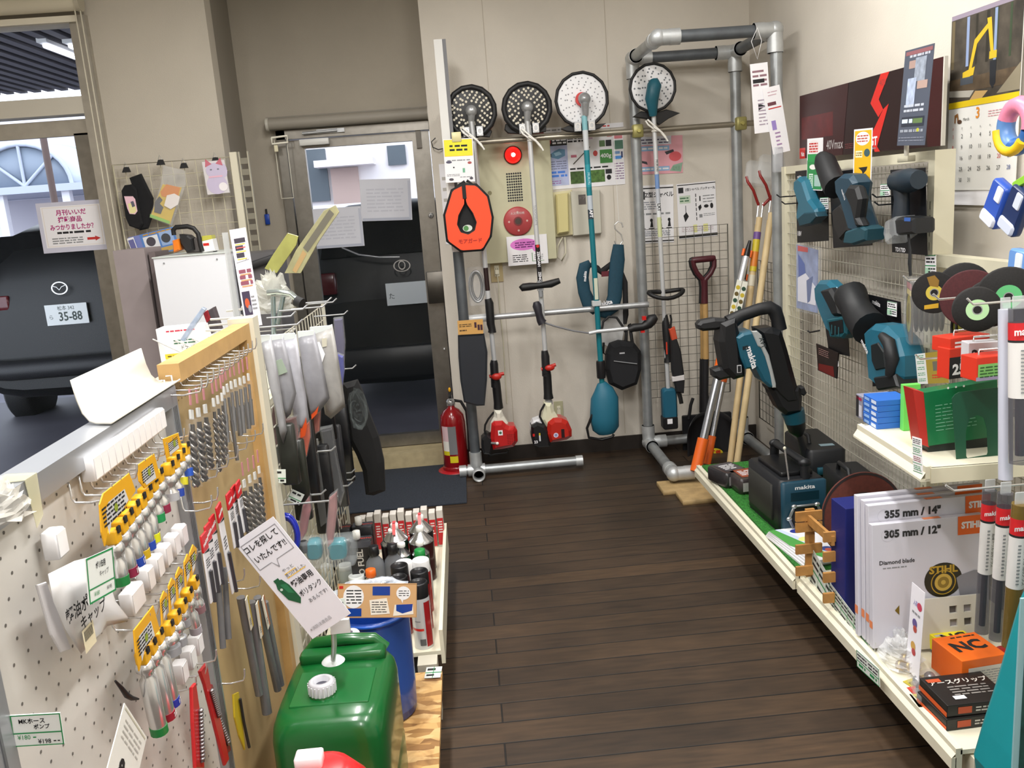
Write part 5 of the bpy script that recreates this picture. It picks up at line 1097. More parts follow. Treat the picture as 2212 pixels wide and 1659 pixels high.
q=tr(mx,(1764,742),(1812,762),(1808,818),(1768,800)); m=MB(); m.bprism(q[::-1],-.003,.003,.001,M('1a1112',.4)); q=tr(mx,(1768,785),(1800,792),(1802,815),(1768,799),dz=.004); m.poly(q[::-1],.0036,M('7d1c1a')); q=tr(mx,(1768,750),(1790,775),dz=.004); m.lines(q[0][0],q[1][1],q[1][0],q[0][1],4,.0037,M('b08a84'),.35,3); m.build('printed_card',t)
# hooks on the mesh
for k,(x,y) in enumerate(((1694,425),(1705,440),(1905,425),(1910,442))):
 q=P(x,y,'x',XM-.1); m=MB(); m.tube([(XM,q.y,q.z),(q.x-.02,q.y,q.z),(q.x-.035,q.y,q.z+.012)],.003,BK2,6)
 tag(m.build('mesh_hook'),('black hook poking out left of the leftmost teal tool, upper one','black hook poking out left of the leftmost teal tool, lower one','black hook left of the black drill, upper one','black hook left of the black drill, lower one')[k],'hook','hooks on the wire mesh')
# ================================================================== grinding discs
def gdisc(c,r,th,label,face,mid,midr,tilt=0,back=None):
 mx=F_back(P(*c[:2],'x',c[2]),0)@RY(-math.radians(28+tilt)); t=thing('grinding_disc',label,'disc',mx,'grinding discs on hooks')
 m=MB(); m.lathe([(.011,th/2),(r*.96,th/2),(r,th*.35),(r,-th*.35),(r*.96,-th/2),(.011,-th/2)],face,36); m.build('abrasive',t)
 m=MB()
 if mid:m.ring(0,0,.011,midr,th/2+.0008,mid,28)
 m.ring(0,0,.0095,.012,th/2+.001,STEEL,16); m.build('centre_label',t)
 return t,mx
DK=M('1c1b1b',.85,0,.3,200); DM=M('4c2024',.8,0,.2,200)
t,mx=gdisc((2018,632,1.34),.060,.006,'black grinding disc with a yellow centre hanging at the left of the disc cluster',DK,M('c9b84a',.5),.022)
m=MB(); m.poly([(-.02,.045),(0,.05),(.012,.035),(.01,.015),(-.012,.02)],.0041,M('8a6a2a')); m.poly([(-.025,-.036),(.012,-.03),(.012,-.044),(-.025,-.048)],.0042,M('c8a02a')); m.build('printed_mark',t)
gdisc((2082,622,1.42),.072,.02,'black stack of discs behind the yellow-centred grinding disc',DK,None,.02)
t,mx=gdisc((2098,645,1.36),.078,.005,'maroon disc with a white corner sticker, half behind the green-centred wheel',DM,M('b8d8c0',.5),.02)
m=MB(); m.poly([(.02,.045),(.04,.055),(.05,.035),(.028,.028)],.004,PAPER); m.poly([(-.01,-.03),(.0,-.03),(.004,-.055),(-.008,-.055)],.004,PAPER); m.build('sticker',t)
gdisc((2110,668,1.26),.056,.022,'black wheel with a pale green centre label facing the front',DK,M('b4dca8',.5),.026,-4)
gdisc((2140,655,1.33),.060,.02,'black wheel with green label just behind the pale green centred wheel',DK,M('7fc878',.5),.03)
gdisc((2178,640,1.36),.074,.02,'black wheel with a green label at the far right of the disc cluster',DK,M('5fb878',.5),.03)
# disc case
mx=F_right(P(1965,670,'x',1.44))@RY(-.35); t=thing('disc_case','clear plastic case holding a stack of yellow-centred blades, left of the grinding discs','case',mx)
m=MB(); m.rbox((0,0,-.0),(.14,.20,.004),.0018,M('4b463e',.4)); m.disc(0,-.01,.052,.0026,M('b6a83a',.4,.4),32,.062); m.disc(0,-.01,.03,.003,M('9a8a3a',.4,.4),20,.036); m.rect(-.055,.07,.055,.09,.0027,M('a86a70')); m.rect(-.05,.05,.05,.068,.0028,M('c9b878')); m.build('front_card',t)
MB().rbox((0,0,-.05),(.15,.21,.12),.01,M('d8dadc',.05,0,0,8,0,0,.18)).build('clear_case',t)
for k in range(6):m=MB(); m.lathe([(.01,.001),(.062,.001),(.062,-.001),(.01,-.001)],M('5a5648',.4,.5),28,(0,-.01,-.02-k*.015)); m.build('blade',t)
# amber packs and hook rods in the cluster
for k,(x,y,X,lab) in enumerate(((2030,600,1.45,'long wire hook above the clear blade case'),(2110,640,1.30,'wire hook carrying the black grinding wheels'),(2060,770,1.40,'wire hook over the red boxes'),(2190,650,1.30,'wire hook carrying the frosted tube'))):
 q=P(x,y,'x',X); m=MB(); m.tube([(XM,q.y,q.z),(q.x-.10,q.y,q.z),(q.x-.115,q.y,q.z+.015)],.003,CHROME,8); tag(m.build('display_hook'),lab,'hook','display hooks among the discs')
mx=F_right(P(2075,720,'x',1.46))@RY(-.3); t=thing('sanding_pack','amber wrapped pack hanging under the maroon disc','package',mx)
MB().rbox((0,0,0),(.17,.08,.02),.005,M('7d7a2c',.3,0,.4,30)).build('amber_wrap',t); m=MB(); m.tube([(.03*math.cos(2*PI*k/16)-.02,.012+.03*math.sin(2*PI*k/16),.014) for k in range(16)],.004,INK,6,closed=True); m.build('rubber_ring',t)
# tape rule packets (amber card) and tag strip
def g3(s):s.r(0,0,.32,1,M('dfe2de')); [s.l(.04,.04+k*.19,.28,.16+k*.19,2,GREEN,.4,k+3) for k in range(5)]; s.r(.34,0,1,1,M('a08a34')); s.r(.55,.3,.8,.6,M('6a6658')); s.r(.82,.35,.95,.6,M('8a8a2c')); s.l(.5,.7,.8,.85,2,RED,.5,3)
poster((1979,765),(2046,757),(1982,830),'amber blister pack with a strip of price labels, above the green metal box',g3,1.40,cat='package',name='blister_pack',ax='x')
# red boxes
def box3(name,label,cat,c,d,rz,cols,group=None,rx=0,draw=None,bev=.002):
 mx=T(*c)@RZ(rz)@RX(rx); t=thing(name,label,cat,mx,group)
 MB().box((0,0,0),d,cols).build('carton',t,bev=bev)
 if draw:
  m=MB(); draw(m,d); m.build('print',t)
 return t
def pr_front(m,d,fn):# draw on the -Y face: local (x, z)
 mm=MB(); fn(mm); R_=Matrix(((1,0,0,0),(0,0,-1,-d[1]/2-.0008),(0,1,0,0),(0,0,0,1)))
 for mi_,f in zip(mm.mi,mm.f):
  m.add([R_@Vector(mm.v[i]) for i in f],[tuple(range(len(f)))],mm.mats[mi_])
def pr_top(m,d,fn):
 mm=MB(); fn(mm)
 for mi_,f in zip(mm.mi,mm.f):m.add([Vector(mm.v[i])+Vector((0,0,d[2]/2+.0008)) for i in f],[tuple(range(len(f)))],mm.mats[mi_])
RB=M('d2331c',.45)
for k,(x,y,X,d,lab,rz) in enumerate(((2075,738,1.36,(.13,.07,.04),'red box at the top of the red box group, just under the discs',.2),(2068,780,1.34,(.09,.05,.085),'black, white and red box with large lettering, above the green metal box',.15),(2118,765,1.33,(.08,.05,.07),'white and black packet tilted on the red boxes',-.15),(2130,790,1.30,(.10,.06,.06),'red box with a green label, right end of the group',.1))):
 q=P(x,y,'x',X)
 def dr(m,d,k=k):
  def fn(mm):
   if k==1:mm.rect(-.045,-.042,.045,.018,0,INK); mm.text('25m',0,-.018,.04,.0006,PAPER,bold=.04); mm.text('70mm',.01,.008,.018,.0006,PAPER)
   if k==2:mm.rect(-.04,-.035,.04,.035,0,M('c9c9d0')); mm.text('25m',-.006,.005,.03,.0006,INK,bold=.05); mm.rect(-.035,-.03,.035,-.022,.0006,INK)
   if k==3:mm.rect(-.045,-.028,.02,.012,0,M('7fc06a')); mm.lines(-.04,-.024,.015,.008,4,.0006,M('2a5a2a'),.4,4); mm.rect(-.05,-.03,.05,-.02,.0004,M('9a90b0'))
   if k==0:mm.lines(-.05,-.01,.0,.012,2,0,PAPER,.5,5)
  pr_front(m,d,fn)
 box3('red_box' if k in (0,3) else 'boxed_blade',lab,'box',q,d,rz,RB if k != 2 else M('d6d4da',.4),'red boxes under the discs',draw=dr)
 m=MB(); m.tube([(XM,q.y,q.z+d[2]/2+.012),(q.x-.02,q.y,q.z+d[2]/2+.012),(q.x-.02,q.y,q.z+d[2]/2-.004)],.003,CHROME,6); tag(m.build('display_hook'),'wire hook holding the %s under the discs'%('topmost red box','black and white blade box','tilted white packet','red box with the green label')[k],'hook','display hooks under the discs')
# things standing on the upper shelf (shelf local frame: x to the wall, y away from camera)
def onshelf(name,label,cat,x,y,d,mat,rz=0,z0=0.0,tilt=0,group=None,draw=None):
 mx=mxs@T(x,y,z0+d[2]/2)@RZ(rz)@RY(tilt); t=thing(name,label,cat,mx,group)
 MB().box((0,0,0),d,mat).build('carton',t,bev=.0015)
 if draw:m=MB(); draw(m,d); m.build('print',t)
 return t
def side_print(m,d,bars):# on the -x face
 for (y0,z0,y1,z1,mt) in bars:m.add([(-d[0]/2-.0008,y1*d[1],z0*d[2]),(-d[0]/2-.0008,y0*d[1],z0*d[2]),(-d[0]/2-.0008,y0*d[1],z1*d[2]),(-d[0]/2-.0008,y1*d[1],z1*d[2])],[(0,1,2,3)],mt)
onshelf('small_box','grey and black box at the far end of the narrow shelf','box',.075,h_*1.0-.05,(.10,.05,.075),M('8f8fa0',.5),draw=lambda m,d:side_print(m,d,[(-.45,-.4,.0,.1,M('c9c9d4')),(.05,-.45,.45,.45,INK),(-.4,.3,.4,.42,M('a8284c'))]))
for k in range(5):
 onshelf('blue_box','flat blue and white box, %s from the bottom of the stack on the narrow shelf'%ORD[k],'box',.072,h_-.14,(.10,.10,.0175),M('2f6cc8',.45),.03*(k%2),.018*k,0,'flat blue boxes stacked on the narrow shelf',lambda m,d:side_print(m,d,[(-.45,-.3,-.1,.3,M('cfdcf4')),(.05,-.3,.4,.2,M('8fb4e8'))]))
onshelf('green_folder','bright lime green box standing between the blue boxes and the green metal box','box',.11,h_-.215,(.05,.022,.14),M('6fd45c',.45),0)
# green metal box built from its traced front, standing across the shelf
mx=F_back(mxs@Vector((.07,.13,.14)),0)@RZ(.06)
t=thing('steel_case','dark green metal case with a red side standing on the narrow shelf','case',mx@T(0,0,0))
fr=tr(mx,(1992,846),(2150,818),(2155,940),(2002,962)); GC=M('0f6a3e',.4,0,.1,20)
m=MB(); m.bprism(fr[::-1],-.03,.01,.002,GC); m.build('lid',t)
lo=tr(mx,(2002,960),(2155,938),(2150,985),(2008,995)); m=MB(); m.bprism(lo[::-1],-.04,.0,.002,M('1a2623',.5)); m.build('lower_shell',t)
sd=tr(mx,(1969,840),(1992,846),(2004,965),(1986,958)); m=MB(); m.bprism(sd[::-1],-.045,.008,.001,M('b02a22',.4)); m.build('red_side',t)
m=MB(); a,b=tr(mx,(2020,872),(2110,920),dz=.011)
m.lines(a[0],b[1],b[0],a[1],8,.0112,M('6aa486'),.25,5)
for x in (2048,2065,2082):v=tr(mx,(x,838-(x-2048)*.12),dz=.011)[0]; m.disc(v[0],v[1],.003,.0113,WHITE,8)
m.build('print',t)
mx=F_back(mxs@Vector((.12,.055,.12)),0)@RZ(.06)
t=thing('bookend','dark green metal bookend with an arched cutout in front of the green metal case','bookend',mx)
ou=tr(mx,(2056,860),(2066,848),(2160,836),(2168,996),(2066,1000))
ih=tr(mx,(2087,990),(2086,930),(2094,904),(2110,896),(2125,902),(2132,928),(2134,982))
m=MB(); annulus(m,ou,ih,-.001,.001,M('0c4a34',.45)); m.build('plate',t)
m=MB(); hh=tr(mx,(2088,938),(2090,918),(2099,904),(2110,900),(2122,906),(2130,930)); m.poly(hh[::-1],-.006,M('1a7a4c',.4)); m.build('case_behind',t) if False else None
# price label strip hanging on shelf corner
def g4(s):
 for k in range(4):s.l(.1,.03+k*.25,.9,.18+k*.25,3,(INK,GREEN,M('8a3040'),GREEN)[k],.4,k+2); s.r(0,.22+k*.25,1,.235+k*.25,GREEN)
poster((1970,942),(1990,948),(1974,1018),'strip of price labels hanging at the near corner of the narrow shelf',g4,1.10,cat='price tag',name='price_label',ax='x')
# hanging tubes
def tubepack(c_top,c_bot,X,r,label,body,band=True,cap=True):
 a,b=P(*c_top,'x',X),P(*c_bot,'x',X); L=(a-b).length
 mx=frame(b,(1,0,0),a-b); t=thing('drill_bit_tube',label,'tube',mx,'drill bit tubes on hooks'); tl=Vector((0,1,0))
 m=MB(); m.cyl((0,0,0),(0,L,0),r,body,n=18); m.build('tube',t)
 if band:
  m=MB(); m.cyl((0,L*.80,0),(0,L*.91,0),r*1.02,M('c8242a',.4),n=18,caps=False); m.cyl((0,L*.43,0),(0,L*.785,0),r*1.02,M('dcdad8',.5),n=18,caps=False); m.cyl((0,L*.785,0),(0,L*.80,0),r*1.022,INK,n=18,caps=False)
  m.text('makita',0,L*.855,r*.95,r*1.04,PAPER,bold=.03); m.text('超硬ドリル SDSプラス',.35*r,L*.60,r*.55,r*1.03,INK,rot=-PI/2); m.lines(-r*.6,L*.46,-r*.2,L*.75,12,r*1.02,GREY,.4,4); m.build('label_band',t)
  m=MB(); m.cyl((0,L*.05,0),(0,L*.75,0),r*.45,M('4a4a50',.35,.8),n=10); m.build('drill_bit',t)
 m=MB(); m.rbox((0,L+.012,0),(r*1.5,.03,.004),.0015,M('d9dde0',.1,0,0,8,0,0,.4)); m.build('hang_tab',t)
 return t
TB1=M('5a5a62',.12,0,.2,6,0,0,.55)
tubepack((2172,668),(2172,1035),1.22,.0155,'long frosted white tube hanging at the right edge above the white boxes',M('c4c7d6',.3,0,0,8,0,0,.93),False)
m=MB(); a=P(2163,880,'x',1.204); m.box(a,(.001,.018,.14),M('d9d6d0',.5)); a=P(2163,890,'x',1.2035)
tubepack((2204,665),(2204,1000),1.22,.024,'wide dark tube with a red heading cut off by the right edge of the photo',TB1)
tubepack((2138,1058),(2120,1365),1.24,.0165,'drill bit tube on the low right hook, leftmost of the four',TB1)
tubepack((2172,1065),(2152,1380),1.20,.0165,'drill bit tube on the low right hook, second from the left',TB1)
tubepack((2205,1088),(2182,1395),1.16,.018,'amber-bodied drill bit tube on the low right hook, third from the left',M('7a6430',.15,0,.2,6,0,0,.8))
m=MB(); q=P(2170,1050,'x',1.20); m.tube([(XM,q.y,q.z),(1.08,q.y,q.z),(1.06,q.y,q.z+.015)],.003,CHROME,8); tag(m.build('display_hook'),'wire hook carrying the row of red-headed drill bit tubes','hook')
m=MB(); m.bb((1.20,1.60,q.z+.02),(1.62,2.25,q.z+.026),M('c9c4b0',.5)) if False else None
# colourful items at the right edge
mx=F_right(P(2200,272,'x',1.52)); t=thing('colour_ring','round pink, blue and yellow plastic toy-like ring at the right edge beside the calendar','ring',mx)
m=MB()
for a0,a1,col in ((-.1,1.25,'e88aa8'),(1.25,2.0,'5a86c0'),(2.0,2.7,'2b62a8')):
 m.tube([(.055*math.cos(a0*PI/1*.7+(a1-a0)*.7*PI*k/10),.055*math.sin(a0*PI*.7+(a1-a0)*.7*PI*k/10),0) for k in range(11)],.024,M(col,.35),10)
m.build('ring_body',t); m=MB(); m.tube([(.06*math.cos(PI*(1.0+.8*k/8)),.06*math.sin(PI*(1.0+.8*k/8))-.006,.02) for k in range(9)],.014,YEL,8); m.build('yellow_arc',t)
for k,(x,y,lab,c1,c2,r_) in enumerate(((2155,440,'blue and white packet hanging at the right edge below the calendar, left one','2f56b8','dfe4f2',.5),(2196,455,'dark blue and white packet hanging at the right edge, right one','1a2f5c','cfd8ea',.5),(2203,590,'blue, green and white packet hanging lowest at the right edge','6a98d8','dfe8ee',.1))):
 mx=F_right(P(x,y,'x',1.50))@RZ(-r_); t=thing('hanging_packet',lab,'package',mx,'blue packets at the right edge')
 MB().rbox((0,0,0),(.075,.13,.03),.012,M(c1,.35)).build('packet',t); m=MB(); m.rbox((0,-.045,.005),(.07,.035,.03),.01,M(c2,.35)); m.rbox((.012,.035,.004),(.03,.045,.028),.006,M(c2,.35)); m.build('white_panel',t)
mx=F_right(P(2208,392,'x',1.50))@RZ(.35); o=MB().rbox((0,0,0),(.07,.022,.012),.005,M('8cc63a',.4)).build('green_tag'); o.matrix_world=mx; tag(o,'lime green plastic strip at the right edge below the calendar','strip')
# ================================================================== on the low shelf
TURF=M('2f7a2c',.95,0,.45,90,.6)
o=MB().bb((LX+.0,2.76,LZ+.001),(XM-.01,4.0,LZ+.009),TURF).build('turf_mat'); tag(o,'green artificial turf sheet covering the far half of the low shelf','turf')
m=MB(); rt=random.Random(5)
for k in range(5200):
 x=rt.uniform(LX+.002,XM-.02); y=rt.uniform(2.77,3.99);
 if x>LX+.12 and 2.9<y<3.9 and rt.random()<.6:continue
 a=rt.uniform(0,PI); dx,dy=.0012*math.cos(a),.0012*math.sin(a); lx,ly=rt.uniform(-.003,.003),rt.uniform(-.003,.003)
 m.add([(x-dx,y-dy,LZ+.008),(x+dx,y+dy,LZ+.008),(x+lx,y+ly,LZ+.016)],[(0,1,2)],M('3c9434',.8))
tag(m.build('turf_blades'),'short green plastic blades of the turf sheet on the low shelf','turf',kind='stuff')
ZT=LZ+.010
# pouches
for k,(x,y,lab,rz) in enumerate(((1.115,3.72,'dark packaged tool pouch lying at the far left of the turf, darker one',.3),(1.165,3.62,'packaged pouch with orange and white print beside the radio on the turf',.1))):
 t=thing('packaged_pouch',lab,'package',T(x,y,ZT)@RZ(rz),'pouches on the turf')
 m=MB(); m.rbox((0,0,.035),(.13,.16,.07),.02,M('2e2c2e' if k==0 else '3a3434',.3,0,.3,30)); m.build('pouch',t)
 m=MB(); m.rect(-.04,-.05,.05,.06,.0712,M('4a4a50' if k==0 else '9a4a30',.4)); m.lines(-.03,-.03,.04,.04,4,.0716,PAPER,.5,k+3)
 m.grid(1,1,lambda u,v:(-.05+.09*u,-.081,.015+.04*v),M('8f8a8c' if k==0 else 'b8b4b4',.4)); m.build('print',t)
# jobsite radio
rx0,rx1,ry0=1.108,1.29,3.075
t=thing('jobsite_radio','big black and teal work site radio with a carrying handle, standing on the turf','radio',T((rx0+rx1)/2,ry0+.17,ZT)@RZ(.05)@Matrix.Diagonal((1,.78,.72,1)),None)
W_=rx1-rx0
m=MB(); m.rbox((0,.0,.15),(W_,.42,.29),.025,M('14161a',.5)); m.build('body',t)
m=MB(); m.rbox((.0,-.222,.15),(W_*.97,.03,.285),.012,M('133c4e',.45)); m.build('front_panel',t,label='teal front panel')
m=MB(); m.disc(0,0,.001,0,INK,4) if False else None
hx=[(-.05,.115),(.055,.115),(.078,.06),(.05,.0),(-.045,.0),(-.072,.055)]
hx=[(-.045,.165),(.045,.165),(.065,.10),(.045,.035),(-.045,.035),(-.065,.10)]
m.tube([(x,-.245,z) for x,z in hx],.007,M('8f9294',.35,.7),8,closed=True); m.build('speaker_bar',t,label='silver hexagonal speaker guard')
m=MB(); m.add([(x*.95,-.2385,.1+(z-.1)*.95) for x,z in hx][::-1],[tuple(range(6))],M('0b0c0e',.5)); m.build('speaker',t)
m=MB()
for x,z in hx:m=MB(); m.ell((x,-.247,z),(.012,.01,.012),M('c9cbcc',.25,.8),10,8); m.build('corner_cap',t)
m=MB(); m.box((0,-.238,.215),(.11,.004,.045),M('0e2c38',.3)); m.build('display',t)
m=MB().at(T(0,-.2385,.262)@RX(PI/2)); m.text('makita',0,0,.03,0,PAPER,bold=.02); m.build('lettering',t)
m=MB(); m.rbox((-W_/2-.002,.02,.15),(.012,.30,.2),.004,M('2a2a26',.6)); m.build('side_speaker',t)
m=MB()
for sy in (-.19,.19):m.cyl((.02,sy,.27),(.02,sy*.95,.37),.019,M('17191c',.45),n=14); m.ell((.02,sy*.95,.375),(.024,.024,.024),M('17191c',.45),12,8)
m.cyl((.02,-.18,.378),(.02,.18,.378),.017,M('17191c',.45),n=14); m.build('carrying_handle',t)
m=MB(); m.cyl((-.045,-.19,.28),(-.055,-.17,.46),.0035,CHROME,n=8); m.cyl((-.045,-.19,.27),(-.045,-.19,.285),.007,STEEL); m.ell((-.055,-.17,.462),(.006,.006,.01),M('d8d4c0',.4)); m.build('antenna',t)
m=MB(); m.rbox((0,0,.305),(W_*.7,.3,.03),.008,M('0e0f12',.4)); m.build('lid',t)
for sx in (-1,1):m=MB(); m.rbox((sx*(W_/2-.03),0,.0),(.05,.4,.012),.004,BK2); m.build('foot',t)
# black tool cases behind it
for k,(x,y,d,lab) in enumerate(((1.47,3.22,(.15,.30,.17),'black tool case lying between the radio and the wire mesh'),(1.47,3.62,(.16,.34,.20),'black tool case behind the radio under the jackhammer chisel'))):
 t=thing('tool_case',lab,'case',T(x,y,ZT+d[2]/2)@RZ(-.05),'black tool cases on the turf')
 MB().rbox((0,0,0),d,.02,M('121418',.5)).build('shell',t); m=MB(); m.rbox((-.0,-d[1]/2-.006,.01),(.09,.02,.03),.004,M('1c4a58',.4)); m.build('latch',t)
 m=MB(); m.tube([(-.04,-.06,d[2]/2),(-.04,-.05,d[2]/2+.03),(-.04,.05,d[2]/2+.03),(-.04,.06,d[2]/2)],.009,BK2,8); m.build('handle',t)
 m=MB(); m.box((.02,-d[1]*.3,d[2]/2+.001),(.06,.03,.001),M('7f97a0',.4)); m.build('label',t)
# jackhammer
mx=F_back(P(1640,850,'y',3.50)); t=thing('demolition_hammer','large black and teal demolition hammer leaning chisel down beside the work radio','power tool',mx)
pprism(t,'motor_housing',mx,[(1560,700),(1592,688),(1600,720),(1605,780),(1612,800),(1612,815),(1588,822),(1566,800),(1556,740)],-.06,.06,M('141518',.5),.02)
pprism(t,'side_handle_upper',mx,[(1508,702),(1515,694),(1545,688),(1570,690),(1572,706),(1548,714),(1520,716),(1510,712)],-.03,.035,M('17181b',.55),.012)
pprism(t,'side_handle_lower',mx,[(1540,800),(1556,794),(1590,796),(1600,806),(1585,816),(1555,823),(1542,815)],-.03,.035,M('17181b',.55),.012)
ptube(t,'top_handle',mx,[(1575,698),(1600,682),(1640,668),(1662,664),(1674,672),(1680,690),(1684,712)],[.035,.026,.026,.028,.03,.028,.03],M('17181b',.55),.0,n=14)
pprism(t,'gear_housing',mx,[(1640,712),(1672,708),(1692,716),(1700,740),(1706,760),(1714,790),(1722,820),(1728,842),(1732,870),(1700,878),(1678,860),(1664,842),(1656,800),(1650,760)],-.07,.055,M('131417',.45),.025)
pprism(t,'teal_cover',mx,[(1592,730),(1606,720),(1626,716),(1640,722),(1650,750),(1660,780),(1670,815),(1676,838),(1664,838),(1650,826),(1636,800),(1634,796),(1612,798),(1602,775)],-.055,.072,M('17556a',.4,0,0,8,0,0,1,.2),.01)
pprism(t,'grey_trim',mx,[(1624,716),(1636,715),(1646,724),(1652,748),(1662,768),(1670,800),(1677,830),(1677,838),(1670,838),(1664,806),(1654,772),(1645,752),(1638,748)],.06,.078,M('a9adad',.4),.004)
m=MB(); v=tr(mx,(1624,772),(1646,740),dz=.075); ang=math.atan2(*(lambda a,b:(b[1]-a[1],b[0]-a[0]))(*tr(mx,(1619,750),(1631,790),dz=.075)))
m.text('makita',v[0][0],v[0][1],.036,.0735,PAPER,rot=ang,bold=.03); m.text('AVT',v[1][0],v[1][1],.024,.079,M('3c4446'),rot=ang,bold=.02); m.build('lettering',t)
m=MB()
for k in range(3):v=tr(mx,(1606+k*4,752-k),dz=.073)[0]; m.box((v[0],v[1],.073),(.006,.014,.002),BK2)
m.build('vents',t)
m=MB(); v=tr(mx,(1597,797),dz=.062)[0]; m.box((v[0],v[1],.061),(.018,.032,.003),M('c9c9cc')); m.box((v[0],v[1],.0625),(.013,.026,.002),BK2); m.build('switch_plate',t)
pprism(t,'barrel',mx,[(1664,838),(1730,838),(1736,860),(1734,892),(1700,898),(1684,884),(1668,852)],-.05,.05,M('16171a',.5),.018)
pprism(t,'side_knob',mx,[(1728,838),(1738,836),(1744,850),(1738,856),(1728,852)],-.02,.03,BK2,.006)
ptube(t,'teal_collar',mx,[(1712,888),(1716,900),(1718,912)],[.048,.045,.042],M('174e5e',.4),.0,n=18)
ptube(t,'tool_holder',mx,[(1718,910),(1722,928),(1728,942)],[.042,.036,.012],M('131416',.45),.0,n=18)
ptube(t,'chisel',mx,[(1726,935),(1734,965),(1745,1012)],[.014,.015,.014],M('1a1b1e',.4),.0,n=10)
# booklets
t=thing('booklet_stack','stack of white and green booklets with blue ovals on the near end of the turf','booklets',T(1.155,2.93,ZT)@RZ(.12)) if False else None
for k in range(4):
 o=thing('booklet','white and green booklet on the turf, %s'%('topmost with a blue oval cover','second from the top of the stack','third from the top of the stack','bottom of the stack')[3-k],'booklet',T(1.15+.004*k,2.93-.006*k,ZT+.008*k)@RZ(.10+.02*k),'booklets on the turf')
 MB().bb((-.075,-.15,0),(.075,.15,.0075),M('e6e6ea',.5)).build('pages',o)
 if k==3:
  m=MB(); m.poly([(-.075,.15),(-.03,.15),(.03,-.15),(-.02,-.15),(-.075,.0)],.0081,M('4f9a48')); m.poly([(-.05,.15),(-.03,.15),(.05,-.15),(.02,-.15)],.0083,M('c8d4ee')); m.disc(.025,.11,.034,.0085,M('27348c'),24,.02); m.disc(.03,-.075,.022,.0085,M('3a4a88'),20); m.disc(.03,-.085,.014,.0087,M('c05a4a'),16); m.disc(.01,.03,.03,.0084,M('dfe08a'),20,.022); m.build('cover_print',o)
# wooden lattice stand
WD=M('b98648',.6,0,.2,25,.2)
a=P(1790,1310,'z',LZ); t=thing('wooden_stand','small wooden slatted pallet stand holding price strips on the low shelf','stand',T(a.x+.012,a.y+.09,LZ)@Matrix.Diagonal((.85,1,.78,1)))
yy=-.03
for nm,y,xw in (('slatted_end',-.085,.0),('slatted_end',.10,-.02)):
 m=MB()
 for k,z in enumerate((.035,.125,.215,.30) if y<0 else (.05,.15,.25,.30)):m.box((.02+xw,y,z),(.105,.010,.042),WD)
 m.box((.03+xw,y+.012,.17),(.035,.012,.31),WD); m.build(nm,t)
m=MB(); m.box((.0,.005,.285),(.012,.20,.04),WD); m.build('cross_rail',t); m=MB(); m.box((.05,.005,.02),(.012,.20,.03),WD); m.build('cross_rail',t)
def strips(name,label,pts,X,n):
 # long strip of small labels standing along the shelf
 mx,w_,h_=qf('x',X,*pts); s=Sheet(w_,h_,M('cfd4cf',.5),.001)
 for i in range(n):
  for j in range(2):s.l(.01+i/n,.06+j*.5,.01+(i+.85)/n,.36+j*.5,2,INK,.45,i*2+j); s.r(i/n,.42+j*.5,(i+1)/n,.46+j*.5,GREEN)
  s.r(i/n,0,i/n+.006,1,GREEN)
 return s.done(name,label,'price tag',mx)
strips('price_strip','white and green price label strip leaning on the wooden slatted stand',((1738,1160),(1795,1255),(1742,1255)),1.09,4)
strips('price_strip','long white and green price label strip standing along the shelf edge before the white boxes',((1790,1255),(1888,1385),(1792,1310)),1.085,7)
mx,w_,h_=qf('x',LX-.04,(1856,1402),(1905,1445),(1847,1440)); s=Sheet(w_,.05,M('e2e6e2',.4),.002); s.border(GREEN,.015)
for i in range(2):s.l(.04+i*.5,.1,.46+i*.5,.5,2,INK,.4,i+4); s.r(i*.5,.55,i*.5+.5,.6,GREEN); s.l(.1+i*.5,.65,.4+i*.5,.9,1,GREEN,.6,5)
s.done('price_label','clear price holder with two labels tilted over the low shelf edge by the plastic bags','price tag',mx)
# big discs
def bigdisc(x,y,r,label,col,tilt):
 t=thing('cutting_wheel',label,'disc',T(x,y,LZ+r)@RZ(tilt)@RX(PI/2-.12),'large cutting wheels on the low shelf')
 m=MB(); m.lathe([(.015,.003),(r*.97,.003),(r,.001),(r,-.001),(r*.97,-.003),(.015,-.003)],col,48); m.build('abrasive',t)
 m=MB(); m.ring(0,0,r*.93,r*.985,.0036,M('2b2426',.6),48); m.ring(0,0,.015,r*.55,.0036,M('3a3230',.7),40); m.build('label_ring',t)
bigdisc(1.325,2.83,.158,'large maroon cutting wheel standing behind the navy box',M('5c2a20',.8,0,.2,80),.1)
bigdisc(1.25,2.385,.13,'maroon cutting wheel wedged between the navy box and the white boxes',M('5a261e',.8,0,.2,80),1.3)
for nm,lab,x,y,d,mt,rz in (('flat_box','tall navy blue flat box standing on edge behind the white boxes',1.222,2.49,(.27,.10,.35),M('17206a',.5),0.02),):
 box3(nm,lab,'box',(x,y,LZ+d[2]/2),d,rz,mt)
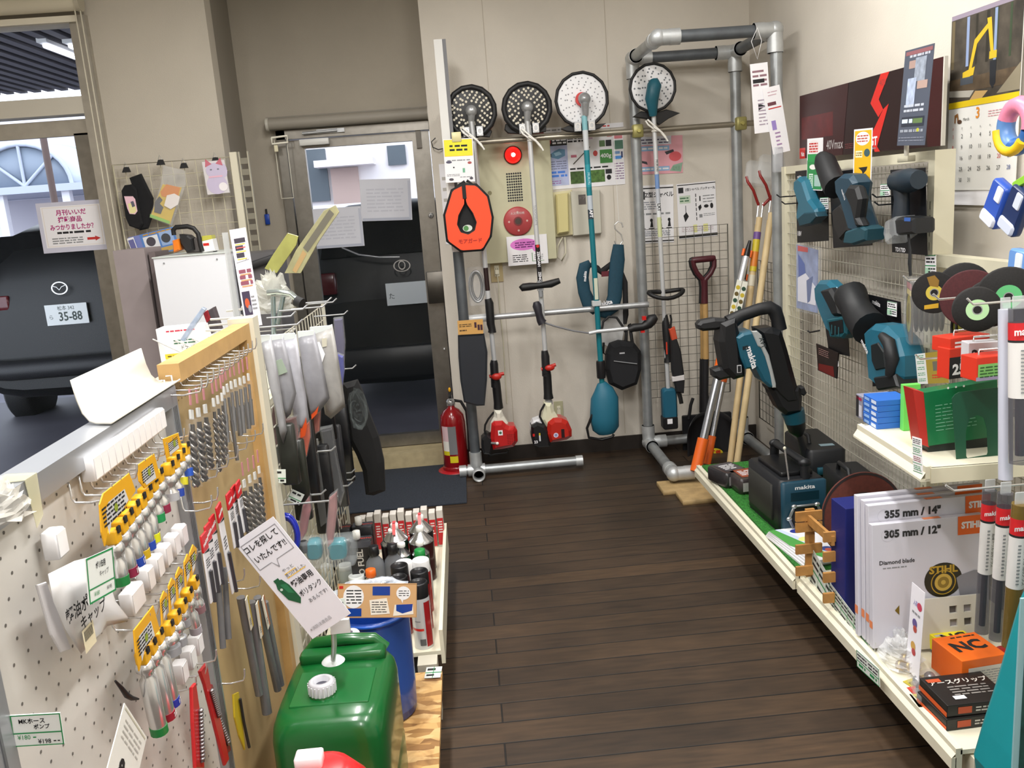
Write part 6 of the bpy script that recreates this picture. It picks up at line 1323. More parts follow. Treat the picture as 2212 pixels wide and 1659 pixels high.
# white blade boxes
WBX=M('d2d1dc',.5)
def bladebox(x0,y,w_,h_,title,lab,shade=False):
 d=(w_,.020,h_); mx=T(x0+w_/2,y,LZ+h_/2)@RZ(.02)@RX(-.04)
 t=thing('blade_box',lab,'box',mx,'flat white blade boxes'); MB().box((0,0,0),d,WBX).build('carton',t,bev=.0015)
 def fn(mm):
  mm.text(title,-w_/2+w_*.36,h_/2-.032,.030,0,M('2a2a2c',.6),bold=.05); mm.ring(-w_/2+.045,h_/2-.034,.018,.0188,0,M('c0bfca'))
  mm.rect(w_/2-.075,h_/2-.055,w_/2-.0,h_/2-.0,0,M('ea6a1e',.5)); mm.text('STIHL',w_/2-.035,h_/2-.028,.026,.0004,PAPER,bold=.05,squeeze=.9)
  if title.startswith('305'):
   mm.text('Diamond blade',-w_/2+w_*.22,h_/2-.115,.017,0,M('2a2a2c'),bold=.02); mm.lines(-w_/2+.03,h_/2-.135,-w_/2+.10,h_/2-.128,1,0,GREY,.5,3)
   mm.disc(w_*.14,.002,.056,0,M('2a2618',.4),32,.052); mm.text('STIHL',w_*.14,.033,.03,.0006,M('b9962e'),bold=.04,squeeze=1.1); mm.ring(w_*.14,-.005,.0,.026,.0006,M('c4a448',.4)); mm.ring(w_*.14,-.005,.007,.017,.0009,M('8a7028',.4)); mm.ring(w_*.14,-.005,.034,.037,.0007,M('b9962e'),28)
   pts=[(w_*.5,.02),(w_*.42,.022),(w_*.30,.012),(w_*.26,.004),(w_*.3,-.06),(w_*.5,-.10)]; mm.poly(pts[::-1],.0002,M('8f8f98',.4)); mm.poly([(-w_*.30,-.075),(-w_*.26,-.06),(-w_*.26,-.09)][::-1],.0003,M('7a6420')); mm.rect(w_*.38,-.13,w_*.5,-.12,.0002,INK)
 m=MB(); pr_front(m,d,fn); m.build('print',t)
 m=MB(); m.add([(-.0-w_/2-.0008,-.009,-h_*.28),(-w_/2-.0008,.009,-h_*.28),(-w_/2-.0008,.009,-h_*.34),(-w_/2-.0008,-.009,-h_*.34)],[(0,1,2,3)],M('ea8a5a')); m.add([(-.01,-.008,h_/2+.001),(.04,-.008,h_/2+.001),(.04,.008,h_/2+.001),(-.01,.008,h_/2+.001)],[(0,1,2,3)],M('ea8a5a')); m.build('side_sticker',t)
bladebox(1.078,2.25,.325,.372,'305 mm / 12"','flat white blade box marked 305 mm, frontmost of the group')
bladebox(1.079,2.276,.36,.420,'355 mm / 14"','flat white blade box marked 355 mm, directly behind the 305 mm one')
bladebox(1.078,2.302,.345,.425,'','plain-edged flat white box, third in the row of blade boxes')
bladebox(1.070,2.328,.375,.432,'','tallest flat white box at the back of the row of blade boxes')
bladebox(1.076,2.2275-.0,.0001,.0001,'','') if False else None
MB()
# tile sample
t=thing('tile_sample','cream square panel with four small square windows leaning on the white boxes','panel',T(1.30,2.205,LZ)@RX(-.12))
m=MB(); W2,H2=.205,.145; HT_=M('c9c6bb',.5)
xs=[-W2/2,-.008,.014,.034,.056,W2/2]; zs=[0,.058,.08,.097,.119,H2]
for i in range(5):
 for j in range(5):
  if (i in (1,3)) and (j in (1,3)):m.bb((xs[i],.003,zs[j]),(xs[i+1],.005,zs[j+1]),M('8f8a8c' if (i+j)%4 else '55504e',.5)); continue
  m.bb((xs[i],-.004,zs[j]),(xs[i+1],.003,zs[j+1]),HT_)
m.build('panel',t)
# standing pop card
mx,w_,h_=quadframe(P(1975,1262,'y',2.15),P(2003,1286,'y',2.05),P(1953,1435,'y',2.15)); s=Sheet(w_,h_,M('e9e7ee',.5),.0015)
s.t('入荷',.4,.2,.07,M('6a50b0')); s.d(.72,.2,.18,M('c02a4c'),.045); s.d(.45,.42,.18,M('5a4a8a'),.05); s.d(.5,.48,.14,M('b0402c'),.04); s.d(.45,.68,.18,M('c89a3a'),.05); s.d(.52,.74,.15,M('b02a2c'),.04); s.l(.2,.28,.8,.33,1,GREY,.5,3)
s.done('popup_card','small white upright card with red and orange pictures standing by the plastic bags','card',mx)
# bags of fittings
def crumple(cx,cy,z0,sx,sy,sz,seed,mat):
 r=random.Random(seed); m=MB(); n=14
 off=[[r.uniform(.7,1.15) for _ in range(n+1)] for _ in range(n+1)]
 def f(u,v):
  a=2*PI*u; b=v*PI/2; k=off[int(v*n+.5)][int(u*n+.5)%n]
  return (cx+sx*math.cos(a)*math.cos(b)*k,cy+sy*math.sin(a)*math.cos(b)*k,z0+max(0.0,sz*math.sin(b)*k))
 m.grid(n,n,f,mat,False); return m
PLB=M('f0f2f4',.08,0,0,8,0,0,.35)
t=thing('fittings_bag','crumpled clear plastic bags of small brass fittings at the shelf edge','bag',loc=(1.125,2.16,LZ-.005))
crumple(0,0,0,.055,.07,.07,2,PLB).build('clear_bag',t); crumple(.03,.06,0,.045,.05,.06,3,PLB).build('clear_bag',t)
for k,(x,y) in enumerate(((-.02,-.03),(.0,-.04),(.01,.0))):m=MB(); m.lathe([(.008,0),(.014,0),(.014,.014),(.008,.014),(.008,0)],M('b99a5a',.3,.8),16,(x,y,.008),(.3,-1,.4)); m.build('brass_ring',t)
# yellow, orange boxes and drill packs
def fy(m,d):
 pr_top(m,d,lambda mm:(mm.text('NC',.005,.0,.05,0,INK,bold=.04,rot=.0),mm.lines(-.045,-.03,-.02,.03,3,0,M('b8b8b0'),.5,3)))
a=P(2005,1392,'z',LZ); t=box3('yellow_box','yellow box marked NC lying behind the orange box','box',(1.285,2.175,LZ+.022),(.10,.075,.044),.12,M('e4d422',.45),draw=fy)
def fo(m,d):
 pr_top(m,d,lambda mm:(mm.text('NC',.0,.0,.062,0,INK,bold=.04,rot=.05),mm.lines(-.02,.042,.055,.052,1,0,INK,.5,3)))
 pr_front(m,d,lambda mm:(mm.rect(-.045,-.035,.05,.02,0,M('d9d4cc')),mm.lines(-.04,-.03,.045,.012,6,.0006,GREY,.3,4)))
t=box3('orange_box','bright orange box marked NC with a white label on its front','box',(1.252,2.050,LZ+.055),(.128,.125,.088),.10,M('ee6d1c',.45),draw=fo)
t.location.z=LZ+.045
def fb(m,d):
 pr_top(m,d,lambda mm:(mm.text('アースグリップ',-.0,.03,.022,0,M('d9d4cc'),bold=.02),mm.lines(-.04,-.03,.06,.015,4,0,M('8f8a86'),.4,3),mm.rect(-.05,-.045,-.02,-.03,.0005,M('dfe0e6')),mm.rect(-.075,.035,-.04,.05,.0005,M('c0502a'))))
 pr_front(m,d,lambda mm:(mm.rect(-.055,-.009,-.02,.009,0,M('c0502a')),mm.lines(-.01,-.008,.07,.008,2,0,M('c9c4bc'),.5,7)))
 for sx in (-1,):m.add([(sx*(d[0]/2+.0008),-d[1]/2,-d[2]/2),(sx*(d[0]/2+.0008),d[1]/2,-d[2]/2),(sx*(d[0]/2+.0008),d[1]/2,-d[2]*.1),(sx*(d[0]/2+.0008),-d[1]/2,-d[2]*.1)],[(3,2,1,0)],M('e0602a'))
for k,lab in enumerate(('black and orange flat box, lower of the pair under the orange box','black and orange flat box, upper of the pair in front of the orange box')):
 box3('black_box',lab,'box',(1.160+.006*k,1.915+.004*k,LZ-.012+.0165+k*.0335),(.165,.13,.032),.04-.03*k,M('1d1a19',.4),'flat black and orange boxes',draw=fb)
for k,(x,y,rz,lab) in enumerate(((1.135,2.055,.3,'blister pack with two metal caps, left of the orange box'),(1.125,2.015,.1,'blister pack with a dark cap and red print at the shelf edge'),(1.11,1.975,-.1,'blister pack nearest to the flat black boxes'))):
 t=thing('blister_pack',lab,'package',T(x,y,LZ-.011+k*.0005)@RZ(rz),'blister packs on the low shelf')
 MB().box((0,0,.001+.0*k),(.085,.06,.002),(M('b8a838',.4),M('c23a2c',.4),M('c9b82c',.4))[k]).build('card',t)
 for s_ in (-1,1):m=MB(); m.lathe([(.014,.0),(.014,.016),(.009,.022),(.001,.023)],(M('8f9094',.25,.8),M('3a3438',.3,.5),M('6c6e74',.25,.8))[k],16,(s_*.02,0,.003)); m.build('metal_cap',t)
 MB().rbox((0,0,.014),(.08,.045,.024),.008,M('f0f2f4',.05,0,0,8,0,0,.15)).build('clear_blister',t)
t=thing('red_cap_pack','dark red plastic caps behind the orange box','package',T(1.365,2.07,LZ))
m=MB(); m.lathe([(.026,0),(.026,.05),(.02,.056),(.001,.057)],M('9a1c1c',.4),18,(0,0,0)); m.build('cap',t); m=MB(); m.lathe([(.022,0),(.022,.04),(.001,.045)],M('8a1418',.4),18,(-.045,.02,0)); m.build('cap',t)
# teal container in the near right corner
TQ=M('12828a',.35,0,.06,8)
t=thing('teal_container','large teal plastic container cut off by the lower right corner of the photo','container',loc=(1.10,1.50,0))
pA=[P(2212,1300,'y',1.50),P(2160,1480,'y',1.50),P(2128,1578,'y',1.50),P(2110,1640,'y',1.50),P(2118,1700,'y',1.50)]
O=T(-1.10,-1.50,0)
def wall_(y0,y1,inset,mat,name):
 m=MB().at(O); rows=[]
 prof=[(q.x+inset,q.z) for q in pA]+[(pA[-1].x+.02+inset,0.0)]
 prof=[(prof[0][0]+.05,prof[0][1]+.12)]+prof
 vs=[(x,y0,z) for x,z in prof]+[(x,y1,z) for x,z in prof]+[(x+.5,y1,z) for x,z in prof]+[(x+.5,y0,z) for x,z in prof]
 n=len(prof); fs=[]
 for b in range(4):fs+=[(b*n+k,b*n+k+1,((b+1)%4)*n+k+1,((b+1)%4)*n+k) for k in range(n-1)]
 fs+=[(0,n,2*n,3*n),(n-1,2*n-1,3*n-1,4*n-1)]
 m.add(vs,fs,mat,False); return m.build(name,t,bev=.012)
wall_(1.24,1.52,0,TQ,'tub')
m=MB().at(O); a=P(2196,1440,'y',1.235)
m.bb((a.x,1.232,a.z-.22),(a.x+.4,1.236,a.z+.12),M('8fb8c0',.4)); m.bb((a.x+.01,1.2305,a.z-.20),(a.x+.39,1.2318,a.z+.10),M('20524e',.4,0,.5,30)); m.build('label_panel',t)
# ================================================================== left gondola: white pegboard and wooden pegboard facing the aisle
XP=-.55
MXP=frame((XP,0,0),(0,1,0),(0,0,1))            # local x = world y, local y = world z, local z = towards the aisle
def tp(*pts,dz=0.0):return tr(MXP,*pts,dz=dz)
ALF=M('aeb1b6',.35,.6,.06,6); PBW=M('cfccc6',.6)
yA0,yA1=.90,1.585; zT=1.275
t=thing('pegboard','white pegboard in an aluminium frame, nearest panel of the left display','panel',MXP@T(0,0,0))
m=MB(); m.box(((yA0+yA1)/2,.66,-.012),(yA1-yA0,1.2,.006),PBW); m.build('board',t)
m=MB(); HO=M('65615c',.8)
for j in range(32):
 for i in range(19):
  x=yA0+.055+i*.034+(.017 if j%2 else 0); y=1.225-j*.025
  if x<yA1-.04 and y>.45:m.disc(x,y,.0024,-.0085,HO,6)
m.build('peg_holes',t,kind='stuff')
ft=tp((0,1062),(370,848),dz=.0);
m=MB(); m.bb((yA0-.04,zT-.035,-.04),(yA1,zT,.008),ALF); m.build('top_rail',t)
m=MB(); m.bb((yA0-.04,.06,-.04),(yA0,zT-.035,.008),ALF); m.bb((yA0-.028,.06,.008),(yA0-.024,zT-.035,.0095),M('77797d',.4,.5)); m.build('stile',t)
m=MB(); m.bb((yA1-.035,.06,-.04),(yA1,zT-.035,.008),ALF)
for k in (.010,.018,.026):m.bb((yA1-k-.002,.06,.008),(yA1-k,zT-.036,.0092),M('77797d',.4,.5))
m.build('stile',t)
for x in (yA0-.02,yA1-.02):MB().bb((x-.02,0,-.25),(x+.02,.06,.10),ALF).build('foot',t)
# wooden pegboard
yB0,yB1=1.62,2.16; zW=1.31
PB2=M('b59c70',.6,0,.1,8)
t=thing('wooden_pegboard','wood-framed brown pegboard with rows of chrome hooks, behind the white pegboard','panel',MXP@T(0,0,0))
m=MB(); m.box(((yB0+yB1)/2,.70,-.012),(yB1-yB0,1.22,.006),PB2); m.build('board',t)
m=MB()
for i in range(26):
 for z in (zW-.052,zW-.075):m.disc(yB0+.02+i*.02,z,.002,-.0085,M('6a5432',.8),6)
m.build('peg_holes',t,kind='stuff')
MB().bb((yB0-.01,zW-.035,-.028),(yB1,zW,.012),PINE).build('top_rail',t); MB().bb((yB1-.04,.08,-.03),(yB1,zW-.035,.012),PINE).build('side_rail',t)
CRM=M('d8d3c0',.45)
for y in (2.19,):
 o=MB().bb((XP-.04,y-.028,0),(XP+.022,y+.028,zW+.012),CRM).build('gondola_post'); tag(o,'cream steel post between the wooden pegboard and the wire rack','post')
# open white tray lying on the top of the panel
t=thing('plastic_tray','open white plastic channel lying along the top of the white pegboard','tray',MXP)
m=MB(); WPL=M('e6e3d8',.35)
prof=[(.0,.0),(.012,-.012),(.010,-.05),(.0,-.10),(.012,-.135),(.045,-.155),(.085,-.163)]
prof=[(zT+.004+a,b+.012) for a,b in ((.003,.002),(.0,-.004),(.0,-.030),(.003,-.040),(.015,-.050),(.036,-.056),(.066,-.060))]
n=len(prof); y0,y1=1.29,1.60; vs=[]
for yy in (y0,y1):
 vs+=[(yy+(.05 if yy==y0 else 0)*(-b*8),a,b) for a,b in prof]
m.add(vs,[(k,k+1,n+k+1,n+k) for k in range(n-1)],WPL,True); m.build('channel',t,solid=.003)
# gondola top of the rear row (support for the things on the far side)
def hook(y,z,label,L=.055,up=.016,double=False,grp='chrome pegboard hooks',r=.0017,X=XP):
 m=MB(); pts=[(-.01,0,.022),(0,0,.022),(.001,0,.0),(.004,0,-.006),(L*.5,0,-.008),(L,0,-.004),(L+.004,0,.006),(L+.005,0,up)]
 m.tube([(a,b,c) for a,b,c in pts],r,CHROME,6); o=m.build('pegboard_hook'); o.location=(X+.0,y,z); return tag(o,label,'hook',grp)
# white price holders
PH=M('e3e2e4',.4)
def holder(x0,y0,x1,y1,n,label,w=None):
 a=P(x0,y0,'x',XP+.02); b=P(x1,y1,'x',XP+.02)
 for k in range(n):
  f=k/max(1,n-1); q=a.lerp(b,f); ww=((b-a).length/max(1,n-1)-.0006) if n>1 else .026
  if w:ww=w
  o=thing('price_holder',label%(ORD[k]+' from the near end') if '%' in label else label,'price holder',T(XP,q.y,q.z),'white price holders on the pegboard')
  MB().rbox((.010,0,0),(.020,ww,.036),.003,PH).build('block',o); MB().box((.0205,0,0),(.001,ww*.9,.030),M('f1f0f2',.3)).build('face_plate',o)
holder(212,1008,352,905,12,'white block price holder in the long top row, %s',None)
holder(300,1292,300,1292,1,'wide white price holder at the near end of the middle row',.05)
for k,(x,y) in enumerate(((328,1248),(348,1222),(366,1198),(384,1175),(400,1155))):holder(x,y,x,y,1,'white price holder in the stepped middle row, %s from the near end'%ORD[k])
for k,(x,y) in enumerate(((401,1450),(419,1420),(434,1390))):holder(x,y,x,y,1,'white price holder above the red drill bit packs, %s from the near end'%ORD[k])
holder(135,1172,135,1172,1,'lone white price holder above the white poly bag')
# hooks on the white board and the socket hangers
def psock(k,x0,y0,x1,y1,col,label,wide=1.0,num=None):
 # chrome socket bar hanging from a yellow clip; pixel positions of clip and lower end
 mx=MXP@T(0,0,.045); a,b=tr(mx,(x0,y0),(x1,y1)); A=Vector((a[0],a[1],0)); B=Vector((b[0],b[1],0)); L=(A-B).length
 R=MXP@T(a[0],a[1],.045); ang=math.atan2(A.x-B.x,A.y-B.y); R=R@RZ(-ang)
 t=thing('socket_tool',label,'socket',R,'chrome sockets on yellow hangers')
 m=MB(); m.rbox((0,-.004,.0),(.020,.020,.016),.003,M('eab01c',.4)); m.build('yellow_clip',t)
 MB().box((0,.005,.009),(.008,.009,.003),INK).build('black_plug',t)
 r=.0075*wide
 m=MB(); m.lathe([(.001,-.012),(r*.8,-.013),(r*1.15,-.018),(r*1.2,-.026),(r*.7,-.032),(r*.75,-.038),(r*1.1,-.043),(r*1.1,-L+.012),(r*.9,-L+.006)],CHROME,16,(0,0,0),(0,1,0)); m.build('chrome_body',t)
 m=MB(); m.cyl((0,-L+.013,0),(0,-L,0),r*1.15,M(col,.4),n=14)
 if num:m.text(num,0,-L+.0065,.010,r*1.17,PAPER,bold=.03)
 m.build('colour_end',t,label='coloured size marker')
top=[(243,1152,262,1262,'1f7a3c',None),(258,1130,281,1242,'8a2444','19'),(272,1112,296,1220,'2446a8','17'),(286,1094,308,1204,'c8a41c',None),(300,1078,320,1186,'2446a8',None),(313,1060,330,1170,'d2d21c',None),(326,1042,340,1126,'1f8a4c',None),(338,1024,352,1106,'8a2444',None),(362,1008,372,1080,'a8a8ac',None),(374,994,382,1072,'24409c',None),(386,980,390,1048,'c8c02c',None),(396,966,402,1028,'2450b0',None)]
for k,(x0,y0,x1,y1,c,nn) in enumerate(top):psock(k,x0,y0,x1,y1,c,'chrome socket on a yellow clip in the upper row, %s from the near end'%ORD[k],1.4 if k<6 else 1.45,nn)
low=[(307,1412,345,1582,'1f7a3c',None),(323,1392,362,1550,'9a2030','22'),(338,1370,372,1522,'2436a0','17')]
for k,(x0,y0,x1,y1,c,nn) in enumerate(low):psock(k,x0,y0,x1,y1,c,'long chrome socket with coloured end in the lower row, %s from the near end'%ORD[k],1.5,nn)
low2=[(361,1352,372,1412,'8f9094',1.7),(376,1328,388,1392,'8f9094',1.5),(390,1304,400,1352,'8f9094',1.1),(403,1280,424,1366,'a09ca4',1.2),(416,1254,432,1320,'8a6a70',1.2)]
for k,(x0,y0,x1,y1,c,w_) in enumerate(low2):psock(k,x0,y0,x1,y1,c,'short chrome socket behind the three long lower ones, %s from the near end'%ORD[k],w_)
def ycard(px,lab,seed):
 mx=MXP@T(0,0,.055); q=tr(mx,*px)[::-1]; t=thing('socket_card',lab,'card',mx,'yellow header cards of the sockets')
 m=MB(); m.bprism(q,-.001,.001,.0004,M('dfa41a',.45)); m.build('card',t)
 cx=sum(p[0] for p in q)/len(q); cy=sum(p[1] for p in q)/len(q); m=MB()
 m.poly([(cx+(p[0]-cx)*.62,cy+(p[1]-cy)*.62-.004) for p in q],.0013,M('cfcfd0',.4)); xs_=[p[0] for p in q]; ys_=[p[1] for p in q]
 m.lines(cx-(max(xs_)-min(xs_))*.3,cy-(max(ys_)-min(ys_))*.22,cx+(max(xs_)-min(xs_))*.3,cy+(max(ys_)-min(ys_))*.22,5,.0016,INK,.5,seed); m.disc(cx+.005,cy,.006,.0018,M('8a9a2c'),10); m.build('print',t)
ycard([(214,1090),(222,1066),(278,1022),(292,1060),(270,1095),(232,1140),(226,1180),(218,1150)],'large yellow card at the near end of the upper socket row',2)
ycard([(296,1005),(332,980),(345,1030),(312,1055),(300,1040)],'second yellow card of the upper socket row',3)
ycard([(352,948),(384,935),(392,965),(360,990)],'small yellow card at the far end of the upper socket row',4)
ycard([(288,1362),(330,1308),(344,1360),(310,1400),(300,1450),(292,1410)],'large yellow card at the near end of the lower socket row',5)
for k,(x,y) in enumerate(((349,1290),(366,1262),(382,1238),(400,1210),(412,1190))):ycard([(x-3,y+4),(x+4,y-14),(x+12,y-6),(x+8,y+40),(x,y+60)],'narrow yellow card in the lower socket row, %s of the five behind the large one'%ORD[k],6+k)
a,b=P(205,1082,'x',XP+.03),P(382,945,'x',XP+.03)
for k in range(12):q=a.lerp(b,k/11); hook(q.y,q.z+.006,'chrome hook in the row under the long price holders, %s from the near end'%ORD[k],.05)
a,b=P(290,1358,'x',XP+.03),P(412,1195,'x',XP+.03)
for k in range(8):q=a.lerp(b,k/7); hook(q.y,q.z+.006,'chrome hook above the lower socket row, %s from the near end'%ORD[k],.05)
# red drill bit packs
for k,(px,lab) in enumerate((([(412,1485),(420,1475),(432,1560),(438,1659),(420,1659),(414,1560)],'red drill bit pack hanging at the near end of the group of three'),([(430,1450),(444,1432),(452,1480),(475,1560),(492,1640),(484,1654),(460,1560),(440,1480)],'red drill bit pack tilted across the middle of the group'),([(448,1490),(456,1478),(480,1560),(496,1620),(480,1640),(462,1560)],'dark red drill bit pack at the back of the group'))):
 mx=MXP@T(0,0,.03+.012*(2-k)); q=tr(mx,*px)[::-1]; t=thing('drill_bit_pack',lab,'package',mx,'red drill bit packs')
 m=MB(); m.bprism(q,-.003,.003,.0015,M('b01c20' if k<2 else '7c2026',.35)); m.build('red_pack',t)
 c0=Vector(tr(mx,(px[1][0]+6,px[1][1]+60))[0]); c1=Vector(tr(mx,(px[3][0]-8,px[3][1]-12))[0]); m=MB(); m.tube([(c0.x+(c1.x-c0.x)*f,c0.y+(c1.y-c0.y)*f,.005) for f in (0,.33,.66,1)],.004,M('6a6668',.3,.8),8)
 for f in range(14):p_=c0.lerp(c1,f/14); m.ell((p_.x,p_.y,.006),(.0055,.003,.0045),M('8c888a',.3,.8),8,6)
 m.build('drill_bit',t)
a,b=P(400,1487,'x',XP+.03),P(446,1428,'x',XP+.03)
for k in range(3):q=a.lerp(b,k/2); hook(q.y,q.z+.004,'chrome hook carrying the red drill bit packs, %s from the near end'%ORD[k],.045)
# white poly bag with price card
mx=MXP@T(0,0,.04); t=thing('cap_bag','crumpled white poly bag printed with Japanese text and a barcode, hanging on the white pegboard','bag',mx)
q=tr(mx,(102,1240),(160,1212),(186,1205),(200,1230),(232,1250),(250,1300),(275,1342),(232,1352),(205,1385),(176,1412),(140,1360),(118,1300))
ox,oy=sum(p[0] for p in q)/len(q),sum(p[1] for p in q)/len(q)
rp=random.Random(4); m=MB(); vs=[(ox,oy,.012)]
for s_ in (.5,.8,1.0):
 for p in q:vs.append((ox+(p[0]-ox)*s_,oy+(p[1]-oy)*s_,.012*(1-s_)+rp.uniform(-.0015,.0015)+(.006 if s_==.8 and rp.random()<.4 else 0)))
n=len(q); fs=[(0,1+k,1+(k+1)%n) for k in range(n)]+[(1+r_*n+k,1+(r_+1)*n+k,1+(r_+1)*n+(k+1)%n,1+r_*n+(k+1)%n) for r_ in (0,1) for k in range(n)]
fs=[f[::-1] for f in fs]; m.add(vs,fs,M('e6e5e6',.3),True); m.build('bag',t,solid=.001)
q2=tr(mx,(98,1262),(118,1255),(170,1400),(150,1408),(128,1370)); m=MB(); m.bprism(q2[::-1],-.012,-.009,.001,M('c9c6c8',.3)); m.build('rear_bag',t)
m=MB(); v,v2,u0,u1=tr(mx,(158,1302),(168,1324),(135,1318),(185,1288)); ang=math.atan2(u1[1]-u0[1],u1[0]-u0[0])
m.text('軽油ポリ缶用',v[0],v[1],.020,.0185,INK,rot=ang*.5,bold=.02); m.text('キャップ',v2[0],v2[1]-.004,.018,.0185,INK,rot=ang*.5,bold=.02)
v=tr(mx,(178,1378))[0]
m.rect(v[0]-.016,v[1]-.014,v[0]+.016,v[1]+.016,.0088,M('dfd4b4'))
for k in range(9):m.rect(v[0]-.012+k*.0027,v[1]-.0,v[0]-.0108+k*.0027,v[1]+.013,.0092,INK)
m.build('print',t)
mx2,w_,h_=quadframe(P(178,1212,'x',XP+.075),P(236,1186,'x',XP+.075),P(198,1302,'x',XP+.075))
s=Sheet(w_,h_,M('e8ece8',.35),.0012); s.border(GREEN,.03); s.r(0,.68,1,.71,GREEN); s.t('ポリ缶用',.5,.25,.16,INK,bold=.02,squeeze=.8); s.t('キャップ',.6,.46,.15,INK,squeeze=.8); s.t('¥180',.28,.84,.14,GREEN,squeeze=.9); s.t('¥198',.75,.84,.13,INK,squeeze=.9)
s.done('price_card','green-bordered price card lying over the top of the white poly bag','price tag',mx2)
# price card at the lower left
mx2,w_,h_=qf('y',.90,(25,1545),(133,1539),(30,1612)); s=Sheet(w_,h_,M('eceeec',.35),.0015); s.border(GREEN,.022); s.r(0,.56,1,.60,GREEN)
s.t('MKホース',.42,.21,.19,INK,bold=.02,squeeze=.9); s.t('ポンプ',.6,.40,.17,INK,bold=.02,squeeze=.9); s.t('¥180',.22,.72,.2,GREEN,squeeze=.9); s.t('¥198',.62,.87,.2,INK,squeeze=.9,bold=.01); s.l(.4,.68,.52,.76,1,GREEN,.5); s.l(.8,.83,.93,.9,1,INK,.5)
s.done('price_card','green-bordered price card for a hose pump in front of the pegboard stile','price tag',mx2)
q=P(80,1600,'y',.90); m=MB(); m.tube([(XP-.02,.90,q.z-.0),(q.x,.905,q.z-.0)],.0018,CHROME,6); tag(m.build('steel_rod'),'thin wire arm holding the hose pump price card','wire')
# white paper corner with bold characters near the bottom
mx2,w_,h_=quadframe(P(270,1568,'x',XP+.09),P(318,1640,'x',XP+.09),P(215,1659,'x',XP+.09))
s=Sheet(w_,h_*1.4,M('e9e8e2',.5),.0012); s.r(.05,.03,.95,.05,M('c8c4b0')); s.l(.15,.1,.85,.35,4,M('b9b6b0'),.3,3); s.t('8',.4,.62,.3,INK,bold=.05); s.t('8',.75,.8,.3,INK,bold=.05)
s.done('notice','white card with a heavy black 8 at the bottom edge of the pegboard','notice',mx2)
m=MB(); m.tube([(p[0],p[1],.03) for p in tr(MXP@T(0,0,.03),(249,1471),(262,1486),(274,1502),(284,1508),(299,1510))],[.0015,.003,.004,.0035,.0015],M('17161a',.5),8)
o=m.build('black_clip'); o.matrix_world=MXP; tag(o,'thin black bent clip lying on the white pegboard under the poly bag','clip')
m=MB(); a=tr(MXP,(40,1040))[0]; m.add([(a[0]-.01,zT+.002,-.03),(a[0]+.03,zT+.002,-.03),(a[0]+.025,zT+.002,.010),(a[0]-.005,zT+.002,.010),(a[0]-.0,zT-.06,.0105),(a[0]+.02,zT-.05,.0105)],[(0,1,2,3),(3,2,5,4)],M('dcd8b8',.15,0,0,8,0,0,.5)); o=m.build('tape_strip',solid=.0008); o.matrix_world=MXP; tag(o,'yellowed clear tape folded over the near end of the aluminium top rail','tape')
crm=crumple(0,0,0,.03,.035,.045,8,M('ece9e0',.15,0,0,8,0,0,.4)); o=crm.build('plastic_bag'); q=P(18,985,'y',.98); o.location=(q.x-.02,.98,zT-.03); tag(o,'crumpled clear plastic bag behind the near end of the white pegboard, at the left edge','bag')
# ---------------- wooden pegboard: hooks, drill bits
a,b=P(398,862,'x',XP+.03),P(524,765,'x',XP+.03)
for k in range(12):
 q=a.lerp(b,k/11); hook(q.y,q.z+.015,'long chrome hook in the top row of the wooden pegboard, %s from the near end'%ORD[k],.06,.02)
a,b=P(445,1040,'x',XP+.03),P(548,945,'x',XP+.03)
for k in range(6):q=a.lerp(b,k/5); hook(q.y,q.z+.012,'chrome hook in the second row of the wooden pegboard, %s from the near end'%ORD[k],.05,.02)
for k,(x,y) in enumerate(((432,1108),(446,1090))):q=P(x,y,'x',XP+.03); hook(q.y,q.z+.012,'chrome hook in the third row of the wooden pegboard, %s from the near end'%ORD[k],.05,.02)
for k,(x,y) in enumerate(((505,1262),(540,1275),(505,1480))):q=P(x,y,'x',XP+.03); hook(q.y,q.z+.012,'chrome hook low on the wooden pegboard, %s from the top'%ORD[k],.05,.02)
DBM=M('4c4845',.32,.75); DBG=M('77777a',.35,.8)
def drill(x0,y0,x1,y1,r,label,fl=True,mat=DBM,off=.03,grp='drill bits on the wooden pegboard'):
 mx=MXP@T(0,0,off); a,b=tr(mx,(x0,y0),(x1,y1)); A=Vector((a[0],a[1],0)); B=Vector((b[0],b[1],0)); L=(A-B).length; ang=math.atan2(A.x-B.x,A.y-B.y)
 t=thing('drill_bit',label,'drill bit',mx@T(b[0],b[1],0)@RZ(-ang),grp)
 m=MB(); m.cyl((0,.004,0),(0,L*.92,0),r*.55,mat,n=8)
 if fl:
  for ph in (0,PI):
   N=26; m.tube([(r*.55*math.cos(ph+k*1.0),L*.01+L*.8*k/N,r*.55*math.sin(ph+k*1.0)) for k in range(N+1)],r*.42,M('8d8984',.3,.8) if ph else mat,5)
 else:m.cyl((0,.004,0),(0,L*.6,0),r*.8,mat,n=8)
 m.build('bit',t)
 m=MB(); m.cyl((0,0,0),(0,L,0),r*1.35,M('dfe3e6',.05,0,0,8,0,0,.045),n=10); m.build('clear_tube',t)
 m=MB(); m.rbox((0,L+.008,0),(r*2,.018,.004),.0015,M('e8ecee',.1,0,0,8,0,0,.5)); m.rbox((0,L+.04,0),(.010,.03,.0015),.0006,M('c4848c',.4)); m.build('hang_tab',t)
for k,(x0,y0,x1,y1,r) in enumerate(((414,905,424,1052,.0085),(429,900,442,1040,.0085),(444,892,456,1012,.008))):drill(x0,y0,x1,y1,r,'thick dark fluted drill bit in the top row, %s from the near end'%ORD[k])
for k,(x0,y0,x1,y1,r) in enumerate(((462,878,474,1020,.006),(471,872,484,1005,.0055),(480,866,490,990,.005))):drill(x0,y0,x1,y1,r,'slim dark fluted drill bit behind the three thick ones, %s from the near end'%ORD[k])
